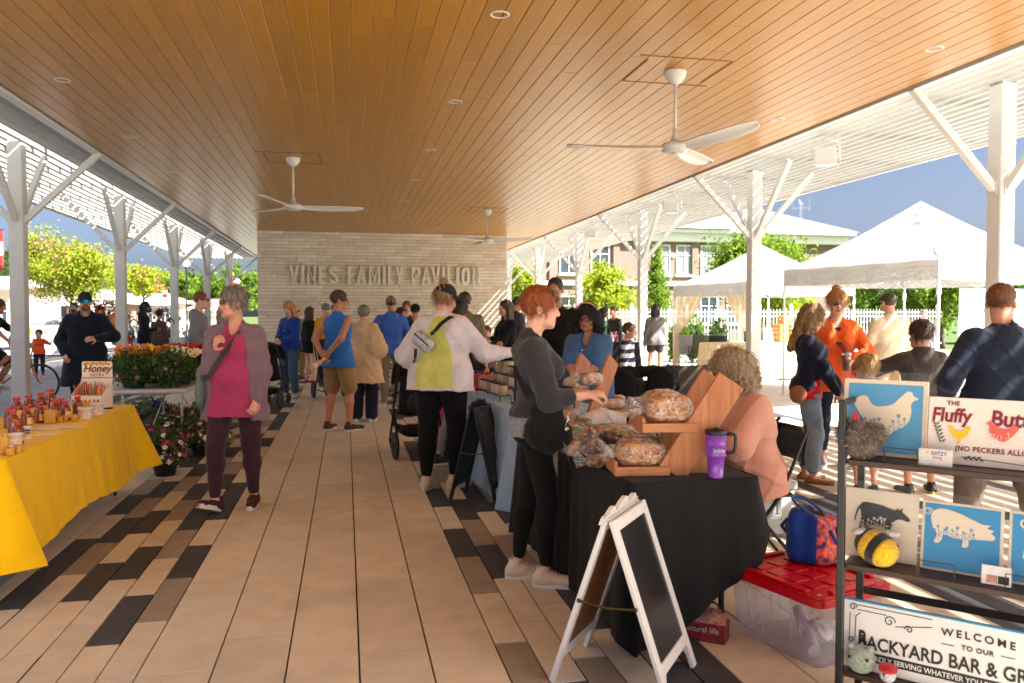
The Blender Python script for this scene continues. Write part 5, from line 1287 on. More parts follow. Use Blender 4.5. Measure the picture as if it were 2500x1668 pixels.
# honey stick box
x, y = tz(1740, 430); t = thing('honey_stick_box', 'white and orange cardboard display box of honey sticks on the yellow table', 'display box', (x, y + .04, .7475), rz=-12)
CARD = M('white_card', rgb(240, 228, 210), rough=.6, var=.03); CARDO = M('orange_print', rgb(222, 150, 30), rough=.6, var=.08, nscale=30); INK = M('brown_ink', rgb(180, 96, 20), rough=.6)
m = MB(); m.box((0, -.085, .055), (.245, .004, .11), bv=.001); m.build('front_panel', CARDO, t); m = MB(); m.box((0, -.0875, .088), (.245, .002, .030), bv=.0005); m.build('front_band', CARD, t)
for i in range(14): m = MB(); m.prism([(-.009, -.008), (.0, -.014), (.009, -.008), (.009, .004), (0, .010), (-.009, .004)], 0, .0015, Matrix.Translation((-.11 + i * .017, -.0865, .064 + .005 * (i % 3))) @ Matrix.Rotation(R(90), 4, 'X')); m.build('honeycomb', CARD if i % 2 else INK, t)
for q in (-1, 1): m = MB(); m.prism([(-.085, 0), (.085, 0), (.085, .26), (.06, .20), (-.085, .11)], -.002, .002, Matrix.Translation((q * .123, 0, 0)) @ Matrix(((0, 0, 1, 0), (1, 0, 0, 0), (0, 1, 0, 0), (0, 0, 0, 1)))); m.build('side_panel', CARD, t)
m = MB(); m.prism([(-.125, 0), (.125, 0), (.125, .36), (.115, .37), (-.115, .37), (-.125, .36)], -.002, .002, Matrix.Translation((0, .085, 0)) @ Matrix.Rotation(R(90), 4, 'X')); m.build('back_card', CARD, t)
m = MB(); m.box((0, .081, .237), (.25, .003, .012), bv=.0005); m.build('stripe', CARDO, t)
for tx, sz, zz, sh in (('Honey', .085, .285, .3), ('sticks', .045, .25, .0)): V, F = text_geo(tx, sz, bold=.0022 if sh else .0003, shear=sh, align='CENTER', spacing=1.0 if sh else 1.15); raw('lettering', [(v[0], .079, v[1] + zz) for v in V], F, INK, t)
for i in range(9): m = MB(); m.prism([(-.012, -.010), (.0, -.016), (.012, -.010), (.012, .006), (0, .012), (-.012, .006)], 0, .001, Matrix.Translation((-.10 + i * .025, .0795, .352 + .006 * (i % 2))) @ Matrix.Rotation(R(90), 4, 'X')); m.build('honeycomb', CARDO, t)
m = MB(); m.box((0, 0, .004), (.24, .165, .006), bv=.001); m.build('base', CARD, t)
ST = [M('stick_%d' % i, rgb(*c), rough=.25, spec=.6) for i, c in enumerate(((226, 120, 20), (196, 40, 30), (230, 170, 60), (160, 90, 50), (236, 190, 120), (220, 90, 30)))]
for i in range(42):
    xx = -.11 + .22 * (i + rnd.random()) / 42; yy = rnd.uniform(-.06, .06); m = MB(); m.tube([(xx, yy, .01), (xx + rnd.uniform(-.03, .03), yy + rnd.uniform(-.02, .03), rnd.uniform(.17, .215))], .0038, 5); m.build('honey_stick', ST[min(5, int(i / 7.1))] if rnd.random() < .7 else rnd.choice(ST), t)
# flat things on the cloth
LIN = M('cream_paper', rgb(226, 206, 170), rough=.8, var=.06, nscale=12)
x, y = tz(1030, 810); m = MB()
for j, (a, s1) in enumerate(((0, 1), (25, .86), (-18, .8))):
    ol = [(.17 * s1 * math.cos(q) * (1 + .08 * math.sin(5 * q + j)), .10 * s1 * math.sin(q) * (1 + .1 * math.cos(3 * q))) for q in [i * .314 for i in range(20)]]; m.prism(ol, j * .003, j * .003 + .0025, Matrix.Rotation(R(a), 4, 'Z'))
t = m.build('paper_doilies', LIN); setp(t, 'pile of cream paper discs lying on the yellow cloth', 'paper'); t.location = (x + .02, y, .7477)
x, y = tz(860, 955); m = MB(); m.box((0, 0, .003), (.12, .05, .004), rot=(0, 0, 12), bv=.001); t = m.build('card_stack', WHITE2); setp(t, 'small stack of white cards on the yellow cloth', 'cards'); t.location = (x, y, .7477)
x, y = tz(2040, 450); m = MB(); m.box((0, 0, .006), (.09, .03, .01), bv=.003); t = m.build('black_pen', BLACKM); setp(t, 'black marker lying by the honey sticks box', 'pen'); t.location = (x, y, .7477)
m = MB(); m.box((0, 0, .12), (.40, .62, .24), bv=.03); t_ = thing('storage_tote', 'grey plastic tote under the near end of the yellow table', 'tote', (-2.05, 4.75, 0)); m.build('bin', M('grey_plastic', (.16, .19, .20), rough=.4), t_); m = MB(); m.box((0, 0, .255), (.44, .66, .035), bv=.012); m.build('lid', M('grey_plastic_lid', (.11, .13, .14), rough=.4), t_)

# ------------------------------------------------------------------ plant stand
GPOT = M('green_pot', rgb(24, 62, 44), rough=.45, var=.05); BPOT = M('black_pot', (.015, .015, .015), rough=.5)
TBL = M('grey_plastic_table', (.55, .54, .52), rough=.5, var=.05, nscale=20)
def folding_table(lab, cx, cy, w_, d_, h, rz, mat, group=None):
    t = thing('folding_table', lab, 'table', (cx, cy, 0), rz=rz, group=group)
    m = MB(); m.box((0, 0, h - .022), (w_, d_, .044), bv=.014); m.build('tabletop', mat, t)
    for q in (-1, 1):
        m = MB(); m.tube([(-w_ / 2 + .1, q * (d_ / 2 - .28), 0), (-w_ / 2 + .1, q * (d_ / 2 - .28), h - .04)], .014, 8); m.tube([(w_ / 2 - .1, q * (d_ / 2 - .28), 0), (w_ / 2 - .1, q * (d_ / 2 - .28), h - .04)], .014, 8); m.tube([(-w_ / 2 + .1, q * (d_ / 2 - .28), .12), (w_ / 2 - .1, q * (d_ / 2 - .28), .12)], .01, 8); m.build('leg', CHROME, t)
        m = MB(); m.tube([(0, q * (d_ / 2 - .28), .35), (0, q * .15, h - .05)], .008, 6); m.build('brace', CHROME, t)
    return t
folding_table('white folding table carrying the potted flowers', -2.0, 9.9, .78, 2.45, .74, 0, TBL)
FLC = {}
def flower_mat(name, c):
    if name not in FLC: FLC[name] = M('petal_' + name, rgb(*c), rough=.6, var=.12, nscale=40, sheen=.2)
    return FLC[name]
for nme, c in (('orange', (244, 120, 14)), ('yellow', (250, 196, 14)), ('red', (206, 28, 20)), ('deepred', (150, 14, 24)), ('white', (238, 232, 224)), ('purple', (92, 52, 150)), ('magenta', (190, 30, 110)), ('pink', (226, 120, 130)), ('lilac', (150, 130, 190)), ('plum', (96, 30, 80)), ('cream', (250, 224, 180))): flower_mat(nme, c)
def blossoms(parent, P, N, size, mat, rs):
    """five petalled flowers as one skin per plant"""
    V = []; F = []
    for p, n_ in zip(P, N):
        n_ = Vector(n_).normalized(); a = n_.orthogonal().normalized(); b = n_.cross(a); s_ = size * rs.uniform(.75, 1.2); ph = rs.rand() * 6.28; o = len(V); V.append(tuple(Vector(p) + n_ * s_ * .05))
        for k in range(10):
            an = ph + k * math.pi / 5; r_ = s_ if k % 2 == 0 else s_ * .62; V.append(tuple(Vector(p) + (a * math.cos(an) + b * math.sin(an)) * r_ + n_ * s_ * (.28 if k % 2 == 0 else .18)))
        for k in range(10): F.append((o, o + 1 + k, o + 1 + (k + 1) % 10))
    return raw('blossoms', V, F, mat, parent, False)
def plant(lab, x, y, z, r, ph, fr, fh, lm, cols, nf, nl=1500, pot=GPOT, ls=.022, fs=.022, droop=.35, group='potted flowers of the plant stand', hanger=False, seed=0, top=False):
    t = thing('potted_plant', lab, 'plant', (x, y, z), group=group); rs = np.random.RandomState(seed + int(abs(x * 91 + y * 53)))
    m = MB(); m.lathe([(r * .72, 0), (r * .74, .004), (r * .97, ph * .88), (r * 1.04, ph * .89), (r * 1.04, ph), (r * .96, ph), (r * .9, ph * .9), (1e-5, ph * .9)], 20); m.build('pot', pot, t, True)
    nc = 60; C = rs.normal(0, 1, (nc, 3)); C /= np.linalg.norm(C, axis=1)[:, None]; C[:, 2] = np.where(C[:, 2] < -droop, -droop * rs.rand(nc), C[:, 2]); C *= rs.uniform(.55, 1.05, (nc, 1)); C = C * np.array((fr, fr, fh)) + np.array((0, 0, ph + fh * .3))
    V, F = leaves(C, np.full(nc, fr * .38), nl, ls, rs); rawnp('foliage', V, F, lm, t, False)
    for c in cols:
        if top:
            q_ = nf // len(cols) + 1; an_ = rs.rand(q_) * 6.28; rr_ = np.sqrt(rs.rand(q_)) * fr * 1.05; P = np.stack([rr_ * np.cos(an_), rr_ * np.sin(an_), ph + fh * 1.15 + rs.rand(q_) * .10 - rr_ * .25], 1); N = np.stack([np.cos(an_) * .5, np.sin(an_) * .5 - .7, np.full(q_, 1.0)], 1); blossoms(t, P, N, fs, FLC[c], rs); continue
        k = rs.randint(0, nc, nf // len(cols) + 1); P = C[k] + rs.normal(0, fr * .10, (len(k), 3)); N = P - np.array((0, 0, ph)); P = np.array((0, 0, ph)) + N * 1.13; blossoms(t, P, N, fs, FLC[c], rs)
    if hanger:
        m = MB(); zt = ph + fh + .34
        for a in (0, 2.09, 4.19): m.tube([(r * math.cos(a), r * math.sin(a), ph), (0, 0, zt - .1)], .0025, 5)
        m.tube([(0, 0, zt - .13), (0, 0, zt - .04), (-.03, 0, zt), (-.025, 0, zt + .05), (.01, 0, zt + .075), (.045, 0, zt + .05), (.05, 0, zt + .01)], [.014, .009, .008, .008, .008, .007, .005], 7); m.build('hanger', GPOT, t, True)
    return t
LP1 = leafmat('petunia_leaves', (.035, .075, .02), (.10, .16, .04), .25); LP2 = leafmat('gerbera_leaves', (.025, .06, .015), (.06, .12, .03), .2); LP3 = leafmat('lime_leaves', (.09, .16, .03), (.16, .24, .06), .3)
plant('trailing plant with small pink flowers in a green pot, left on the table', -2.18, 8.95, .742, .135, .13, .235, .17, LP1, ['pink', 'lilac'], 24, 2600, hanger=True)
plant('trailing plant with small purple flowers in a green hanging pot, second on the table', -1.82, 8.93, .742, .125, .12, .25, .19, LP1, ['magenta', 'pink', 'lilac'], 26, 2600, hanger=True, seed=3)
for i, (xx, yy, c, lab) in enumerate(((-2.36, 9.45, ['orange'], 'orange gerbera plant behind the left hanging pot'), (-2.20, 9.72, ['orange', 'yellow'], 'orange and yellow gerbera plant between the hanging pots'), (-2.10, 9.50, ['red', 'yellow'], 'red and yellow gerbera plant behind the second hanging pot'), (-1.92, 9.60, ['yellow'], 'bright yellow gerbera plant in the middle of the table'), (-1.84, 9.95, ['deepred'], 'deep red gerbera plant beyond the yellow one'), (-1.72, 9.85, ['red'], 'scarlet gerbera plant on the table edge'), (-1.74, 9.25, ['cream'], 'cream flowered plant at the near right corner of the table'), (-2.05, 10.2, ['orange', 'red'], 'orange and red gerbera plant in the back row'), (-1.68, 10.3, ['red', 'orange'], 'red-orange gerbera plant at the far end of the table edge'))):
    plant(lab, xx, yy, .742, .085, .13, .15, .17, LP2, c, 30, 420, BPOT, .04, .05, .2, seed=i, top=True)
for i, (px, py, r_, fr, fh, lm, c, nf, lab) in enumerate(((494, 1111, .13, .25, .22, LP1, ['pink', 'magenta', 'cream'], 34, 'large dark-leaved plant with pink flowers on the floor by the walking woman'), (404, 1160, .12, .20, .19, LP1, ['white', 'magenta', 'plum'], 60, 'white and magenta petunias on the floor beside the yellow cloth'), (420, 1105, .12, .20, .18, LP1, ['white', 'plum'], 50, 'white petunias in the middle of the floor row'), (445, 1070, .12, .20, .15, LP1, ['red'], 90, 'mass of red petunias under the table'), (375, 1080, .12, .20, .16, LP1, ['plum', 'lilac'], 70, 'plum and lilac petunias under the table'), (335, 1055, .12, .2, .17, LP3, ['lilac', 'purple'], 30, 'lime-leaved plant with lilac flowers at the left under the table'), (385, 1040, .11, .17, .14, LP1, ['purple'], 70, 'purple petunias at the back under the table'), (505, 1045, .12, .2, .2, LP3, ['white'], 60, 'tall white flowered plant behind the walking woman'), (490, 1075, .11, .17, .14, LP1, ['purple', 'yellow'], 50, 'purple and yellow pansies under the table edge'), (468, 1090, .11, .16, .14, LP1, ['lilac', 'pink'], 40, 'lilac flowered plant on the floor under the table'), (352, 1130, .12, .19, .17, LP1, ['plum', 'magenta'], 50, 'dark petunias behind the hanging yellow cloth'))):
    x, y = gp(px, py, 0); plant(lab, x, y, 0, r_, .16, fr, fh, lm, c, int(nf * 2.4), 1300, BPOT, .022, .029, .5, 'potted flowers on the floor', seed=20 + i)

# ------------------------------------------------------------------ candle stall under a pale blue cloth
BLUEC = fabric('pale_blue_cloth', rgb(150, 178, 206), var=.06, b=.2, bs=12)
draped('covered_table', 'stall table under a floor-length pale blue cloth, set with jar candles', 'table', 1.57, 6.9, .76, 1.75, .75, 6, BLUEC, ripple=.03, nfold=13, flare=.05, seed=5)
PINKC = fabric('pink_cloth', rgb(226, 70, 140), var=.06)
draped('covered_table', 'table under a hot pink cloth behind the pale blue one', 'table', 1.50, 8.55, .74, 1.0, .75, 3, PINKC, ripple=.03, nfold=9, flare=.05, seed=6)
CREAM = M('cream_wax', rgb(214, 196, 168), rough=.4, var=.06); TANJ = M('tan_glass', rgb(176, 148, 116), rough=.15, var=.08)
def jar(lab, x, y, z, r, h, mt):
    t = thing('jar_candle', lab, 'candle', (x, y, z), group='jar candles on the pale blue table')
    m = MB(); m.lathe([(r * .93, 0), (r, .004), (r, h * .86), (r * .95, h * .88)], 16); m.build('glass', mt, t, True)
    m = MB(); m.lathe([(r * 1.02, h * .87), (r * 1.03, h * .89), (r * 1.03, h * .98), (r * .98, h), (1e-5, h)], 16); m.build('lid', BLACKM, t, True)
rackt = thing('wire_riser', 'black wire riser holding the rows of jar candles', 'riser', (1.33, 7.05, .7505), rz=6)
for k in range(3):
    m = MB(); yy = -.30 + .0; xx = -.02 + k * .13; z = .05 + k * .06
    m.tube([(xx - .05, -.32, 0), (xx - .05, -.32, z), (xx - .05, .42, z), (xx - .05, .42, 0)], .005, 6); m.tube([(xx + .05, -.32, 0), (xx + .05, -.32, z), (xx + .05, .42, z), (xx + .05, .42, 0)], .005, 6)
    for j in range(5): m.tube([(xx - .05, -.3 + j * .17, z), (xx + .05, -.3 + j * .17, z)], .004, 5)
    m.build('tier', BLACKM, rackt)
for k in range(3):
    for j in range(6): jar('%s jar candle, %s from the near end of the %s row' % ('tan' if (j + k) % 3 == 0 else 'cream', ('first', 'second', 'third', 'fourth', 'fifth', 'sixth')[j], ('left', 'middle', 'right')[k]), 1.33 - .02 + k * .13 - (-.25 + j * .12) * .105, 7.05 - .25 + j * .12, .7505 + .056 + k * .06, .042, .095, CREAM if (j + k) % 3 else TANJ)
for i in range(7): m = MB(); m.lathe([(.028, 0), (.03, .003), (.03, .022), (1e-5, .023)], 14); t = m.build('candle_tin', CHROME, None, True); setp(t, 'little round candle tin at the near end of the pale blue table', 'tin', 'candle tins'); t.location = (1.34 + .075 * (i % 4), 6.22 + .08 * (i // 4), .751)
m = MB(); m.box((0, 0, .11), (.045, .06, .22), bv=.006); m.box((0, 0, .01), (.1, .1, .02), bv=.004); m.ball((0, 0, .24), .03, 10); t = m.build('metal_dispenser', BLACKM); setp(t, 'small dark metal dispenser on the pale blue table', 'dispenser'); t.location = (1.40, 6.50, .7505)
for i, (xx, yy, c) in enumerate(((1.35, 7.95, (236, 130, 130)), (1.5, 8.2, (240, 150, 140)), (1.4, 8.4, (230, 90, 120)), (1.7, 8.3, (200, 40, 60)), (1.62, 8.6, (244, 170, 160)))):
    m = MB(); m.box((0, 0, .06), (.12, .1, .12), bv=.012); t = m.build('pink_package', M('pack_%d' % i, rgb(*c), rough=.5)); setp(t, '%s box on the far end of the candle stall' % ('salmon pink soap', 'light coral soap', 'rose pink soap', 'dark red soap', 'pale pink soap')[i], 'box', 'pink boxes on the candle stall'); t.location = (xx, yy, .752); t.rotation_euler = (0, 0, i)

# ------------------------------------------------------------------ A-frame boards
def aframe(name, lab, A, B, z, off, frame, board, back, crest=True, bw_=.045):
    """sandwich board: top line A-B at height z, each leaf splayed by off"""
    A, B = Vector((*A, 0)), Vector((*B, 0)); mid = (A + B) / 2; d = (B - A).normalized(); nrm = Vector((d.y, -d.x, 0)); W2 = (B - A).length / 2
    t = thing(name, lab, 'chalkboard', (mid.x, mid.y, 0))
    for q, face in ((1, board), (-1, board)):
        top = lambda s, zz=z, q=q: d * s + Vector((0, 0, zz)) + nrm * q * .012
        foot = lambda s, q=q: d * s + nrm * q * off
        L = MB()
        up_ = nrm * q
        for s in (-W2 + bw_ / 2, W2 - bw_ / 2):
            l_ = MB(); l_.bar(foot(s), top(s), bw_, .02, up=up_, bv=.003); l_.build('leg', frame, t)
        P = lambda s, f: foot(s) + (top(s) - foot(s)) * f
        r_ = MB(); r_.bar(P(-W2 + bw_, .965), P(W2 - bw_, .965), .02, bw_, up=(top(0) - foot(0)), bv=.003); r_.build('top_rail', frame, t)
        r_ = MB(); r_.bar(P(-W2 + bw_, .17), P(W2 - bw_, .17), .02, bw_, up=(top(0) - foot(0)), bv=.003); r_.build('bottom_rail', frame, t)
        m = MB(); a, b, c, e = P(-W2 + bw_, .19), P(W2 - bw_, .19), P(W2 - bw_, .95), P(-W2 + bw_, .95); o_ = nrm * q * .003
        m.add([a + o_, b + o_, c + o_, e + o_], [(0, 1, 2, 3) if q == 1 else (3, 2, 1, 0)]); m.build('writing_panel', board, t)
        m = MB(); o_ = nrm * q * -.003; m.add([a + o_, b + o_, c + o_, e + o_], [(3, 2, 1, 0) if q == 1 else (0, 1, 2, 3)]); m.build('panel_back', back, t)
        m = MB()
        for s in (-W2 + bw_ * 1.3, W2 - bw_ * 1.3):
            sg = 1 if s < 0 else -1; m.add([P(s, .165), P(s + sg * .05, .165), P(s, .10)], [(0, 1, 2), (2, 1, 0)])
        o = m.build('corner_bracket', frame, t); solid(o, .012)
    if crest:
        pts = []; N_ = 40
        for i in range(N_ + 1):
            s = -W2 + 2 * W2 * i / N_; a = abs(s) / W2; pts.append((s, .016 + .045 * max(0, 1 - (a / .32) ** 2) + .030 * max(0, 1 - ((a - .62) / .2) ** 2) + (0 if a < .97 else -.01)))
        poly = pts + [(W2, -.02), (-W2, -.02)]
        tv = (d * 0 + Vector((0, 0, z)) + nrm * 0 - nrm * -off).normalized(); up_ = (Vector((0, 0, z)) + nrm * off).normalized()
        mt = Matrix(((d.x, up_.x, nrm.x, 0), (d.y, up_.y, nrm.y, 0), (d.z, up_.z, nrm.z, z), (0, 0, 0, 1))); m = MB(); m.prism(poly, -.032, -.014, mt); m.build('crest', frame, t)
    s_ = -W2 + bw_ / 2
    m = MB(); f_ = .52; p1 = foot_ = d * s_ + nrm * off * (1 - f_) + Vector((0, 0, z * f_)); p2 = d * s_ - nrm * off * (1 - f_) + Vector((0, 0, z * f_)); m.tube([p1 - d * .03, p1 * .5 + p2 * .5 - d * .03 + Vector((0, 0, -.012)), p2 - d * .03], .005, 6); m.ball(p1 - d * .03, .009, 8); m.ball(p2 - d * .03, .009, 8); m.build('hinge_stay', M('brass_dark', (.08, .06, .02), rough=.35, metal=.8), t)
    return t
CHALK = M('chalkboard', (.012, .011, .011), rough=.26, var=.3, nscale=8, spec=.6); BACKB = M('board_back', rgb(128, 82, 44), rough=.4, var=.12, nscale=5)
DISTR = M('distressed_white', (.72, .71, .69), rough=.55, col2=(.68, .67, .65), nscale=30, bump=.1)
aframe('chalkboard_sign', 'white-framed A-frame chalkboard with a scalloped crest standing in the foreground', (1.0, 2.96), (1.265, 3.295), .69, .245, DISTR, CHALK, BACKB)
aframe('chalkboard_sign', 'black-framed A-frame board standing before the pale blue table', (.98, 6.28), (1.16, 6.55), .76, .20, BLACKM, M('grey_board', (.06, .06, .062), rough=.35), BLACKM, True, .04)

# ------------------------------------------------------------------ bread stall
BLK = fabric('black_cloth', (.010, .010, .011), var=.2, b=.15, bs=10, sheen=.05)
TBx, TBy, TBr = 1.52, 4.35, 2.5
draped('covered_table', 'bread stall table under a long black cloth in the foreground', 'table', TBx, TBy, .62, 1.95, .745, TBr, BLK, drop=lambda k, f: (.735 - .50 * max(0, f - .25)) if k == 0 else (.26 + .3 * f if k == 1 else (.72 if k != 3 else .72 - .0 * f)), ripple=.03, nfold=17, flare=.02, seed=1)
CRUST = M('bread_crust', rgb(146, 78, 28), rough=.7, col2=rgb(220, 164, 92), nscale=16, bump=.9, bscale=60, detail=8); CRUSTD = M('dark_loaf', rgb(84, 38, 14), rough=.6, col2=rgb(156, 86, 38), nscale=14, bump=.4, bscale=40, detail=8); CRUSTW = M('floury_loaf', rgb(214, 186, 156), rough=.8, col2=rgb(150, 98, 64), nscale=18, bump=.4, bscale=40, detail=8)
def wrapm():
    m = bpy.data.materials.new('plastic_wrap'); m.use_nodes = True; n = m.node_tree.nodes; l = m.node_tree.links; n.remove(n['Principled BSDF'])
    g = n.new('ShaderNodeBsdfGlossy'); g.inputs['Roughness'].default_value = .12; g.inputs['Color'].default_value = (.9, .9, .92, 1); d = n.new('ShaderNodeBsdfTransparent'); dd = n.new('ShaderNodeBsdfDiffuse'); dd.inputs[0].default_value = (.8, .8, .8, 1)
    fr = n.new('ShaderNodeLayerWeight'); fr.inputs[0].default_value = .18; mx = n.new('ShaderNodeMixShader'); m2 = n.new('ShaderNodeMixShader')
    tc = n.new('ShaderNodeTexCoord'); no = n.new('ShaderNodeTexVoronoi'); no.feature = 'DISTANCE_TO_EDGE'; no.inputs['Scale'].default_value = 26; nn = n.new('ShaderNodeTexNoise'); nn.inputs['Scale'].default_value = 14; nn.inputs['Detail'].default_value = 5
    vm = n.new('ShaderNodeVectorMath'); vm.operation = 'MULTIPLY_ADD'; l.new(nn.outputs['Color'], vm.inputs[0]); vm.inputs[1].default_value = (.05, .05, .05); l.new(tc.outputs['Object'], vm.inputs[2]); l.new(tc.outputs['Object'], nn.inputs[0]); l.new(vm.outputs[0], no.inputs['Vector'])
    bp = n.new('ShaderNodeBump'); bp.inputs['Strength'].default_value = 1.0; bp.inputs['Distance'].default_value = .02; l.new(no.outputs['Distance'], bp.inputs['Height'])
    for q in (g, fr, dd): l.new(bp.outputs[0], q.inputs['Normal'])
    rp = n.new('ShaderNodeValToRGB'); rp.color_ramp.elements[0].color = (.62, .62, .62, 1); rp.color_ramp.elements[1].color = (.02, .02, .02, 1); rp.color_ramp.elements[1].position = .05; l.new(no.outputs['Distance'], rp.inputs[0])  # pale diffuse lines along the creases, highlights of the film put into the colour
    l.new(rp.outputs[0], m2.inputs[0]); l.new(d.outputs[0], m2.inputs[1]); l.new(dd.outputs[0], m2.inputs[2])
    ad = n.new('ShaderNodeMath'); ad.operation = 'MULTIPLY_ADD'; ad.inputs[1].default_value = .95; ad.inputs[2].default_value = .07; l.new(fr.outputs['Facing'], ad.inputs[0]); l.new(ad.outputs[0], mx.inputs[0])
    l.new(m2.outputs[0], mx.inputs[1]); l.new(g.outputs[0], mx.inputs[2]); l.new(mx.outputs[0], n['Material Output'].inputs[0]); return m
WRAP = wrapm(); TAGG = M('green_tag', rgb(96, 176, 128), rough=.7, var=.04); TAGW = M('printed_label', rgb(226, 206, 206), rough=.6, col2=rgb(196, 150, 150), nscale=90)
def loaf(lab, x, y, z, L, W, H, rz, crust, tag=None, tail=True, tilt=0, sliced=False, seed=0, pitch=0):
    t = thing('wrapped_bread', lab, 'bread', (x, y, z), rz=rz, group='plastic-wrapped loaves of the bread stall'); t.rotation_euler = (R(tilt), R(pitch), R(rz))
    def sup(u, v, g=1.0, nz=0.0):
        a = 2 * math.pi * u; e = -math.pi / 2 + math.pi * v; p = .62
        f = lambda c, ex: math.copysign(abs(c) ** ex, c)
        cx, cy, cz = f(math.cos(e), p) * f(math.cos(a), p), f(math.cos(e), p) * f(math.sin(a), p), f(math.sin(e), .8)
        w_ = 1 + .10 * cz - .12 * cx * cx; rip = (.018 * math.sin(cx * 26) if sliced and cz > -.2 else 0) + .03 * math.sin(5 * a + seed) * math.cos(3 * e) + nz * (math.sin(17 * a + 9 * e + seed) * .5 + math.sin(29 * a - 13 * e) * .5)
        k = g * (1 + rip); return (L / 2 * cx * k, W / 2 * cy * w_ * k, max(0.002, H * .5 + H / 2 * cz * k))
    m = MB(); m.grid(lambda u, v: sup(u, v), 30, 16, True); m.build('loaf', crust, t, True)
    m = MB(); m.grid(lambda u, v: sup(u, v, 1.06, .02), 34, 18, True); wo = m.build('wrapper', WRAP, t, True)
    if tail:
        m = MB(); m.grid(lambda u, v: (-L / 2 - v * L * .30, (.012 + v * W * .26) * math.cos(2 * math.pi * u) * (1 + .35 * math.sin(9 * 2 * math.pi * u + v * 3)), H * .45 + (.012 + v * W * .26) * math.sin(2 * math.pi * u) * (1 + .3 * math.sin(7 * 2 * math.pi * u)) + v * .02), 26, 6, True); m.build('twisted_end', WRAP, wo, True)
    if tag:
        m = MB(); m.grid(lambda u, v: ((-.5 + u) * L * .36, (-.5 + v) * W * .55, H * 1.055 - .35 * H * (v - .5) ** 2), 5, 5); o = m.build('price_tag', tag, t, True); solid(o, .001)
    return t
ZT = .7475
def bz(zx, zy, z=ZT): return gp(1360 + zx / 9.79, 1000 + zy / 9.79, z)
# loose packages in front of the racks
for lab, zx, zy, L, W, H, rz, cr, tg, sd in (('small dark cake slice with a green tag, nearest on the black cloth', 1140, 1400, .15, .075, .05, 8, CRUSTD, TAGG, 1), ('round brown loaf in clear wrap in the front row', 880, 1150, .12, .09, .075, 62, CRUSTD, None, 2), ('empty-looking puffed clear bag of rolls at the table edge', 480, 1130, .10, .07, .065, 20, CRUSTW, None, 3), ('brown bread bundle with a green tag near the standing woman', 430, 850, .20, .11, .06, 6, CRUSTD, TAGG, 4), ('golden long loaf with a pale green tag in the middle of the table', 1330, 800, .23, .10, .085, 4, CRUST, TAGG, 5), ('pale bagged rolls behind the brown bundle', 420, 620, .20, .12, .06, 12, CRUSTW, None, 6), ('grey fruit loaf with a green tag left of the golden loaf', 880, 740, .12, .10, .07, 25, CRUSTW, TAGG, 7), ('floury bread at the back left of the black table', 330, 470, .18, .11, .055, 10, CRUSTW, None, 8), ('dark slice tucked under the racked loaf', 1250, 1120, .14, .08, .045, 5, CRUSTD, TAGG, 9), ('small wrapped bun between the loaves', 880, 820, .09, .08, .05, 50, CRUSTW, None, 10), ('wrapped flat bread at the very back left of the table', 250, 380, .2, .12, .05, 30, CRUSTW, TAGW, 17), ('dark wrapped loaf beside the carrier bag', 640, 560, .17, .1, .07, 70, CRUSTD, TAGG, 18), ('golden wrapped roll leaning on the brown bundle', 600, 760, .12, .09, .07, -30, CRUST, None, 19), ('wrapped banana bread with a green tag beside the rack', 1560, 860, .18, .09, .07, -12, CRUSTD, TAGG, 20)):
    x, y = bz(zx, zy); loaf(lab, x, y + W * .35, ZT, L * 1.2, W * 1.2, H * 1.25, rz, cr, tg, True, seed=sd)
# white carrier bag
x, y = bz(1250, 520); t = thing('carrier_bag', 'white plastic carrier bag slumped on the black table', 'bag', (x - .01, y + .08, ZT), rz=5)
S = Sdf((-.2, -.12, -.01), (.24, .12, .2), .007); S.ell((-.02, 0, .055), (.15, .085, .085), .02); S.ell((.09, .01, .05), (.07, .07, .06), .03); S.cone((.12, 0, .09), (.19, -.02, .11), .025, .02, .02, ((0, 1, 0), .4)); S.field(folds(.010, 42, 3), 'add'); S.field(lambda X, Y, Z: -Z + .002 + 0 * X + 0 * Y); V, F = S.mesh(); rawnp('bag_body', V, F, M('white_film', (.74, .73, .76), rough=.35, var=.03, sss=.2, bump=.3, bscale=30), t, True)
m = MB(); m.grid(lambda u, v: (.14 + .07 * u, -.07 + .012 * math.sin(9 * u) - .03 * v, .02 + .10 * v * (1 - .3 * u)), 8, 6); o = m.build('handle', MATS['white_film'], t, True); solid(o, .002)
x, y = bz(1980, 600); m = MB(); m.box((0, 0, .03), (.10, .05, .06), bv=.004); t = m.build('kraft_box', M('kraft', rgb(200, 164, 110), rough=.8)); setp(t, 'small kraft paper box behind the golden loaf', 'box'); t.location = (x, y + .05, ZT)

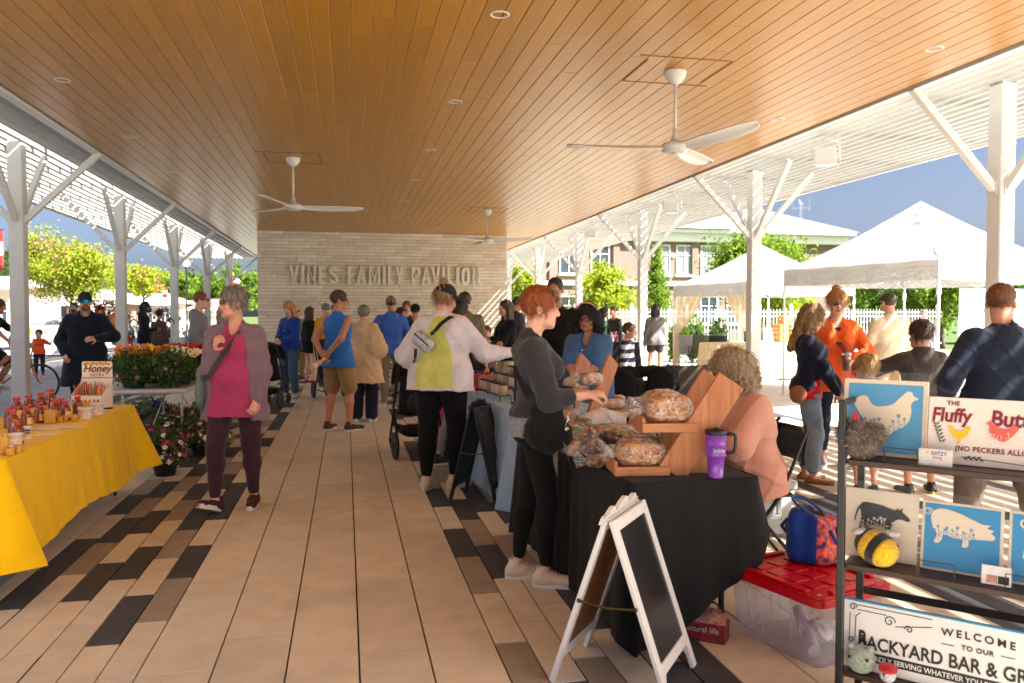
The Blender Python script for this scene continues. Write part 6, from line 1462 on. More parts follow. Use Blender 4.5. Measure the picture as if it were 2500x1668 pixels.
def bread_rack(lab, x, y, rz):
    """two wide planks leaning back, two trays with lips"""
    t = thing('bread_rack', lab, 'rack', (x, y, ZT), rz=rz, group='cedar bread racks'); th = R(57); dx, dz = math.cos(th), math.sin(th); L = .52
    for q in (0, 1):
        m = MB(); a = Vector((.10, .0 + q * .235, .008)); m.bar(a + Vector((.03, 0, 0)), a + Vector((.03 + dx * L, 0, dz * L)), .022, .142, up=(-dz, 0, dx), bv=.002); o = m.build('plank', PLANK, t)
    m = MB(); m.box((.235, .235, .115), (.19, .02, .23), bv=.002); m.build('back_foot', PLANK, t)
    m = MB(); m.prism([(.10, 0), (.33, 0), (.33, .19)], -.024, -.006, Matrix(((1, 0, 0, 0), (0, 0, -1, .03), (0, 1, 0, 0), (0, 0, 0, 1)))) ; m.build('side_foot', PLANK, t)
    for zz, x0 in ((.012, -.13), (.215, .0)):
        m = MB(); m.box((x0 + .13, .118, zz), (.27, .21, .014), bv=.002); m.build('tray_board', PLANKX, t)
        m = MB(); m.box((x0 - .008, .118, zz + .025), (.016, .26, .065), bv=.002); m.build('tray_lip', PLANK, t)
        m = MB(); m.box((x0 + .115, -.016, zz + .010), (.262, .016, .042), bv=.002); m.build('tray_rail', PLANKX, t)
    return t
rx, ry = gp(1507, 1167, ZT); bread_rack('near leaning cedar bread rack with two trays on the black table', rx + .145, ry + .03, -7)
def rl(lx, ly, lz, rz=-7): c, s_ = math.cos(R(rz)), math.sin(R(rz)); return rx + .145 + c * lx - s_ * ly, ry + .03 + s_ * lx + c * ly, ZT + lz
a = rl(0, .07, .022); loaf('large wrapped sourdough with printed labels on the lower tray of the near rack', a[0], a[1], a[2], .235, .13, .135, -7, CRUST, TAGW, True, sliced=True, seed=11); a = rl(.02, .175, .022); loaf('second wrapped sourdough behind it on the lower tray', a[0], a[1], a[2], .22, .11, .14, -7, CRUST, TAGW, False, sliced=True, seed=12)
a = rl(.13, .07, .226); loaf('large wrapped seeded loaf on the upper tray of the near rack', a[0], a[1], a[2], .225, .13, .145, -7, CRUST, TAGW, True, sliced=True, seed=13); a = rl(.13, .175, .226); loaf('second seeded loaf behind it on the upper tray', a[0], a[1], a[2], .21, .11, .155, -7, CRUST, TAGW, False, sliced=True, seed=14)
# second rack at the far end
fx, fy = 1.50, 5.05; bread_rack('far cedar bread rack behind the carrier bag', fx, fy, 38)
def rl2(lx, ly): c, s_ = math.cos(R(38)), math.sin(R(38)); return fx + c * lx - s_ * ly, fy + s_ * lx + c * ly
a = rl2(.0, .1); loaf('wrapped round loaf on the lower tray of the far rack', a[0], a[1], ZT + .022, .17, .15, .11, 38, CRUSTW, None, False, seed=15); a = rl2(.12, .1); loaf('wrapped round loaf on the upper tray of the far rack', a[0], a[1], ZT + .226, .17, .15, .11, 38, CRUSTW, None, False, seed=16)
# framed price list
x, y = gp(1385, 1040, ZT); t = thing('framed_price_list', 'framed white price list propped on the black table by the standing woman', 'sign', (x, y + .06, ZT), rz=-48)
m = MB(); m.box((0, 0, .10), (.15, .012, .205), rot=(-12, 0, 0), bv=.002); m.build('frame', M('grey_frame', (.12, .11, .10), rough=.4), t); m = MB(); m.box((0, -.0075, .10), (.13, .004, .185), rot=(-12, 0, 0), bv=.0005); m.build('sheet', WHITE2, t)
for i in range(7): m = MB(); m.box((-.005 + .01 * (i % 2), -.0095 - .0 + (.10 - (.16 - i * .02)) * -.21, .165 - i * .021), (.085 - .012 * (i % 3), .001, .004), rot=(-12, 0, 0), bv=.0002); m.build('writing', BLACKM, t)
# purple mug and steel flask
x, y = gp(1754, 1169, ZT); t = thing('travel_mug', 'big purple insulated mug with a black lid and handle at the table corner', 'mug', (x, y + .03, ZT), rz=-20); t.scale = (.9, .9, .9); PUR = M('purple_enamel', rgb(128, 60, 178), rough=.25, var=.04, coat=.5)
m = MB(); m.lathe([(.036, 0), (.039, .004), (.039, .018), (.0375, .021), (.041, .055), (.044, .105), (.052, .113), (.053, .12), (.0535, .17), (.055, .172), (.055, .178), (.0535, .18), (.054, .228)], 28); m.build('mug_body', PUR, t, True)
m = MB(); m.lathe([(.0555, .226), (.0565, .23), (.0565, .243), (.052, .25), (.02, .252), (1e-5, .252)], 28); m.box((.0, -.015, .255), (.03, .02, .01), bv=.003); m.build('lid', BLACKM, t, True)
m = MB(); m.tube([(.052, 0, .225), (.075, 0, .228), (.095, 0, .222), (.10, 0, .205), (.098, 0, .16), (.09, 0, .135), (.07, 0, .128), (.05, 0, .13)], .009, 8); m.build('handle', BLACKM, t, True)
V, F = text_geo('bubba', .026, bold=.0012, align='CENTER'); raw('lettering', [(.0545 * math.sin(v[0] / .0545 + .25), -.0545 * math.cos(v[0] / .0545 + .25) - .0005, v[1] + .138) for v in V], F, WHITE2, t)
x, y = gp(1712, 1153, ZT); t = thing('steel_flask', 'brushed steel flask with black bands beside the purple mug', 'flask', (x, y + .03, ZT)); m = MB(); m.lathe([(.027, 0), (.03, .004), (.03, .075), (.032, .08), (.032, .17), (.03, .18)], 22); m.build('flask_body', CHROME, t, True)
m = MB(); m.lathe([(.0325, .06), (.033, .062), (.033, .082), (.0325, .084)], 22); m.build('grip_band', BLACKM, t, True); m = MB(); m.lathe([(.0325, .15), (.0335, .155), (.0335, .20), (.03, .208), (1e-5, .208)], 22); m.build('lid', BLACKM, t, True)
# banner hung on the table side
t = thing('hanging_banner', 'fringed burlap-edged vinyl banner with a phone number hung on the table side', 'banner', (1.165, 4.22, 0), rz=92)
def bn(u, v, y0=.0): return (u * .62, -.03 - .025 * math.sin(v * 3.1) - .012 * math.sin(u * 9) * (1 - v) + y0, .735 - .60 * v - .06 * v * (1 - u) * 0)
m = MB(); m.grid(lambda u, v: bn(u, v), 14, 14); o = m.build('burlap_backing', BURL, t, True)
def zone(nm, u0, u1, v0, v1, mat, y0): m = MB(); m.grid(lambda u, v: bn(u0 + (u1 - u0) * u, v0 + (v1 - v0) * v, y0), 8, 8); return m.build(nm, mat, t, True)
for q in (.006, -.006):
    zone('red_strip', .03, .97, .78, .97, M('sign_maroon', rgb(140, 24, 32), rough=.5), q); zone('brown_panel', .06, .94, .42, .77, M('sign_brown', rgb(84, 50, 32), rough=.5, var=.3, nscale=12), q)
for i in range(4): zone('white_shape', .08 + i * .22, .26 + i * .22, .06 + .03 * (i % 2), .40, M('sign_pale', rgb(196, 202, 204), rough=.5, var=.15, nscale=9), .007)
V, F = text_geo('3   406.449', .085, bold=.002, align='LEFT', width=.86)
raw('lettering', [(lambda p: (p[0], p[1] - .0, p[2]))(bn(min(1, max(0, 1 - (v[0] + .02) / .62)), (.735 - (v[1] + .175)) / .60, .012)) for v in V], F, WHITE2, t)
V, F = text_geo('Good From', .12, bold=.001, shear=.2, width=.7); raw('lettering', [bn(min(1, max(0, 1 - (v[0] + .05) / .62)), (.735 - (v[1] + .32)) / .60, .012) for v in V], F, M('sign_pink', rgb(220, 160, 150), rough=.5), t)
# second stall table behind, with more bread
folding_table('tan folding table with bread behind the seated woman in pink', 2.62, 6.25, 1.5, .62, .74, 4, M('tan_table', rgb(176, 150, 116), rough=.5))
for i, (xx, yy, cr) in enumerate(((2.1, 6.1, CRUSTW), (2.35, 6.2, CRUSTD), (2.25, 6.4, CRUST), (2.6, 6.15, CRUSTW), (2.75, 6.35, CRUST))): loaf('wrapped %s on the tan folding table at the back' % ('floury loaf at the left end', 'dark loaf', 'golden loaf', 'floury loaf near the plate', 'golden loaf near the plate')[i], xx, yy, .742, .2, .12, .08, i * 35, cr, None, True, seed=30 + i)
m = MB(); m.lathe([(1e-5, 0), (.12, 0), (.15, .018), (.155, .02), (.15, .024), (1e-5, .01)], 24); t = m.build('serving_plate', M('plate_tan', rgb(214, 190, 156), rough=.4), None, True); setp(t, 'round tan plate on the folding table behind the bread', 'plate'); t.location = (2.95, 6.2, .742)

# floral bag and totes on the floor
x, y = gp(1720, 1545, 0); t = thing('gift_bag', 'flat floral paper bag with the words natural life lying on the tiles', 'bag', (1.62, 3.40, 0), rz=-38); FLB = M('floral_print', rgb(40, 20, 24), rough=.5, col2=rgb(180, 40, 50), nscale=45, detail=6); FLW = M('floral_top', rgb(206, 190, 186), rough=.5, col2=rgb(180, 40, 50), nscale=30, detail=6)
m = MB(); m.box((0, 0, .045), (.215, .10, .09), bv=.004); m.build('front_panel', FLB, t); m = MB(); m.add([(-.107, -.05, .091), (.107, -.05, .091), (.10, .05, .125), (-.10, .05, .125)], [(0, 1, 2, 3)]); o = m.build('top_panel', FLW, t); solid(o, .004); m = MB(); m.tube([(-.09, .03, .12), (-.05, .06, .15), (.04, .06, .15), (.09, .03, .12)], .004, 6); m.build('handle', BLACKM, t)
V, F = text_geo('natural life', .038, bold=.0005, align='CENTER'); raw('lettering', [(v[0], -.0525, v[1] + .045) for v in V], F, M('print_white', (.7, .68, .66)), t)
t = thing('storage_tote', 'clear plastic tote with a red lid on the floor in the foreground', 'tote', (2.05, 3.265, 0), rz=17)
TOTE = bpy.data.materials.new('frosted_plastic'); TOTE.use_nodes = True; n_ = TOTE.node_tree.nodes; l_ = TOTE.node_tree.links; b_ = n_['Principled BSDF']; b_.inputs['Base Color'].default_value = (.84, .84, .88, 1); b_.inputs['Roughness'].default_value = .3
tr = n_.new('ShaderNodeBsdfTransparent'); tr.inputs[0].default_value = (.95, .95, .97, 1); mx = n_.new('ShaderNodeMixShader'); mx.inputs[0].default_value = .86; l_.new(b_.outputs[0], mx.inputs[1]); l_.new(tr.outputs[0], mx.inputs[2]); l_.new(mx.outputs[0], n_['Material Output'].inputs[0])
def tub_wall(a, b, z0, z1): return [(-a, -b, z0), (a, -b, z0), (a, b, z0), (-a, b, z0)], z1
def rr(w_, d_, r_, n=5):
    o = []
    for cx, cy, a0 in ((w_ - r_, d_ - r_, 0), (-w_ + r_, d_ - r_, 90), (-w_ + r_, -d_ + r_, 180), (w_ - r_, -d_ + r_, 270)):
        for i in range(n + 1): a = R(a0 + 90 * i / n); o.append((cx + r_ * math.cos(a), cy + r_ * math.sin(a)))
    return o
A1, A2 = rr(.185, .235, .03), rr(.215, .265, .04); n0 = len(A1)
m = MB(); V = [(x, y, .004) for x, y in A1] + [(x * 1.02, y * 1.02, .03) for x, y in A1] + [(x, y, .285) for x, y in A2] + [(x + math.copysign(.008, x), y + math.copysign(.008, y), .287) for x, y in A2]
m.add(V, [tuple(range(n0 - 1, -1, -1))] + [(k * n0 + i, k * n0 + (i + 1) % n0, (k + 1) * n0 + (i + 1) % n0, (k + 1) * n0 + i) for k in range(3) for i in range(n0)]); o = m.build('bin', TOTE, t, True); solid(o, .003)
for q in (-1, 1):
    for yy in (-.15, -.10, .06, .12):
        m = MB(); m.bar((q * .190, yy, .05), (q * .217, yy * 1.12, .27), .006, .008, bv=.001); m.build('rib', TOTE, t)
    for xx in (-.1, -.04, .05, .11): m = MB(); m.bar((xx, q * .240, .05), (xx * 1.12, q * .267, .27), .006, .008, up=(0, 1, 0), bv=.001); m.build('rib', TOTE, t)
RL_ = M('red_plastic', rgb(188, 8, 26), rough=.3, var=.04); m = MB(); m.prism(rr(.238, .288, .045), .280, .312); m.prism(rr(.228, .278, .04), .312, .322); lid = m.build('lid', RL_, t)
for q in (-1, 1): m = MB(); m.box((q * .205, 0, .328), (.03, .40, .014), bv=.004); m.build('rim_ridge', RL_, lid); m = MB(); m.box((0, q * .255, .328), (.28, .03, .014), bv=.004); m.build('rim_ridge', RL_, lid)
for i in range(3):
    for j in range(4): m = MB(); m.box((-.11 + i * .11, -.15 + j * .10, .324), (.085, .075, .006), bv=.004); m.build('embossed_pad', RL_, lid)
for qx in (-1, 1):
    for qy in (-1, 1): m = MB(); m.box((qx * .19, qy * .24, .3235), (.022, .016, .003), bv=.001); m.build('lid_hole', M('lid_hole', (.5, .35, .3)), lid)
m = MB(); m.tube([(-.14, -.18, .05), (.10, .12, .09)], .028, 12); o = m.build('rolled_cloth', M('lilac_roll', rgb(214, 200, 214), rough=.8)); setp(o, 'pale rolled cloth seen inside the clear tote', 'cloth'); o.location = (2.05, 3.265, 0); o.rotation_euler = (0, 0, R(17))
S = Sdf((-.14, -.1, 0), (.14, .1, .14), .01); S.ell((0, 0, .05), (.11, .08, .05), .02); S.field(folds(.012, 60, 5), 'add'); V, F = S.mesh(); o = rawnp('crumpled_paper', V, F, WHITE2, None, True); setp(o, 'crumpled white paper seen inside the clear tote', 'paper'); o.location = (2.1, 3.22, .012)
# lunch bag on the tote
t = thing('lunch_bag', 'open blue lunch bag with a colourful patterned side on the red lid', 'bag', (2.17, 3.40, .3285), rz=-52); BLU = fabric('royal_blue', rgb(10, 58, 150), rough=.7, b=.15, bs=60); PAT = M('bag_pattern', rgb(40, 24, 90), rough=.7, col2=rgb(236, 96, 50), nscale=34, detail=1.0)
S = Sdf((-.13, -.12, 0), (.13, .12, .32), .008)
for q in (-1, 1): S.cone((q * .045, -.05, .045), (q * .05, -.045, .20), .05, .048, .02); S.cone((q * .045, .05, .045), (q * .05, .045, .20), .05, .048, .02)
S.cone((-.035, 0, .05), (-.03, 0, .235), .085, .062, .03); S.cone((.035, 0, .05), (.035, 0, .19), .085, .06, .03)
S.ell((-.015, 0, .27), (.075, .062, .095), .008, None, '-'); S.field(lambda X, Y, Z: np.maximum(.003 - Z, Z - (.255 - .55 * X) ) + 0 * Y); S.field(folds(.003, 40, 3), 'add')
V, F = S.mesh(); c_ = V[F].mean(1); mi = np.where((c_[:, 0] > .055), 1, 0); ins = (np.abs(c_[:, 0] + .015) < .07) & (np.abs(c_[:, 1]) < .058) & (c_[:, 2] > .165); mi = np.where(ins, 2, mi)
rawnp('bag_body', V, F, [BLU, PAT, M('bag_lining', (.10, .10, .105), rough=.8)], t, True, mi)
m = MB(); m.tube([(.03 * math.cos(a_) * 2.6 - .015, .068 * math.sin(a_), .245 - .55 * (.03 * math.cos(a_) * 2.6 - .015)) for a_ in [i * .314 for i in range(20)]], .006, 6, closed=True); m.build('zip_piping', BLU, t, True)
m = MB(); m.tube([(-.105, -.03, .19), (-.135, -.03, .15), (-.135, .03, .11), (-.10, .03, .08)], .009, 6); m.build('handle', BLU, t, True); m = MB(); m.tube([(.10, -.04, .17), (.125, -.03, .11), (.125, .03, .11), (.10, .04, .17)], .008, 6); m.build('handle', BLU, t, True)
# wheeled cooler
t = thing('wheeled_cooler', 'pale grey wheeled cooler behind the seated woman in pink', 'cooler', (2.72, 5.0, 0), rz=-8); GR = M('cooler_grey', (.50, .50, .48), rough=.45, var=.04); m = MB(); V = []; 
m.add([(x, y, .03) for x, y in rr(.21, .15, .04)] + [(x, y, .34) for x, y in rr(.25, .185, .04)], [tuple(range(23, -1, -1)), tuple(range(24, 48))] + [(i, (i + 1) % 24, 24 + (i + 1) % 24, 24 + i) for i in range(24)]); m.build('cooler_body', GR, t, True)
m = MB(); m.prism(rr(.26, .195, .04), .342, .385); m.prism(rr(.24, .175, .04), .385, .40); m.build('lid', GR, t)
m = MB(); m.bar((-.12, -.19, .30), (-.12, -.205, .17), .03, .02, up=(0, 1, 0)); m.bar((.12, -.19, .30), (.12, -.205, .17), .03, .02, up=(0, 1, 0)); m.bar((-.135, -.212, .16), (.135, -.212, .16), .03, .03); m.build('handle', M('cooler_handle', (.28, .29, .29), rough=.5), t)
for q in (-1, 1):
    m = MB(); m.lathe([(.03, -.02), (.068, -.02), (.072, 0), (.068, .02), (.03, .02)], 20, mtx=Matrix.Translation((.25, q * .15, .072)) @ Matrix.Rotation(R(90), 4, 'X')); wo = m.build('wheel', SOLED, t, True)
    m = MB()
    for i in range(6): m.bar((.25, q * .15 - .021 * 1, .072), (.25 + .055 * math.cos(i * 1.047), q * .15 - .021, .072 + .055 * math.sin(i * 1.047)), .014, .008, up=(0, 1, 0)); 
    m.build('spokes', CHROME, wo)
def folding_chair(lab, x, y, rz):
    t = thing('folding_chair', lab, 'chair', (x, y, 0), rz=rz)
    m = MB(); m.box((0, 0, .445), (.40, .38, .025), bv=.01); m.build('seat', BLACKM, t); m = MB(); m.grid(lambda u, v: (-.22 + .44 * u, .23 + .05 * math.sin(math.pi * u) + .03 * v, .62 + .20 * v), 8, 5); o = m.build('backrest', BLACKM, t, True); solid(o, .015)
    for q in (-1, 1):
        m = MB(); m.tube([(q * .21, -.24, 0), (q * .22, .10, .45), (q * .22, .25, .82), (q * .18, .26, .85)], .011, 8); m.build('leg', BLACKM, t, True); m = MB(); m.tube([(q * .19, .26, 0), (q * .2, -.12, .44)], .011, 8); m.build('leg', BLACKM, t, True)
    return t
folding_chair('black folding chair under the seated woman in the pink hooded top', 2.40, 4.42, -97)
# black jacket over a chair, and camp chair by the bread table
cx, cy = spot(1560, 8.6); folding_chair('black chair with a black jacket over its back behind the bread stall', cx, cy, 165)
S = Sdf((-.34, -.3, .3), (.34, .4, .98), .012); S.cone((-.2, .24, .84), (.2, .24, .84), .06, .06, .03); S.cone((-.22, .20, .82), (-.27, .12, .45), .075, .05, .04, ((0, 1, 0), .6)); S.cone((.22, .20, .82), (.27, .12, .45), .075, .05, .04, ((0, 1, 0), .6)); S.cone((-.14, .30, .8), (-.14, .34, .4), .1, .11, .04, ((0, 1, 0), .4)); S.cone((.14, .30, .8), (.14, .34, .4), .1, .11, .04, ((0, 1, 0), .4)); S.field(folds(.012, 34, 9), 'add'); V, F = S.mesh(); o = rawnp('draped_jacket', V, F, BLK, None, True); setp(o, 'black jacket draped over the chair behind the bread stall', 'jacket'); o.location = (cx, cy, 0); o.rotation_euler = (0, 0, R(165)); o.scale = (1.35, 1.2, 1.08)
x, y = spot(1640, 9.2); camp_chair('brown camp chair with a printed back beyond the jacket', x, y, 190, M('brown_canvas', (.05, .04, .03), rough=.85, var=.1))
draped('covered_table', 'tall table under a black cloth behind the striped boy', 'table', 5.35, 15.6, .9, .7, .95, 0, BLK, nfold=7)
for i in range(9): m = MB(); m.lathe([(.04, 0), (.05, .01), (.05, .12), (.02, .16), (.02, .2)], 12); t = m.build('stall_bottle', rnd.choice((WHO, CLEARP, RDO, WHO, GPOT)), None, True); setp(t, 'bottle on the black-clothed table, %s from the left' % (ORD + ['eighth', 'ninth'])[i], 'bottle', 'bottles on the black-clothed table'); t.location = (5.0 + .09 * i, 15.4 + .12 * (i % 3), .957)
# ------------------------------------------------------------------ craft shelf in the right foreground
SHX, SHY, SHR = 1.78, 2.60, -47.8
sh_t = thing('display_shelf', 'black metal shelf unit with dark wooden boards in the right foreground', 'shelf', (SHX, SHY, 0), rz=SHR)
DKW = wood_mat('walnut_board', rgb(44, 26, 18), rgb(66, 40, 28), .4, scale=(1.2, 14, 14), rand=.05)
for px_, py_ in ((0, 0), (0, .31), (1.0, 0), (1.0, .31)):
    m = MB(); m.box((px_, py_, .595), (.026, .026, 1.19), bv=.003); m.build('post', BLACKM, sh_t)
for z in (.962, .575, .175):
    m = MB(); m.box((.5, .155, z), (.965, .30, .022), bv=.003); m.build('board', DKW, sh_t)
    for q in (0, 1.0): m = MB(); m.box((q, .155, z - .018), (.02, .284, .02), bv=.002); m.build('cross_bar', BLACKM, sh_t)
for z in (.77, .40): m = MB(); m.box((.5, .32, z), (.97, .012, .03), bv=.002); m.build('back_bar', BLACKM, sh_t)
for q in (0, 1.0): m = MB(); m.box((q, .155, 1.178), (.02, .284, .02), bv=.002); m.build('cross_bar', BLACKM, sh_t)
_c, _s = math.cos(R(SHR)), math.sin(R(SHR))
def SP(lx, ly, z): return (SHX + _c * lx - _s * ly, SHY + _s * lx + _c * ly, z)
CREAMB = M('cream_board', rgb(228, 214, 190), rough=.6, var=.04, nscale=5, stretch=(1, 1, 12)); SKYB = M('sky_blue_paint', rgb(62, 152, 200), rough=.5, var=.06, nscale=4); BRB = M('bright_blue_paint', rgb(16, 140, 196), rough=.5, var=.05, nscale=4)
SHIP = M('white_shiplap', rgb(232, 224, 212), rough=.6, var=.05, nscale=6, stretch=(1, 1, 22)); BERRY = M('berry_ink', rgb(132, 26, 50), rough=.5); BLKI = M('black_ink', (.012, .012, .014), rough=.5)
def board(lab, lx, ly, z, w_, h_, mat, face=None, tilt=10, name='painted_sign', wrap=False):
    t = thing(name, lab, 'sign', SP(lx, ly, z), rz=SHR, group='painted signs on the craft shelf'); t.rotation_euler = Euler((R(-tilt), 0, R(SHR)), 'XYZ')
    m = MB(); m.box((w_ / 2, .008, h_ / 2 + .001), (w_, .016, h_), bv=.002); m.build('board', mat, t)
    if face: m = MB(); e = face[1]; m.box((w_ / 2, -.0014, h_ / 2), (w_ - 2 * e, .002, h_ - 2 * e), bv=.0008); m.build('painted_face', face[0], t)
    if wrap:
        m = MB(); m.grid(lambda u, v: (-.012 + (w_ + .024) * u, -.010 - .004 * math.sin(u * 11 + v * 5), -.0 + (h_ + .03) * v), 12, 12); m.build('plastic_sleeve', WRAP2, t, True)
    return t
WRAP2 = bpy.data.materials.new('thin_sleeve'); WRAP2.use_nodes = True; _n = WRAP2.node_tree.nodes; _l = WRAP2.node_tree.links; _b = _n['Principled BSDF']; _b.inputs['Base Color'].default_value = (.9, .9, .9, 1); _b.inputs['Roughness'].default_value = .12
_t = _n.new('ShaderNodeBsdfTransparent'); _m = _n.new('ShaderNodeMixShader'); _m.inputs[0].default_value = .95; _l.new(_b.outputs[0], _m.inputs[1]); _l.new(_t.outputs[0], _m.inputs[2]); _l.new(_m.outputs[0], _n['Material Output'].inputs[0])
def smoothpoly(P, n=4):
    out = []; k = len(P)
    for i in range(k):
        p0, p1, p2, p3 = (P[(i + j - 1) % k] for j in range(4))
        for s in range(n):
            t = s / n; out.append(tuple(.5 * (2 * p1[a] + (p2[a] - p0[a]) * t + (2 * p0[a] - 5 * p1[a] + 4 * p2[a] - p3[a]) * t * t + (3 * p1[a] - p0[a] - 3 * p2[a] + p3[a]) * t ** 3) for a in (0, 1)))
    return out
def art(t, poly, x0, z0, w_, h_, mat, y=-.0038, nm='silhouette', smooth=True, d=.0012):
    P = smoothpoly(poly) if smooth else poly; m = MB(); m.prism([(x0 + p[0] * w_, z0 + p[1] * h_) for p in P], 0, d, Matrix(((1, 0, 0, 0), (0, 0, -1, y), (0, 1, 0, 0), (0, 0, 0, 1)))); return m.build(nm, mat, t)
def sprig(t, x, z, h_, mat, rs, y=-.0052):
    m = MB(); mt = Matrix(((1, 0, 0, 0), (0, 0, -1, y), (0, 1, 0, 0), (0, 0, 0, 1))); b = rs.uniform(-.2, .2) * h_
    m.tube([(x, y, z), (x + b * .5, y, z + h_ * .6), (x + b, y, z + h_)], .0007, 4)
    fx_, fz_ = x + b, z + h_
    for k in range(5): a = k * 1.257; m.prism([(fx_ + h_ * .16 * math.cos(a + q) * (1 if abs(q) < .1 else .6), fz_ + h_ * .16 * math.sin(a + q) * (1 if abs(q) < .1 else .6)) for q in (-.5, 0, .5)] + [(fx_, fz_)], 0, .0008, mt)
    for k in range(3): zz = z + h_ * (.2 + .2 * k); sg = 1 if k % 2 else -1; m.prism([(x, zz), (x + sg * h_ * .1, zz + h_ * .05), (x + sg * h_ * .16, zz + h_ * .14), (x + sg * h_ * .05, zz + h_ * .1)], 0, .0008, mt)
    m.build('floral_detail', mat, t)
HEN = [(.02, .70), (.06, .80), (.14, .86), (.22, .84), (.28, .72), (.36, .66), (.50, .67), (.62, .72), (.70, .82), (.78, .92), (.84, .98), (.90, .96), (.92, .90), (1.0, .84), (.93, .80), (.89, .72), (.90, .60), (.88, .44), (.80, .30), (.66, .20), (.56, .10), (.40, .12), (.30, .22), (.20, .36), (.10, .52)]
COW = [(.06, .86), (.10, .95), (.20, .97), (.45, .93), (.62, .86), (.72, .83), (.76, .90), (.79, .84), (.86, .92), (.84, .82), (.92, .72), (1.0, .60), (.96, .54), (.84, .58), (.76, .56), (.70, .48), (.68, .36), (.64, .20), (.66, .02), (.60, .0), (.57, .20), (.52, .30), (.36, .32), (.26, .30), (.24, .14), (.25, .0), (.19, .0), (.17, .18), (.14, .32), (.11, .18), (.12, .02), (.06, .0), (.06, .22), (.08, .42), (.08, .62), (.05, .76), (.0, .56), (-.02, .40), (-.04, .40), (-.02, .62), (.02, .80)]
PIG = [(.0, .72), (.03, .90), (.14, 1.0), (.30, .99), (.50, .90), (.68, .78), (.82, .70), (.93, .70), (.88, .62), (.98, .56), (.94, .50), (1.0, .40), (.97, .30), (.84, .28), (.72, .26), (.62, .22), (.60, .06), (.56, .0), (.50, .02), (.51, .20), (.36, .22), (.22, .28), (.18, .12), (.12, .02), (.06, .06), (.10, .26), (.04, .44)]
rs = np.random.RandomState(5)
t = board('square blue sign with a cream hen silhouette on the top shelf', -.035, .13, .974, .29, .285, CREAMB, (SKYB, .016), 9, wrap=True); art(t, HEN, .035, .06, .225, .19, CREAMB)
for i in range(9): sprig(t, .075 + .018 * i, .075 + .010 * abs(i - 4) * .6, rs.uniform(.03, .065), SKYB, rs)
t = board('white shiplap sign reading The Fluffy Butt on the top shelf', .262, .105, .974, .60, .235, SHIP, None, 9)
def write(t, txt, x, z, size, mat, bold=0, width=1, shear=0, align='LEFT', y=-.002, sp=1.0, rot=0, depth=.0015, arc=0):
    V, F = text_geo(txt, size, width, bold, shear, depth, align, sp); c, s_ = math.cos(R(rot)), math.sin(R(rot)); raw('lettering', [(x + v[0] * c - v[1] * s_, y - v[2], z + v[0] * s_ + v[1] * c + arc * v[0] * v[0]) for v in V], F, mat, t)
write(t, 'Fluffy', .010, .150, .068, BERRY, .0018, .85, .12); write(t, 'Butt', .192, .146, .074, BERRY, .0020, .88, .1); write(t, 'THE', .058, .208, .022, BERRY, .0004); write(t, '(NO PECKERS ALLOWED)', .088, .050, .025, BERRY, .0006, .9, sp=1.1)
CHK = [(1.0, .86), (.92, .98), (.80, .96), (.72, .80), (.55, .70), (.38, .72), (.22, .86), (.06, 1.0), (.0, .90), (.10, .62), (.20, .42), (.36, .28), (.46, .24), (.45, .08), (.40, .0), (.56, .02), (.55, .10), (.58, .24), (.72, .34), (.86, .52), (.92, .70)]
art(t, CHK, .066, .075, .068, .062, M('chick_yellow', rgb(244, 190, 20), rough=.5), nm='chick'); HENR = M('hen_coral', rgb(224, 100, 88), rough=.5)
art(t, [(1 - p[0], p[1]) for p in HEN], .180, .085, .098, .078, HENR, nm='hen')
for i in range(7): sprig(t, .195 + .011 * i, .092, rs.uniform(.012, .03), SHIP, rs)
LEAFI = M('leaf_ink', rgb(52, 66, 44), rough=.6)
for q in range(6):
    for sgn in (-1, 1): art(t, [(0, 0), (sgn * .5, .25), (sgn * 1, .9), (sgn * .35, .65)], .026 + q * .004, .135 - q * .012, .012, .012, LEAFI, nm='leaf')
m = MB(); m.tube([(.11, -.003, .030), (.3, -.003, .018), (.58, -.003, .024)], .0012, 5); m.build('stem', LEAFI, t)
for q in range(7): art(t, [(0, 0), (.4, .5), (1, .6), (.6, .1)], .115 + q * .008, .027, .014, .012 * (1 if q % 2 else -1), LEAFI, nm='leaf')
# easels, cards
def card(lab, lx, ly, z, w_, h_, lines):
    t = thing('business_card', lab, 'card', SP(lx, ly, z), rz=SHR, group='business cards on the craft shelf'); t.rotation_euler = Euler((R(-14), 0, R(SHR)), 'XYZ')
    m = MB(); m.box((w_ / 2, .001, h_ / 2), (w_, .0015, h_), bv=.0004); m.build('card', WHITE2, t); m = MB(); m.box((w_ / 2, .004, h_ / 2 - .004), (w_ + .006, .002, h_ - .004), bv=.0004); m.build('holder', CLEARP, t)
    for tx, x, zz, sz, mt in lines: write(t, tx, x, zz, sz, mt, .0002, y=-.0006, depth=.0006)
    return t
NAVI = M('navy_ink', rgb(40, 50, 110)); PINKI = M('pink_ink', rgb(220, 120, 130)); GREYI = M('grey_ink', rgb(130, 130, 150)); STARY = M('star_yellow', rgb(240, 190, 40))
t = card('white business card with a yellow star in front of the signs', .245, .04, .9735, .105, .058, [('DITZY', .040, .038, .017, NAVI), ('thing', .044, .025, .015, PINKI), ('- - - - - - -', .026, .014, .007, GREYI), ('- - - - - -', .030, .006, .006, GREYI)])
art(t, [(.5 + .5 * math.cos(R(90 + 36 * k)) * (1 if k % 2 == 0 else .45), .5 + .5 * math.sin(R(90 + 36 * k)) * (1 if k % 2 == 0 else .45)) for k in range(10)], .020, .036, .016, .016, STARY, -.0006, 'star', False, .0006)
for i in range(16): m = MB(); m.box((.005 + .095 * rs.rand(), -.0006, .004 + .05 * (rs.rand() > .5)), (.002, .0006, .002), bv=.0002); m.build('confetti', (PINKI, STARY, NAVI)[i % 3], t)
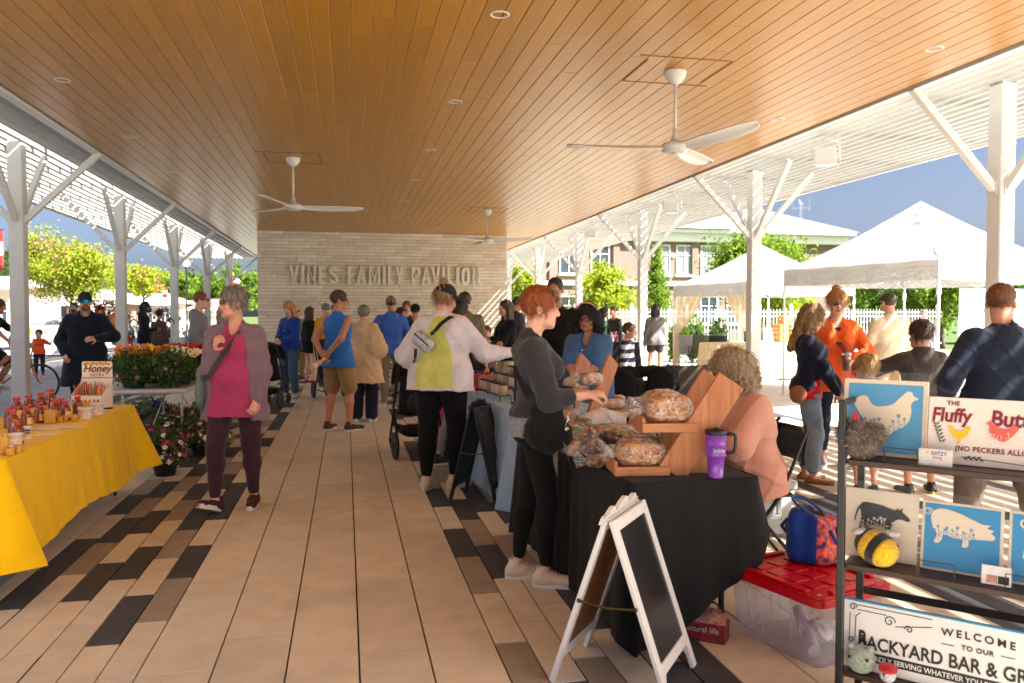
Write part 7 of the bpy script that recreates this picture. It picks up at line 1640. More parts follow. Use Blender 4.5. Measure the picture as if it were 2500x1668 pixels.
t = board('square cream sign with a black floral cow on the middle shelf', -.025, .12, .587, .255, .255, CREAMB, None, 12, wrap=True); art(t, COW, .045, .085, .185, .125, BLKI, -.0022)
for i in range(12): sprig(t, .065 + .009 * i, .105, rs.uniform(.02, .05), CREAMB, rs, -.0036)
t = board('square bright blue sign with a cream floral pig on the middle shelf', .245, .105, .587, .255, .245, CREAMB, (BRB, .010), 12, wrap=True); art(t, PIG, .030, .095, .200, .125, CREAMB)
for i in range(13): sprig(t, .05 + .010 * i, .115, rs.uniform(.02, .045), BRB, rs)
m = MB(); m.tube([(.02 + .015 * math.cos(a) * (1 - a / 12), -.004, .205 + .015 * math.sin(a) * (1 - a / 12)) for a in [i * .6 for i in range(14)]], .0022, 5); m.build('curly_tail', CREAMB, t)
t = board('bright blue sign cut off by the right edge of the picture', .515, .10, .587, .255, .245, CREAMB, (BRB, .010), 12, wrap=True); write(t, 'OL', .03, .19, .045, CREAMB, .0006); art(t, COW, .05, .04, .19, .13, CREAMB)
t = card('small printed card clipped to the blue pig sign', .445, .035, .592, .085, .062, [('- - -', .026, .050, .008, NAVI), ('- - - -', .018, .040, .008, GREYI)]); m = MB(); m.box((.03, -.0006, .018), (.032, .0006, .026), bv=.0002); m.build('photo_print', M('print_tan', rgb(190, 140, 120), var=.3, nscale=60), t); m = MB(); m.box((.064, -.0006, .018), (.032, .0006, .026), bv=.0002); m.build('photo_print', BLKI, t)
for k, (lx, z) in enumerate(((.19, .974), (.31, .587), (.57, .587))):
    t = thing('plate_stand', ('thin wire easel under the blue hen sign', 'thin wire easel under the blue pig sign', 'thin wire easel under the last blue sign')[k], 'easel', SP(lx, .06, z), rz=SHR, group='wire easels on the craft shelf')
    m = MB()
    for q in (-.055, .055): m.tube([(q, -.03, .0), (q, -.02, .018), (q, -.035, .034), (q, -.028, .05)], .0018, 5); m.tube([(q, -.02, .018), (q, .05, .002)], .0018, 5)
    m.tube([(-.055, -.028, .05), (.055, -.028, .05)], .0018, 5); m.build('wire', M('bronze_wire', (.10, .08, .06), rough=.35, metal=.8), t)
t = board('long white sign reading Welcome to our Backyard Bar on the bottom shelf', -.005, .05, .187, .90, .245, M('white_sign', rgb(232, 230, 226), rough=.5, var=.03), None, 6)
m = MB(); m.box((.45, .008, .2475), (.902, .019, .008), bv=.002); m.build('blue_edge', SKYB, t)
write(t, 'WELCOME', .44, .190, .036, BLKI, .0006, sp=1.45, align='CENTER', arc=-.35); write(t, 'TO OUR', .44, .150, .024, BLKI, .0004, align='CENTER', sp=1.1); write(t, 'BACKYARD BAR & GRILL', .055, .082, .066, BLKI, .0012, .82); write(t, 'B', .055, .082, .088, BLKI, .0018, .62)
m = MB(); m.box((.47, -.0012, .052), (.80, .002, .034), bv=.0004); m.build('black_band', BLKI, t); write(t, 'GLADLY SERVING WHATEVER YOU BROUGHT', .085, .043, .026, M('band_white', (.75, .74, .72)), .0004, .9, y=-.0032)
m = MB()
def spiral(x, z, r_, tn, sg=1, sz=1): return [(x + sg * r_ * (1 - i / 26) * math.cos(i * tn / 26 * 6.28), -.0015, z + sz * r_ * (1 - i / 26) * math.sin(i * tn / 26 * 6.28)) for i in range(22)]
for x, z, r_, sg in ((.035, .222, .014, 1), (.16, .195, .02, 1), (.225, .180, .014, -1), (.032, .10, .013, 1), (.66, .185, .022, -1), (.74, .17, .016, 1)): m.tube(spiral(x, z, r_, 1.6, sg), .0017, 4)
for a, b in (((.05, .232), (.30, .232)), ((.05, .215), (.15, .215)), ((.025, .20), (.025, .10)), ((.06, .205), (.045, .19)), ((.045, .19), (.045, .11)), ((.33, .157), (.37, .157)), ((.51, .157), (.55, .157)), ((.62, .205), (.86, .205)), ((.18, .18), (.30, .205)), ((.58, .19), (.64, .18))): m.tube([(a[0], -.0015, a[1]), (b[0], -.0015, b[1])], .0013, 4)
m.build('scrollwork', BLKI, t)
# crocheted toys
def crochet(name, c, c2=None): return M(name, c, rough=.95, var=.25, nscale=90, bump=1.0, bscale=130, sheen=.3, col2=c2)
t = thing('crochet_bee', 'yellow and black crocheted bee on the middle shelf', 'toy', SP(.11, .055, .587), rz=SHR + 20); YB = crochet('yarn_yellow', rgb(238, 186, 16)); KB = crochet('yarn_black', (.01, .01, .01)); WB_ = crochet('yarn_white', (.7, .68, .66))
mt = Matrix.Translation((0, 0, .062)) @ Vector((.62, -.62, -.30)).to_track_quat('Z', 'Y').to_matrix().to_4x4()
prof = [(max(1e-5, .062 * math.sin(a) ** .75), -.074 * math.cos(a) * 1.05) for a in [math.pi * i / 24 for i in range(25)]]
def wob(p, s0): return [(r_ * (1 + .02 * math.sin(i * 2.6)), z) for i, (r_, z) in enumerate(p)]
for nm, a, b, mm in (('body', 0, 9, YB), ('stripe', 9, 12, KB), ('body', 12, 16, YB), ('stripe', 16, 20, KB), ('body', 20, 24, YB)): m = MB(); m.lathe(wob(prof[a:b + 1], 0), 26, mtx=mt @ Matrix.Scale(-1, 4, (0, 0, 1))); m.build(nm, mm, t, True)
for q in (-1, 1):
    m = MB(); m.ball((q * .05 - .0, .02, .112), .028, 12, (1.2, .8, .5)); m.build('wing', WB_, t, True); m = MB(); m.ball(mt @ Vector((.030, q * .034, .052)), .0075, 10); m.build('eye', BLKI, t, True)
# fluffy hen toy
t = thing('fluffy_hen_toy', 'fluffy grey-brown toy hen with a red comb on the top shelf', 'toy', SP(.05, .045, .974), rz=SHR)
m = MB(); m.ball((0, 0, .07), .062, 16, (1.12, .95, 1.0)); m.ball((-.035, 0, .10), .04, 12); m.ball((.05, 0, .095), .035, 12); core = m.build('body', crochet('fur_core', rgb(110, 94, 84)), t, True)
FUR = leafmat('fur_tufts', (.10, .075, .06), (.42, .35, .30), .05); rs = np.random.RandomState(3)
n_ = 5200; D3 = rs.normal(0, 1, (n_, 3)); D3 /= np.linalg.norm(D3, axis=1)[:, None]; which = rs.choice(3, n_, p=(.6, .22, .18)); ctr = np.array(((0, 0, .07), (-.035, 0, .10), (.05, 0, .095)))[which]; rad = np.array(((.069, .059, .062), (.04, .04, .04), (.035, .035, .035)))[which]
P = ctr + D3 * rad * .95; T = D3 + rs.normal(0, .55, (n_, 3)); T /= np.linalg.norm(T, axis=1)[:, None]; B2 = np.cross(T, rs.normal(0, 1, (n_, 3))); B2 /= np.linalg.norm(B2, axis=1)[:, None]; Ln = rs.uniform(.014, .026, (n_, 1))
V = np.stack([P - B2 * .0016, P + B2 * .0016, P + T * Ln + np.array((0, 0, -.003))], 1).reshape(-1, 3); o = rawnp('fur', V, np.arange(3 * n_).reshape(-1, 3), FUR, t, False); o['kind'] = 'stuff'
m = MB(); m.ball((-.015, -.02, .158), .011, 10, (.7, .6, 1.5)); m.ball((-.004, -.02, .152), .009, 10, (.7, .6, 1.4)); m.build('comb', crochet('yarn_red', rgb(206, 24, 28)), t, True); m = MB(); m.ball((-.05, -.045, .118), .009, 8, (1.3, 1.1, .7)); m.build('beak', YB, t, True); m = MB(); m.ball((-.022, -.048, .128), .007, 8, (1.4, .6, .8)); m.build('eye', BLKI, t, True)
t = thing('crochet_toy', 'pale sage green crocheted toy on the bottom shelf', 'toy', SP(.07, .02, .187), rz=SHR); SG = crochet('yarn_sage', rgb(160, 176, 160)); m = MB(); m.ball((0, 0, .052), .052, 18, (1, .9, 1)); m.build('body', SG, t, True)
for q in (-1, 1): m = MB(); m.ball((q * .032, -.012, .098), .013, 10); m.build('ear', SG, t, True); m = MB(); m.ball((q * .03, -.043, .068), .006, 8); m.build('eye', BLKI, t, True)
t = thing('crochet_toy', 'small white and red crocheted mushroom toy on the bottom shelf', 'toy', SP(.165, .0, .187), rz=SHR); m = MB(); m.ball((0, 0, .026), .028, 14); m.build('stalk', WB_, t, True); m = MB(); m.ball((0, 0, .048), .033, 14, (1, 1, .55)); m.build('cap', crochet('yarn_red2', rgb(200, 24, 30)), t, True); m = MB(); m.ball((-.008, -.027, .034), .004, 8); m.build('eye', BLKI, t, True)

# ------------------------------------------------------------------ strollers, bicycle
STF = M('stroller_fabric', (.014, .014, .015), rough=.85, var=.25, nscale=20, bump=.3, bscale=40)
def wheel(t, c, r_, ax, w_=.035, nm='wheel'):
    rot = Matrix.Rotation(ax, 4, 'Z') @ Matrix.Rotation(R(90), 4, 'Y'); m = MB(); m.lathe([(r_ * .72, -w_ / 2), (r_ * .93, -w_ / 2), (r_, -w_ * .2), (r_, w_ * .2), (r_ * .93, w_ / 2), (r_ * .72, w_ / 2)], 28, mtx=Matrix.Translation(c) @ rot); wo = m.build(nm, SOLED, t, True)
    m = MB(); q = Matrix.Translation(c) @ rot
    for i in range(5): a = i * 1.2566; m.bar(q @ Vector((0, 0, 0)), q @ Vector((r_ * .75 * math.cos(a), r_ * .75 * math.sin(a), 0)), .02, .014)
    m.lathe([(.022, -.03), (.022, .03)], 10, mtx=q); m.build('spokes', BLACKM, wo); return wo
def stroller(lab, x, y, rz, bag=True, fab=None):
    """pushchair, front towards -Y local"""
    fab = fab or STF; t = thing('stroller', lab, 'stroller', (x, y, 0), rz=rz, group='strollers')
    for q in (-1, 1):
        m = MB(); m.tube([(q * .24, .30, .14), (q * .24, .05, .52), (q * .24, .30, .90), (q * .24, .42, 1.03)], .014, 8); m.tube([(q * .24, .08, .5), (q * .2, -.38, .10)], .013, 8); m.tube([(q * .24, .30, .14), (q * .21, -.30, .16)], .011, 8); m.build('side_frame', BLACKM, t, True)
        wheel(t, (q * .275, .30, .145), .145, 0); wheel(t, (q * .17, -.40, .09), .09, 0, .03)
    m = MB(); m.tube([(-.24, .42, 1.03), (-.22, .45, 1.045), (.22, .45, 1.045), (.24, .42, 1.03)], .017, 8); m.build('handlebar', BLACKM, t, True)
    m = MB(); m.grid(lambda u, v: (-.2 + .4 * u, -.22 + .30 * min(1, v * 2) + .16 * max(0, v * 2 - 1), .46 - .03 * math.sin(math.pi * u) + .40 * max(0, v * 2 - 1)), 10, 14); o = m.build('seat', fab, t, True); solid(o, .035)
    m = MB(); m.grid(lambda u, v: (-.23 + .46 * u, .28 - .42 * math.sin(v * 1.5), .72 + .30 * math.cos(v * 1.5) + .05 * math.sin(math.pi * u)), 12, 10); o = m.build('canopy', fab, t, True); solid(o, .01)
    m = MB(); m.grid(lambda u, v: ((-.2 + .4 * u), -.25 + .52 * v, .20 + .10 * (abs(2 * u - 1) ** 4 + abs(2 * v - 1) ** 4) * .8), 12, 12); o = m.build('basket', fab, t, True); solid(o, .008)
    m = MB(); m.tube([(-.2, -.22, .62), (-.12, -.32, .64), (.12, -.32, .64), (.2, -.22, .62)], .014, 8); m.build('bumper_bar', BLACKM, t, True)
    if bag:
        b = thing('diaper_bag', 'black backpack diaper bag hanging from the stroller handle', 'bag', (x, y, 0), rz=rz); S = Sdf((-.2, .3, .4), (.2, .68, 1.02), .011); S.cone((-.07, .50, .60), (.07, .50, .60), .12, .12, .05, ((0, 1, 0), .8)); S.cone((-.06, .49, .86), (.06, .49, .86), .10, .10, .06, ((0, 1, 0), .7)); S.cone((-.05, .60, .60), (.05, .60, .60), .075, .075, .03, ((0, 1, 0), .7)); S.field(folds(.006, 36, 2), 'add'); V, F = S.mesh(); rawnp('bag_body', V, F, STF, b, True)
        m = MB(); m.tube([(-.06, .46, .93), (-.05, .44, 1.05), (.05, .44, 1.05), (.06, .46, .93)], .012, 7); m.build('strap', STF, b, True)
        for xx, zz in ((-.05, .66), (.0, .66), (.09, .78), (-.11, .8)): m = MB(); m.tube([(xx, .655 if zz < .7 else .59, zz), (xx, .665 if zz < .7 else .60, zz - .05)], .007, 6); m.build('zip_pull', M('gold_zip', (.55, .35, .15), rough=.3, metal=.7), b, True)
    return t
x, y = gp(1000, 1095, 0); stroller('black stroller beside the woman in the white and lime sweatshirt', .72, 8.62, -172, True)
x, y = gp(790, 978, 0); stroller('black stroller behind the man in the blue tank top', x + .15, y + .3, 15, False); x, y = gp(672, 1000, 0); stroller('black stroller mostly hidden behind the walking woman in pink', x - .12, y + .5, 165, False)
BIKO = M('orange_bike_paint', rgb(206, 110, 30), rough=.3, coat=.5)
x, y = gp(40, 1000, 0); t = thing('bicycle', 'orange-framed bicycle ridden past behind the left column', 'bicycle', (-5.66, 15.0, 0), rz=-5)
for xx in (-.52, .52):
    m = MB(); m.tube([(xx + .315 * math.cos(a), 0, .335 + .315 * math.sin(a)) for a in [i * math.pi / 18 for i in range(36)]], .021, 8, closed=True); wo = m.build('tyre', SOLED, t, True)
    m = MB()
    for i in range(20): a = i * .314; m.tube([(xx, .02 * (1 if i % 2 else -1), .335), (xx + .3 * math.cos(a), 0, .335 + .3 * math.sin(a))], .0015, 4)
    m.tube([(xx, -.05, .335), (xx, .05, .335)], .02, 8); m.build('spokes', CHROME, wo)
m = MB()
for a, b in (((-.52, 0, .335), (-.12, 0, .30)), ((-.52, 0, .335), (-.22, 0, .78)), ((-.12, 0, .30), (-.22, 0, .86)), ((-.12, 0, .30), (.38, 0, .68)), ((-.22, 0, .76), (.36, 0, .80)), ((.36, 0, .88), (.40, 0, .62)), ((.40, 0, .62), (.52, 0, .335))): m.tube([a, b], .019, 8)
m.build('frame', BIKO, t, True); m = MB(); m.tube([(.2, -.3, 1.02), (.34, -.24, 1.0), (.36, 0, .92), (.34, .24, 1.0), (.2, .3, 1.02)], .013, 8); m.build('handlebar', CHROME, t, True)
m = MB(); m.ball((-.22, 0, .92), .09, 12, (1.3, .9, .4)); m.tube([(-.22, 0, .84), (-.22, 0, .9)], .014, 6); m.build('saddle', BLACKM, t, True); m = MB(); m.tube([(-.12, -.08, .30), (-.04, -.09, .17)], .011, 6); m.tube([(-.12, .08, .30), (-.20, .09, .43)], .011, 6); m.lathe([(.09, -.004), (.09, .004)], 20, mtx=Matrix.Translation((-.12, -.05, .30)) @ Matrix.Rotation(R(90), 4, 'X')); m.build('crank', CHROME, t, True)
# ------------------------------------------------------------------ the crowd
F_ = fabric
JEAN = F_('denim', rgb(70, 92, 122), var=.2, bs=60); JEANL = F_('light_denim', rgb(134, 152, 172), var=.22, bs=60); JEAND = F_('dark_denim', rgb(28, 38, 66), var=.2); BLKF = F_('black_knit', rgb(20, 19, 21), b=.2, sheen=.1); BLKL = F_('black_leggings', rgb(15, 15, 17), b=.08, sheen=.05)
NAVY = F_('navy', rgb(20, 26, 46)); GREYH = F_('heather_grey', rgb(124, 126, 132), var=.1, ns=60); CHAR = F_('charcoal', rgb(42, 42, 46)); KHAKI = F_('khaki', rgb(150, 118, 76)); WHT = F_('white', rgb(214, 206, 212))
BODY_W = F_('walnut', rgb(70, 50, 40)); SHW = M('shoe_white', rgb(214, 200, 184), rough=.6, bump=.2, bscale=120); SHB = M('shoe_black', (.02, .02, .02), rough=.6); SHBR = M('shoe_brown', rgb(64, 42, 32), rough=.6); SHBU = M('shoe_burgundy', rgb(66, 22, 34), rough=.7, bump=.3, bscale=150); SHG = M('shoe_grey', rgb(120, 116, 112), rough=.7)
def strap(i, pts, w_, mat, nm='strap'):
    m = MB()
    for a, b in zip(pts[:-1], pts[1:]): m.bar(a, b, w_, .006, up=(Vector(a) + Vector(b)) * .5 - i['up']((0, 0, .25)), bv=.002)
    m.build(nm, mat, i['root'])
def own(name, lab, cat, i, V=None, F=None, mat=None):
    """something a person carries: a thing of its own that stands where the person stands"""
    t = thing(name, lab, cat, tuple(i['root'].location)); t.rotation_euler = i['root'].rotation_euler; return t

# -- woman in pink walking
def ex(i):
    up = i['up']; G = M('strap_olive', (.035, .04, .03), rough=.7)
    t = own('shoulder_bag', 'grey-green shoulder bag at the hip of the walking woman in pink', 'bag', i)
    S = Sdf((-.36, -.22, .72), (-.12, .10, 1.14), .009); S.cone((-.235, -.06, .86), (-.235, -.06, 1.04), .10, .085, .03, ((1, 0, 0), .42)); S.field(folds(.006, 34, 2), 'add'); V, F = S.mesh(); rawnp('bag_body', V, F, M('bag_slate', rgb(96, 108, 110), rough=.6, bump=.2), t, True)
    m = MB(); P = [up((.085, .04, .52)), up((.07, -.085, .46)), up((.02, -.155, .36)), up((-.07, -.195, .22)), up((-.16, -.165, .10)), Vector((-.235, -.08, 1.10)) * 1.0]
    for a, b in zip(P[:-1], P[1:]): m.bar(a, b, .032, .006, up=Vector((0, -1, .2)), bv=.002)
    m.build('strap', G, t)
person('grey-haired woman in a magenta top and mauve jacket walking towards the camera', -.84, 6.45, -12, 1.70, 1.16, h=.0085, skin='rosy', fem=True, belly=.55, bust=1.15, hl=(.20, -.12, .86), hr=(-.08, -.21, 1.25), er=(-.35, .35, -1), el=(.35, 1, -.2), fl=(.10, .10, 0, 0, 6), fr=(-.11, -.16, .015, -20, -12), head=(-52, 2), curl=.9, upr=(-.3, -.7, .5),
       top=dict(m=F_('magenta', rgb(172, 58, 100), var=.06), hem=-.19, neck='v', sl=.5, fl=.035, o=.014), over=dict(m=F_('mauve', rgb(126, 100, 110)), hem=-.22, open=.155, o=.026, neck='scoop', fl=.03, so=.02), bottom=dict(m=F_('burgundy_leggings', rgb(58, 32, 46), b=.1), o=(.008, .006), t=1.88, fold=.003), shoes=(SHBU, SOLE, SHBU), hair=('short', 'grey', .1, (.011, 80)), glasses=('sun',), extra=ex)
# -- man in the dark coat
person('bearded man in a long dark navy hooded coat, cap and mirrored blue sunglasses', -3.53, 12.0, 12, 1.80, 1.12, h=.011, skin='light', hl=(.14, -.26, 1.12), hr=(-.24, -.12, .92), el=(1, .4, -.3), head=(8, 0), top=dict(m=BLKF, hem=-.1), over=dict(m=F_('midnight', rgb(16, 20, 38)), hem=-.42, o=.05, hood=True, fl=.07, so=.03, neck='v'), bottom=dict(m=BLKF), shoes=(SHB, SOLED), hair=('short', 'brown'), beard='auburn', hat=('cap', M('cap_black', (.015, .017, .02), rough=.85)), glasses=('mirror',))
# -- left background
person('adult in an orange T-shirt holding a child by the hand', -6.60, 21.6, 0, 1.80, 1.15, h=.016, skin='tan', hr=(-.36, -.1, .92), top=dict(m=F_('bright_orange', rgb(232, 84, 28)), sl=.7, hem=-.1), bottom=dict(m=JEAND), shoes=(SHW, SOLE), hair=('crop', 'dark'), beard='dark')
def exk(i): V, F = text_geo('AUBURN', .05, bold=.001, align='CENTER'); s = i['s']; m = raw('shirt_print', [(v[0] * s * 1.1, -.155 * s, v[1] * s + 1.18 * s) for v in V], F, NAVY, i['root'])
person('small child in an orange printed T-shirt and dark trousers', -7.38, 21.5, 10, 1.10, 1.0, h=.014, skin='light', hl=(.40, -.02, 1.28), top=dict(m=F_('bright_orange', rgb(232, 84, 28)), sl=.7, hem=-.08), bottom=dict(m=NAVY), shoes=(M('shoe_red', rgb(190, 40, 50)), SOLE), hair=('short', 'brown'), hk=1.2, extra=exk)
person('cyclist in a black T-shirt at the left edge of the picture', -5.95, 15.0, 82, 1.72, 1.0, h=.014, skin='tan', sit=.95, lean=14, hl=(.24, -.50, 1.03), hr=(-.24, -.50, 1.03), fl=(.09, -.10, .20), fr=(-.09, -.06, .42), top=dict(m=BLKF, sl=.7, hem=-.08), bottom=dict(m=BLKF, t=.8, o=(.02, .03)), shoes=(SHW, SOLE), hair=('tail', 'brown'), z0=0)
person('man in a black cap and black hooded top by the white stall table', -4.62, 20.0, 95, 1.80, 1.05, h=.015, skin='brown', top=dict(m=BLKF, hood=True, hem=-.12, o=.03), bottom=dict(m=JEAN, o=(.02, .02)), shoes=(SHB, SOLE), hair=('long', 'dark', .16), hat=('cap', MATS['cap_black']), beard='dark', hr=(-.1, -.25, 1.1))
person('woman in brown browsing the ornament stall', -4.6, 21.4, 165, 1.62, 1.0, h=.018, skin='tan', fem=True, top=dict(m=F_('brown_knit', rgb(84, 62, 54)), hem=-.1), bottom=dict(m=JEAND), shoes=(SHB, SOLE), hair=('bun', 'dark'))
person('man in a heather grey hooded sweatshirt and sunglasses in profile', -2.13, 12.5, 92, 1.83, 1.05, h=.011, skin='fair', hl=(.2, -.14, .95), hr=(-.2, -.16, .98), top=dict(m=GREYH, hood=True, hem=-.12, o=.032, so=.022), bottom=dict(m=JEAND, o=(.02, .02)), shoes=(SHG, SOLE), hair=('crop', 'auburn'), glasses=('sun',))
person('woman with wavy beige-blond hair and a black jacket, seen from behind', -1.86, 13.0, 130, 1.62, 1.1, h=.012, skin='fair', fem=True, bust=1, top=dict(m=BLKF, hem=-.14, o=.03), bottom=dict(m=JEAND), shoes=(SHB, SOLE), hair=('bob', 'beige', .12, (.008, 60)), glasses=('clear',))
# -- middle of the hall
def exb(i): V, F = text_geo('Blue', .10, bold=.004, shear=.25, align='CENTER'); raw('shirt_print', [(v[0] - .02, -.165 - .0 + abs(v[0]) * .25, v[1] + 1.22) for v in V], F, WHT, i['root']); t = own('phone', 'phone held by the woman in the royal blue sweatshirt', 'phone', i); m = MB(); m.box((0, -.30, 1.08), (.07, .012, .14), rot=(50, 0, 0), bv=.004); m.build('body', BLACKM, t)
person('woman with long reddish hair in a royal blue printed sweatshirt and jeans', -1.0, 15.0, -38, 1.73, 1.05, h=.012, skin='fair', fem=True, bust=1, hl=(.05, -.27, 1.03), hr=(-.05, -.27, 1.05), head=(-5, 22), top=dict(m=F_('royal_blue', rgb(18, 62, 168)), hem=-.06, o=.034, so=.024), bottom=dict(m=JEAN, o=(.022, .028), t=1.9), shoes=(SHW, SOLE), hair=('long', 'strawberry', .18), extra=exb)
person('person in a round beige sun hat behind the girl in black', -1.10, 18.9, 150, 1.70, 1.0, h=.018, skin='light', top=dict(m=F_('sand', rgb(196, 170, 140)), hem=-.1), bottom=dict(m=KHAKI), shoes=(SHBR, SOLE), hair=('short', 'brown'), hat=('sun', F_('straw', rgb(214, 178, 140))))
person('girl with long brown hair in a short black dress and red sandals', -.80, 18.2, 130, 1.66, .92, h=.015, skin='fair', fem=True, top=dict(m=BLKF, hem=-.22, sl=1.9, fl=.05, o=.03), bottom=dict(m=BLKF, t=.35, o=(.01, .02)), shoes=(M('sandal_red', rgb(170, 40, 36)), SOLED), shoe_open=True, hair=('long', 'brown', .26))
person('person in a mustard yellow top and grey beanie facing the camera', -.42, 17.0, 25, 1.72, 1.0, h=.015, skin='fair', fem=True, hl=(.08, -.25, 1.1), top=dict(m=CHAR, hem=-.1), over=dict(m=F_('mustard', rgb(214, 160, 24)), hem=-.1, open=.08, o=.03), bottom=dict(m=JEAND), shoes=(SHB, SOLE), hair=('short', 'brown'), hat=('beanie', F_('grey_knit', rgb(120, 124, 132))))
person('person in a dark cap behind the man in the tank top', -.24, 18.2, 100, 1.73, 1.0, h=.018, skin='brown', top=dict(m=CHAR, hem=-.1), bottom=dict(m=JEAND), shoes=(SHB, SOLE), hair=('short', 'dark'), hat=('cap', MATS['cap_black']))
def ext(i):
    w1 = (i['W'][1] + i['W'][-1]) / 2; t = own('drink_bottle', 'clear drink bottle held behind the back of the man in the tank top', 'bottle', i); d = Vector((.35, .75, -.55)).normalized(); a = w1 + Vector((0, .05, -.07))
    m = MB(); m.tube([a, a + d * .02, a + d * .06, a + d * .2, a + d * .22], [.016, .018, .036, .036, .03], 14); m.build('bottle_body', M('drink_pink', rgb(226, 170, 150), rough=.12, alpha=.75), t, True); m = MB(); m.tube([a - d * .025, a], .017, 12); m.build('cap', WHITE2, t, True); m = MB(); m.tube([a + d * .10, a + d * .16], .0365, 14, cap=False); m.build('label', M('drink_label', rgb(220, 90, 60), col2=rgb(240, 240, 235), nscale=60), t, True)
person('man in a blue tank top and khaki shorts with his hands behind his back', -.10, 10.55, 138, 1.80, 1.08, h=.0105, skin='tan', hl=(.04, .23, .93), hr=(-.05, .22, .97), el=(1, .6, .0), er=(-1, .6, .0), head=(-48, 4), fl=(.13, .05, 0, 0, 8), fr=(-.14, -.04, 0, 0, -25), curl=.9, upl=(0, 1, -.3), upr=(0, 1, -.3), top=dict(m=F_('cornflower', rgb(44, 112, 190)), sl=0, hem=-.13, o=.022, fl=.03, neck='scoop'), bottom=dict(m=KHAKI, t=.86, o=(.026, .036)), shoes=(SHBR, SOLE), hair=('short', 'brown', .1, (.006, 90)), glasses=('sun',), beard=None, extra=ext)
person('person in a fringed beige poncho and wide navy trousers', .24, 11.4, 165, 1.62, 1.05, h=.012, skin='light', fem=True, top=dict(m=F_('poncho', rgb(206, 168, 126), col2=rgb(224, 196, 160), ns=3), hem=-.34, sl=.95, so=.11, o=.05, fl=.07, fold=.010), bottom=dict(m=NAVY, o=(.02, .055), t=1.95), shoes=(SHW, SOLE), hair=('short', 'grey'))
CAMO = M('camo_cap', rgb(96, 84, 66), rough=.9, col2=rgb(160, 140, 116), nscale=22)
person('man in a cornflower blue hooded shirt and patterned cap, seen from behind', .74, 13.5, 178, 1.80, 1.08, h=.012, skin='tan', hl=(.26, -.08, 1.0), hr=(-.16, -.2, 1.05), top=dict(m=F_('blue_hoodie', rgb(62, 102, 190)), hood=True, hem=-.12, o=.03), bottom=dict(m=F_('stone_chino', rgb(134, 116, 100)), o=(.018, .018)), shoes=(SHG, SOLE), hair=('short', 'brown'), hat=('cap', CAMO))
person('woman with glasses facing the camera before the end wall', 1.27, 17.2, 0, 1.78, .95, h=.018, skin='rosy', fem=True, top=dict(m=CHAR, hem=-.1), bottom=dict(m=JEAND), shoes=(SHB, SOLE), hair=('bun', 'auburn'), glasses=('clear',))
person('dark-haired woman half hidden behind the blue hooded man', 1.06, 16.0, 40, 1.63, .95, h=.016, skin='tan', fem=True, top=dict(m=CHAR, hem=-.1), bottom=dict(m=JEAND), shoes=(SHB, SOLE), hair=('bun', 'black'))
person('person in a round black hat behind the white sweatshirt', 1.27, 15.0, 170, 1.68, 1.0, h=.016, skin='tan', top=dict(m=CHAR, hem=-.1), bottom=dict(m=JEAND), shoes=(SHB, SOLE), hair=('short', 'black'), hat=('beanie', BLKF))
# -- woman in the white and lime sweatshirt
LIME = F_('lime', rgb(204, 206, 112))
def paintw(c):
    x, y, z = c[:, 0], c[:, 1], c[:, 2]; wv = np.interp(z, [.80, .86, 1.1, 1.30, 1.42], [.0, .175, .15, .085, .05]); return ((y > .03) & (np.abs(x + .01) < wv) & (z > .86) & (z < 1.44)).astype(int)
def exw(i):
    up = i['up']; t = own('belt_bag', 'clear belt bag with a black strap slung over the white and lime sweatshirt', 'bag', i)
    m = MB(); c = up((.075, .205, .30)); m.box(tuple(c), (.20, .07, .125), rot=(0, -38, 0), bv=.025); m.build('bag_body', M('pvc_clear', (.42, .42, .46), rough=.12, var=.4, nscale=14, spec=.9), t, True); m = MB(); m.box(tuple(c + Vector((0, .038, .02))), (.17, .008, .012), rot=(0, -38, 0), bv=.002); m.build('zip', BLACKM, t)
    m = MB(); P = [c + Vector((-.07, 0, .06)), up((-.03, .215, .385)), up((-.07, .185, .45)), up((-.115, .11, .51)), up((-.135, .02, .52)), up((-.13, -.08, .47))]
    for a, b in zip(P[:-1], P[1:]): m.bar(a, b, .038, .006, up=(0, 1, .4))
    P = [c + Vector((.07, 0, -.06)), up((.15, .19, .17)), up((.215, .10, .12)), up((.235, 0, .10))]
    for a, b in zip(P[:-1], P[1:]): m.bar(a, b, .03, .006, up=(0, 1, .4))
    m.build('strap', BLACKM, t)
person('large woman in a white and lime sweatshirt and black cap reaching over the candles', .80, 6.85, 148, 1.76, 1.40, h=.0085, skin='rosy', fem=True, bust=1, hl=(.27, -.14, .96), hr=(-.50, -.30, 1.13), el=(.6, 1, -.2), er=(-.5, .2, -1), lean=5, side=0, head=(-38, 16), fl=(.09, .10, 0, 0, 5), fr=(-.10, -.04, 0, 0, -25), curl=.35,
       top=dict(m=[WHT, LIME], paint=paintw, hem=-.10, o=.036, so=.030, fold=.007, ff=24, neck='scoop', fl=.02), bottom=dict(m=BLKL, o=(.004, .006), t=1.85, fold=.002), shoes=(M('shoe_oat', rgb(206, 192, 172), rough=.7), SOLE, SHW), hair=('topknot', 'dkblond'), hat=('cap', MATS['cap_black']), glasses=('clear',), extra=exw)
person('curly dark-haired person in black with grey leggings behind the white sweatshirt', 1.06, 7.95, 105, 1.64, 1.0, h=.011, skin='tan', head=(0, 18), hl=(.06, -.3, 1.0), hr=(-.06, -.3, 1.0), fl=(.10, -.16, 0, 0, 0), fr=(-.10, .22, 0, 0, 0), top=dict(m=BLKF, hem=-.12), bottom=dict(m=F_('grey_leggings', rgb(128, 126, 130)), o=(.006, .006), t=1.8), shoes=(SHB, SOLE), hair=('curly', 'dark', .03))
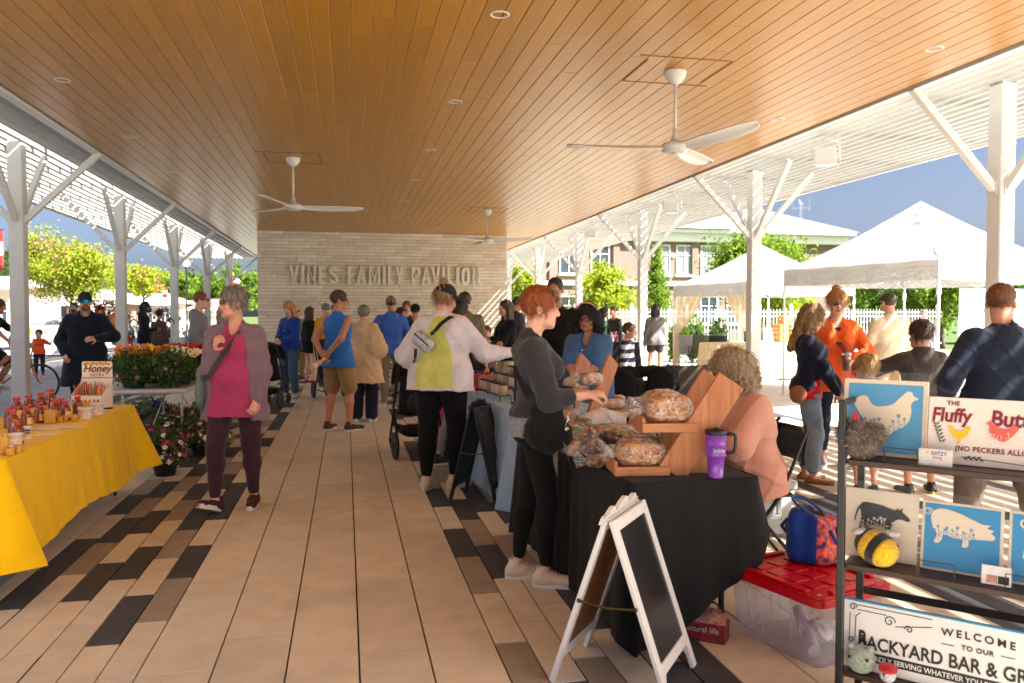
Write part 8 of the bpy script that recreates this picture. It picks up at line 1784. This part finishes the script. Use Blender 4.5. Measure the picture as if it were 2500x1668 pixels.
person('man in an olive jacket with his back to the camera', 1.62, 11.0, 168, 1.80, 1.1, h=.012, skin='light', top=dict(m=F_('olive', rgb(112, 104, 84)), hem=-.14, o=.034), bottom=dict(m=JEAND), shoes=(SHBR, SOLE), hair=('short', 'brown'))
folding_chair('folding chair under the seated woman in brown near the end wall', 2.45, 14.1, 0)
person('smiling seated woman in a brown top near the end wall', 2.45, 14.0, -5, 1.64, 1.0, h=.014, skin='rosy', fem=True, sit=.50, fl=(.1, -.42), fr=(-.1, -.42), hl=(.12, -.28, .75), hr=(-.12, -.28, .75), smile=1, top=dict(m=F_('taupe', rgb(120, 92, 76)), hem=-.06), bottom=dict(m=JEAND), shoes=(SHB, SOLE), hair=('tail', 'auburn'))
person('long-haired woman in a black cardigan with crossed arms and a pink headband', 2.42, 12.0, -72, 1.71, 1.05, h=.011, skin='fair', fem=True, bust=1, hl=(-.12, -.20, 1.13), hr=(.12, -.22, 1.08), el=(.8, -.1, -.6), er=(-.8, -.1, -.6), smile=1, top=dict(m=BLKF, hem=-.12, o=.026), bottom=dict(m=F_('cream_trouser', rgb(200, 186, 160))), shoes=(SHB, SOLE), hair=('long', 'brown', .30), extra=lambda i: MB().tube([i['hp']((.10 * math.cos(a), .01, .035 + .108 * math.sin(a))) for a in [R(20 + 14 * k) for k in range(11)]], .008, 6).build('headband', F_('pink_band', rgb(230, 170, 160)), i['root'], True))
person('man in a blue cap and grey jacket beyond the end wall', 3.30, 15.4, 110, 1.84, 1.05, h=.014, skin='light', top=dict(m=F_('slate', rgb(70, 70, 78)), hem=-.12, o=.03), bottom=dict(m=JEANL), shoes=(SHG, SOLE), hair=('short', 'brown'), hat=('cap', M('cap_blue', rgb(56, 58, 90), rough=.9)))
# -- redhead at the bread table
def exr(i):
    up = i['up']; t = own('crossbody_bag', 'black slouchy crossbody bag at the hip of the red-haired woman', 'bag', i)
    S = Sdf((-.36, -.28, .70), (-.06, .16, 1.16), .008); S.cone((-.205, -.06, .90), (-.205, -.07, 1.00), .125, .085, .04, ((1, 0, 0), .62)); S.ell((-.215, -.07, .86), (.075, .13, .09), .03); S.field(folds(.009, 34, 4), 'add'); V, F = S.mesh(); rawnp('bag_body', V, F, BLKF, t, True)
    m = MB(); P = [Vector((-.20, .04, 1.06)), up((-.11, .115, .33)), up((.06, .075, .49)), up((.09, -.01, .525)), up((.05, -.10, .43)), up((-.10, -.15, .25)), Vector((-.20, -.13, 1.02))]
    for a, b in zip(P[:-1], P[1:]): m.bar(a, b, .03, .006, up=(a + b) * .5 - up((0, 0, .25)), bv=.002)
    m.build('strap', BLKF, t); m = MB(); m.tube([(-.26, -.16, .99), (-.27, -.17, .95), (-.262, -.15, .91)], .006, 6); m.ball((-.265, -.16, .90), .014, 8); m.build('key_ring', CHROME, t, True)
person('red-haired woman in a charcoal sweatshirt and black leggings holding bread', 1.03, 4.32, 78, 1.64, .97, h=.007, skin='fair', fem=True, bust=.9, hl=(.09, -.31, 1.09), hr=(-.10, -.29, 1.10), er=(-.7, .75, -.6), el=(.7, .75, -.6), head=(4, 3), smile=1, fl=(.07, .10, 0, 0, 6), fr=(-.08, -.06, 0, 0, -6), curl=.75, upl=(.3, -.2, 1), upr=(-.3, -.2, 1),
       top=dict(m=F_('grey_marl', rgb(104, 104, 108), col2=rgb(150, 150, 156), ns=120), hem=-.05, sl=.4, o=.012, fold=.003), over=dict(m=F_('charcoal_sweat', rgb(50, 49, 53), var=.1, b=.3), hem=.065, o=.030, so=.030, sl=1.5, neck='crew', fold=.005, ff=34), bottom=dict(m=BLKL, o=(.003, .003), t=1.84, fold=.0018), shoes=(SHW, SOLE, SHW), hair=('short', 'red', .1, (.004, 70)), glasses=('sun', M('tortoise', rgb(96, 60, 34), rough=.3), .085), extra=exr)
hx, hy = gp(1432, 940, 1.10); loaf('wrapped loaf held by the red-haired woman', 1.395, 4.46, 1.085, .15, .10, .08, 20, CRUSTW, None, True, seed=40)
# -- behind the bread stall
person('tall bearded man in black behind the bread stall', 2.21, 8.3, -28, 1.89, 1.15, h=.011, skin='tan', top=dict(m=BLKF, hem=-.12, sl=.8, collar=.03), bottom=dict(m=JEAND), shoes=(SHB, SOLE), hair=('crop', 'dark'), beard='dark')
def exd(i):
    m = MB(); c = i['W'][1]; e = i['E'][1]; d = (c - e).normalized(); m.tube([c - d * .035, c - d * .015], .036, 12); m.build('watch', BLACKM, i['root'], True)
    for k in range(5): m = MB(); m.ball(i['up']((0, -.175 - .0 * k, .36 - .085 * k)), .008, 8); m.build('button', WHITE2, i['root'], True)
    MB().tube([i['hp']((.125 * math.cos(a), -.01, .03 + .13 * math.sin(a))) for a in [R(25 + 13 * k) for k in range(11)]], .008, 6).build('headband', F_('pink_band', rgb(230, 170, 160)), i['root'], True)
person('woman with curly black hair and glasses in a denim shirt dress, hands clasped', 2.22, 7.15, -38, 1.57, 1.32, h=.0085, skin='tan', fem=True, belly=.5, bust=1.2, hl=(-.01, -.33, 1.0), hr=(.0, -.33, .98), el=(1, .2, -.4), er=(-1, .2, -.4), head=(4, 12), smile=.4, curl=.8, upl=(.4, -.6, .6), upr=(-.4, -.6, .6), top=dict(m=F_('chambray', rgb(62, 102, 150), var=.1), hem=-.48, sl=.85, so=.03, collar=.03, fl=.06, o=.022, neck='v', fold=.005), bottom=dict(m=NAVY), shoes=(SHW, SOLE), hair=('curly', 'black', .10), glasses=('clear', BLACKM), extra=exd)
STRP = bpy.data.materials.new('striped_jersey'); STRP.use_nodes = True; n_ = STRP.node_tree.nodes; l_ = STRP.node_tree.links; tc = n_.new('ShaderNodeTexCoord'); sx = n_.new('ShaderNodeSeparateXYZ'); l_.new(tc.outputs['Object'], sx.inputs[0]); mm = n_.new('ShaderNodeMath'); mm.operation = 'MULTIPLY'; mm.inputs[1].default_value = 7.6; l_.new(sx.outputs[2], mm.inputs[0]); fr = n_.new('ShaderNodeMath'); fr.operation = 'FRACT'; l_.new(mm.outputs[0], fr.inputs[0]); gt = n_.new('ShaderNodeMath'); gt.operation = 'GREATER_THAN'; gt.inputs[1].default_value = .5; l_.new(fr.outputs[0], gt.inputs[0]); mx = n_.new('ShaderNodeMix'); mx.data_type = 'RGBA'; mx.inputs[6].default_value = (*rgb(30, 40, 72), 1); mx.inputs[7].default_value = (*rgb(206, 208, 214), 1); l_.new(gt.outputs[0], mx.inputs[0]); l_.new(mx.outputs[2], n_['Principled BSDF'].inputs['Base Color']); n_['Principled BSDF'].inputs['Roughness'].default_value = .9
person('boy in a navy and white striped jersey behind the stall chairs', 4.20, 11.5, 50, 1.34, .95, h=.011, skin='light', top=dict(m=STRP, hem=-.10, o=.02), bottom=dict(m=BLKF), shoes=(SHB, SOLE), hair=('short', 'brown'), hk=1.12)
person('woman in a green shirt at the black-clothed table', 5.95, 18.0, 75, 1.66, 1.0, h=.016, skin='brown', fem=True, top=dict(m=F_('kelly_green', rgb(40, 100, 70)), hem=-.1), bottom=dict(m=JEAND), shoes=(SHB, SOLE), hair=('bob', 'black', .06))
person('man in dark clothes facing the woman in green', 6.5, 18.8, -70, 1.70, 1.05, h=.018, skin='rosy', top=dict(m=CHAR, hem=-.1), bottom=dict(m=JEAND), shoes=(SHB, SOLE), hair=('crop', 'brown'))
person('woman with very long black hair in a grey sweater and shorts', 6.86, 17.0, 165, 1.72, .95, h=.014, skin='tan', fem=True, top=dict(m=F_('ash_sweater', rgb(110, 108, 108)), hem=-.10, o=.04, so=.03), bottom=dict(m=CHAR, t=.38, o=(.016, .03)), shoes=(SHW, SOLE), hair=('long', 'black', .34))
# -- seated woman in pink hood
def exp_(i): pass
person('curly blond woman in a pink hooded top sitting at the bread stall', 2.37, 4.42, -84, 1.60, 1.42, h=.0085, skin='rosy', fem=True, bust=1.2, belly=.5, sit=.505, lean=8, fl=(.12, -.40), fr=(-.12, -.40), hl=(.10, -.42, .80), hr=(-.10, -.44, .80), el=(1, .3, -.5), er=(-1, .3, -.5), head=(-4, 16), curl=.7, top=dict(m=F_('purple_tee', rgb(72, 40, 130)), hem=-.05, sl=.5), over=dict(m=F_('salmon_hoodie', rgb(204, 148, 130), var=.06, b=.3), hood=True, hem=-.10, open=.07, o=.042, so=.036, fold=.008, ff=24), bottom=dict(m=JEAND), shoes=(SHG, SOLE), hair=('curly', 'ash', .02), glasses=('sun',))
# -- group on the right
def exn(i):
    t = own('shoulder_bag', 'tan leather shoulder bag behind the woman in the navy hooded top', 'bag', i); m = MB(); m.ball((-.19, .10, .80), .075, 14, (.5, 1.0, 1.1)); m.build('bag_body', M('tan_leather', rgb(150, 92, 56), rough=.5), t, True)
person('woman with long ash-blond hair in a navy hooded top and ripped light jeans', 4.08, 6.47, 62, 1.57, .95, h=.0095, skin='light', fem=True, bust=.9, hl=(.10, -.33, .88), hr=(-.08, -.30, .80), head=(4, 20), fl=(.09, .02, 0, 0, 10), fr=(-.10, -.04, 0, 0, -12), top=dict(m=F_('red_tee', rgb(200, 40, 56)), hem=-.10, sl=.4, o=.018), over=dict(m=NAVY, hood=True, hem=-.05, o=.034, so=.024), bottom=dict(m=JEANL, o=(.014, .022), t=1.86), shoes=(M('sandal_tan', rgb(150, 110, 74), rough=.7), M('cork', rgb(120, 84, 56))), shoe_open=True, hair=('long', 'dkblond', .26, (.008, 55)), glasses=('sun',), extra=exn)
def exo(i):
    t = own('iced_coffee', 'clear plastic cup of iced coffee held by the woman in orange', 'cup', i); w_ = i['W'][1] + (i['W'][1] - i['E'][1]).normalized() * .08 + Vector((0, -.02, -.03))
    m = MB(); m.lathe([(.033, -.07), (.045, .075)], 18, tuple(w_)); m.build('cup', M('coffee', rgb(130, 92, 70), rough=.1, alpha=.9), t, True); m = MB(); m.lathe([(.046, .075), (.046, .085), (.036, .10), (.0, .102)], 18, tuple(w_)); m.build('lid', CLEARP, t, True); m = MB(); m.tube([w_ + Vector((0, 0, -.02)), w_ + Vector((.01, 0, .17))], .004, 6); m.build('straw', M('straw_green', rgb(60, 160, 80)), t, True)
    up = i['up']; t2 = own('crossbody_strap_bag', 'dark red and navy crossbody bag worn over the orange jacket', 'bag', i); m = MB(); P = [up((-.11, .02, .50)), up((-.07, -.115, .42)), up((.05, -.17, .22)), up((.17, -.12, .06))]
    for a, b in zip(P[:-1], P[1:]): m.bar(a, b, .045, .006, up=(0, -1, .3))
    m.build('strap', M('webbing', rgb(60, 26, 40), rough=.8, col2=rgb(150, 50, 50), nscale=20), t2); m = MB(); m.box(tuple(up((.19, -.08, .02))), (.06, .16, .12), bv=.02); m.build('bag_body', NAVY, t2)
person('woman in a bright orange jacket and sunglasses holding iced coffee', 4.74, 7.05, -25, 1.73, 1.0, h=.0095, skin='fair', fem=True, bust=.9, hl=(.10, -.26, 1.07), hr=(-.14, -.22, .95), el=(1, .2, -.6), head=(4, 10), top=dict(m=STRP, hem=-.05, neck='scoop'), over=dict(m=F_('coral_orange', rgb(238, 104, 40), var=.05), hem=-.18, open=.055, o=.03, so=.022, neck='v'), bottom=dict(m=NAVY, o=(.005, .005), t=1.75), shoes=(SHG, SOLE), hair=('topknot', 'strawberry'), glasses=('sun',), extra=exo)
person('small blond boy in a light blue shirt with his back to the camera', 4.25, 5.88, 172, 1.13, 1.0, h=.0095, skin='fair', top=dict(m=F_('baby_blue', rgb(120, 164, 206)), sl=.8, hem=-.1, o=.022), bottom=dict(m=CHAR, t=.85, o=(.02, .03)), shoes=(SHB, SOLED), hair=('short', 'blond'), hk=1.2)
person('man in a cream T-shirt, khaki shorts and dark cap seen from behind', 6.74, 8.9, 175, 1.76, 1.12, h=.011, skin='rosy', hl=(.10, -.25, 1.1), top=dict(m=F_('cream_tee', rgb(222, 206, 176), var=.04), sl=.8, hem=-.12, o=.024), bottom=dict(m=F_('beige_short', rgb(164, 142, 110)), t=.95, o=(.024, .034)), shoes=(SHW, SOLE), hair=('crop', 'brown'), hat=('cap', M('cap_grey', rgb(62, 62, 58), rough=.9)))
NEON = M('sole_neon', rgb(206, 214, 40), rough=.4)
person('boy in a dark grey hooded sweatshirt with neon-soled trainers, seen from behind', 4.70, 5.80, 162, 1.42, 1.0, h=.0095, skin='fair', hl=(.16, -.26, 1.28), hr=(.0, -.28, 1.22), el=(1, .1, -.3), er=(-1, .2, -.6), head=(8, 8), fl=(.13, .05, 0, 0, 10), fr=(-.13, -.05, 0, 0, -5), top=dict(m=F_('dark_grey_hood', rgb(74, 68, 66)), hood=True, hem=-.12, o=.034, so=.026), bottom=dict(m=BLKF, t=.9, o=(.02, .03)), shoes=(SHB, NEON), hair=('short', 'brown'), hk=1.1)
def exm(i):
    m = MB(); m.tube([i['hp']((.083, .02, .0)), i['hp']((.09, .05, -.02)), i['hp']((.085, .06, -.06))], .003, 6); m.build('earpiece_wire', BLACKM, i['root'], True)
person('broad man in a navy quarter-zip pullover and grey trousers, seen from behind', 4.05, 4.28, 158, 1.68, 1.22, h=.0085, skin='light', hl=(.30, -.12, .95), hr=(-.22, -.22, 1.0), fl=(.22, 0), fr=(-.24, .02), head=(-28, 4), top=dict(m=F_('navy_fleece', rgb(30, 40, 62), var=.18, ns=70), hem=-.12, collar=.055, o=.032, so=.026, fold=.006, ff=24), bottom=dict(m=F_('grey_khaki', rgb(124, 114, 104)), o=(.026, .03)), shoes=(SHBR, SOLE), hair=('crop', 'auburn'), glasses=('sun',), beard='auburn', extra=exm)
x, y = spot(2255, 21); person('distant grey-haired person in lilac beyond the near tent', x, y, -40, 1.62, 1.0, h=.02, skin='rosy', top=dict(m=F_('lilac', rgb(150, 150, 200)), hem=-.1), bottom=dict(m=JEAND), shoes=(SHB, SOLE), hair=('short', 'grey'))
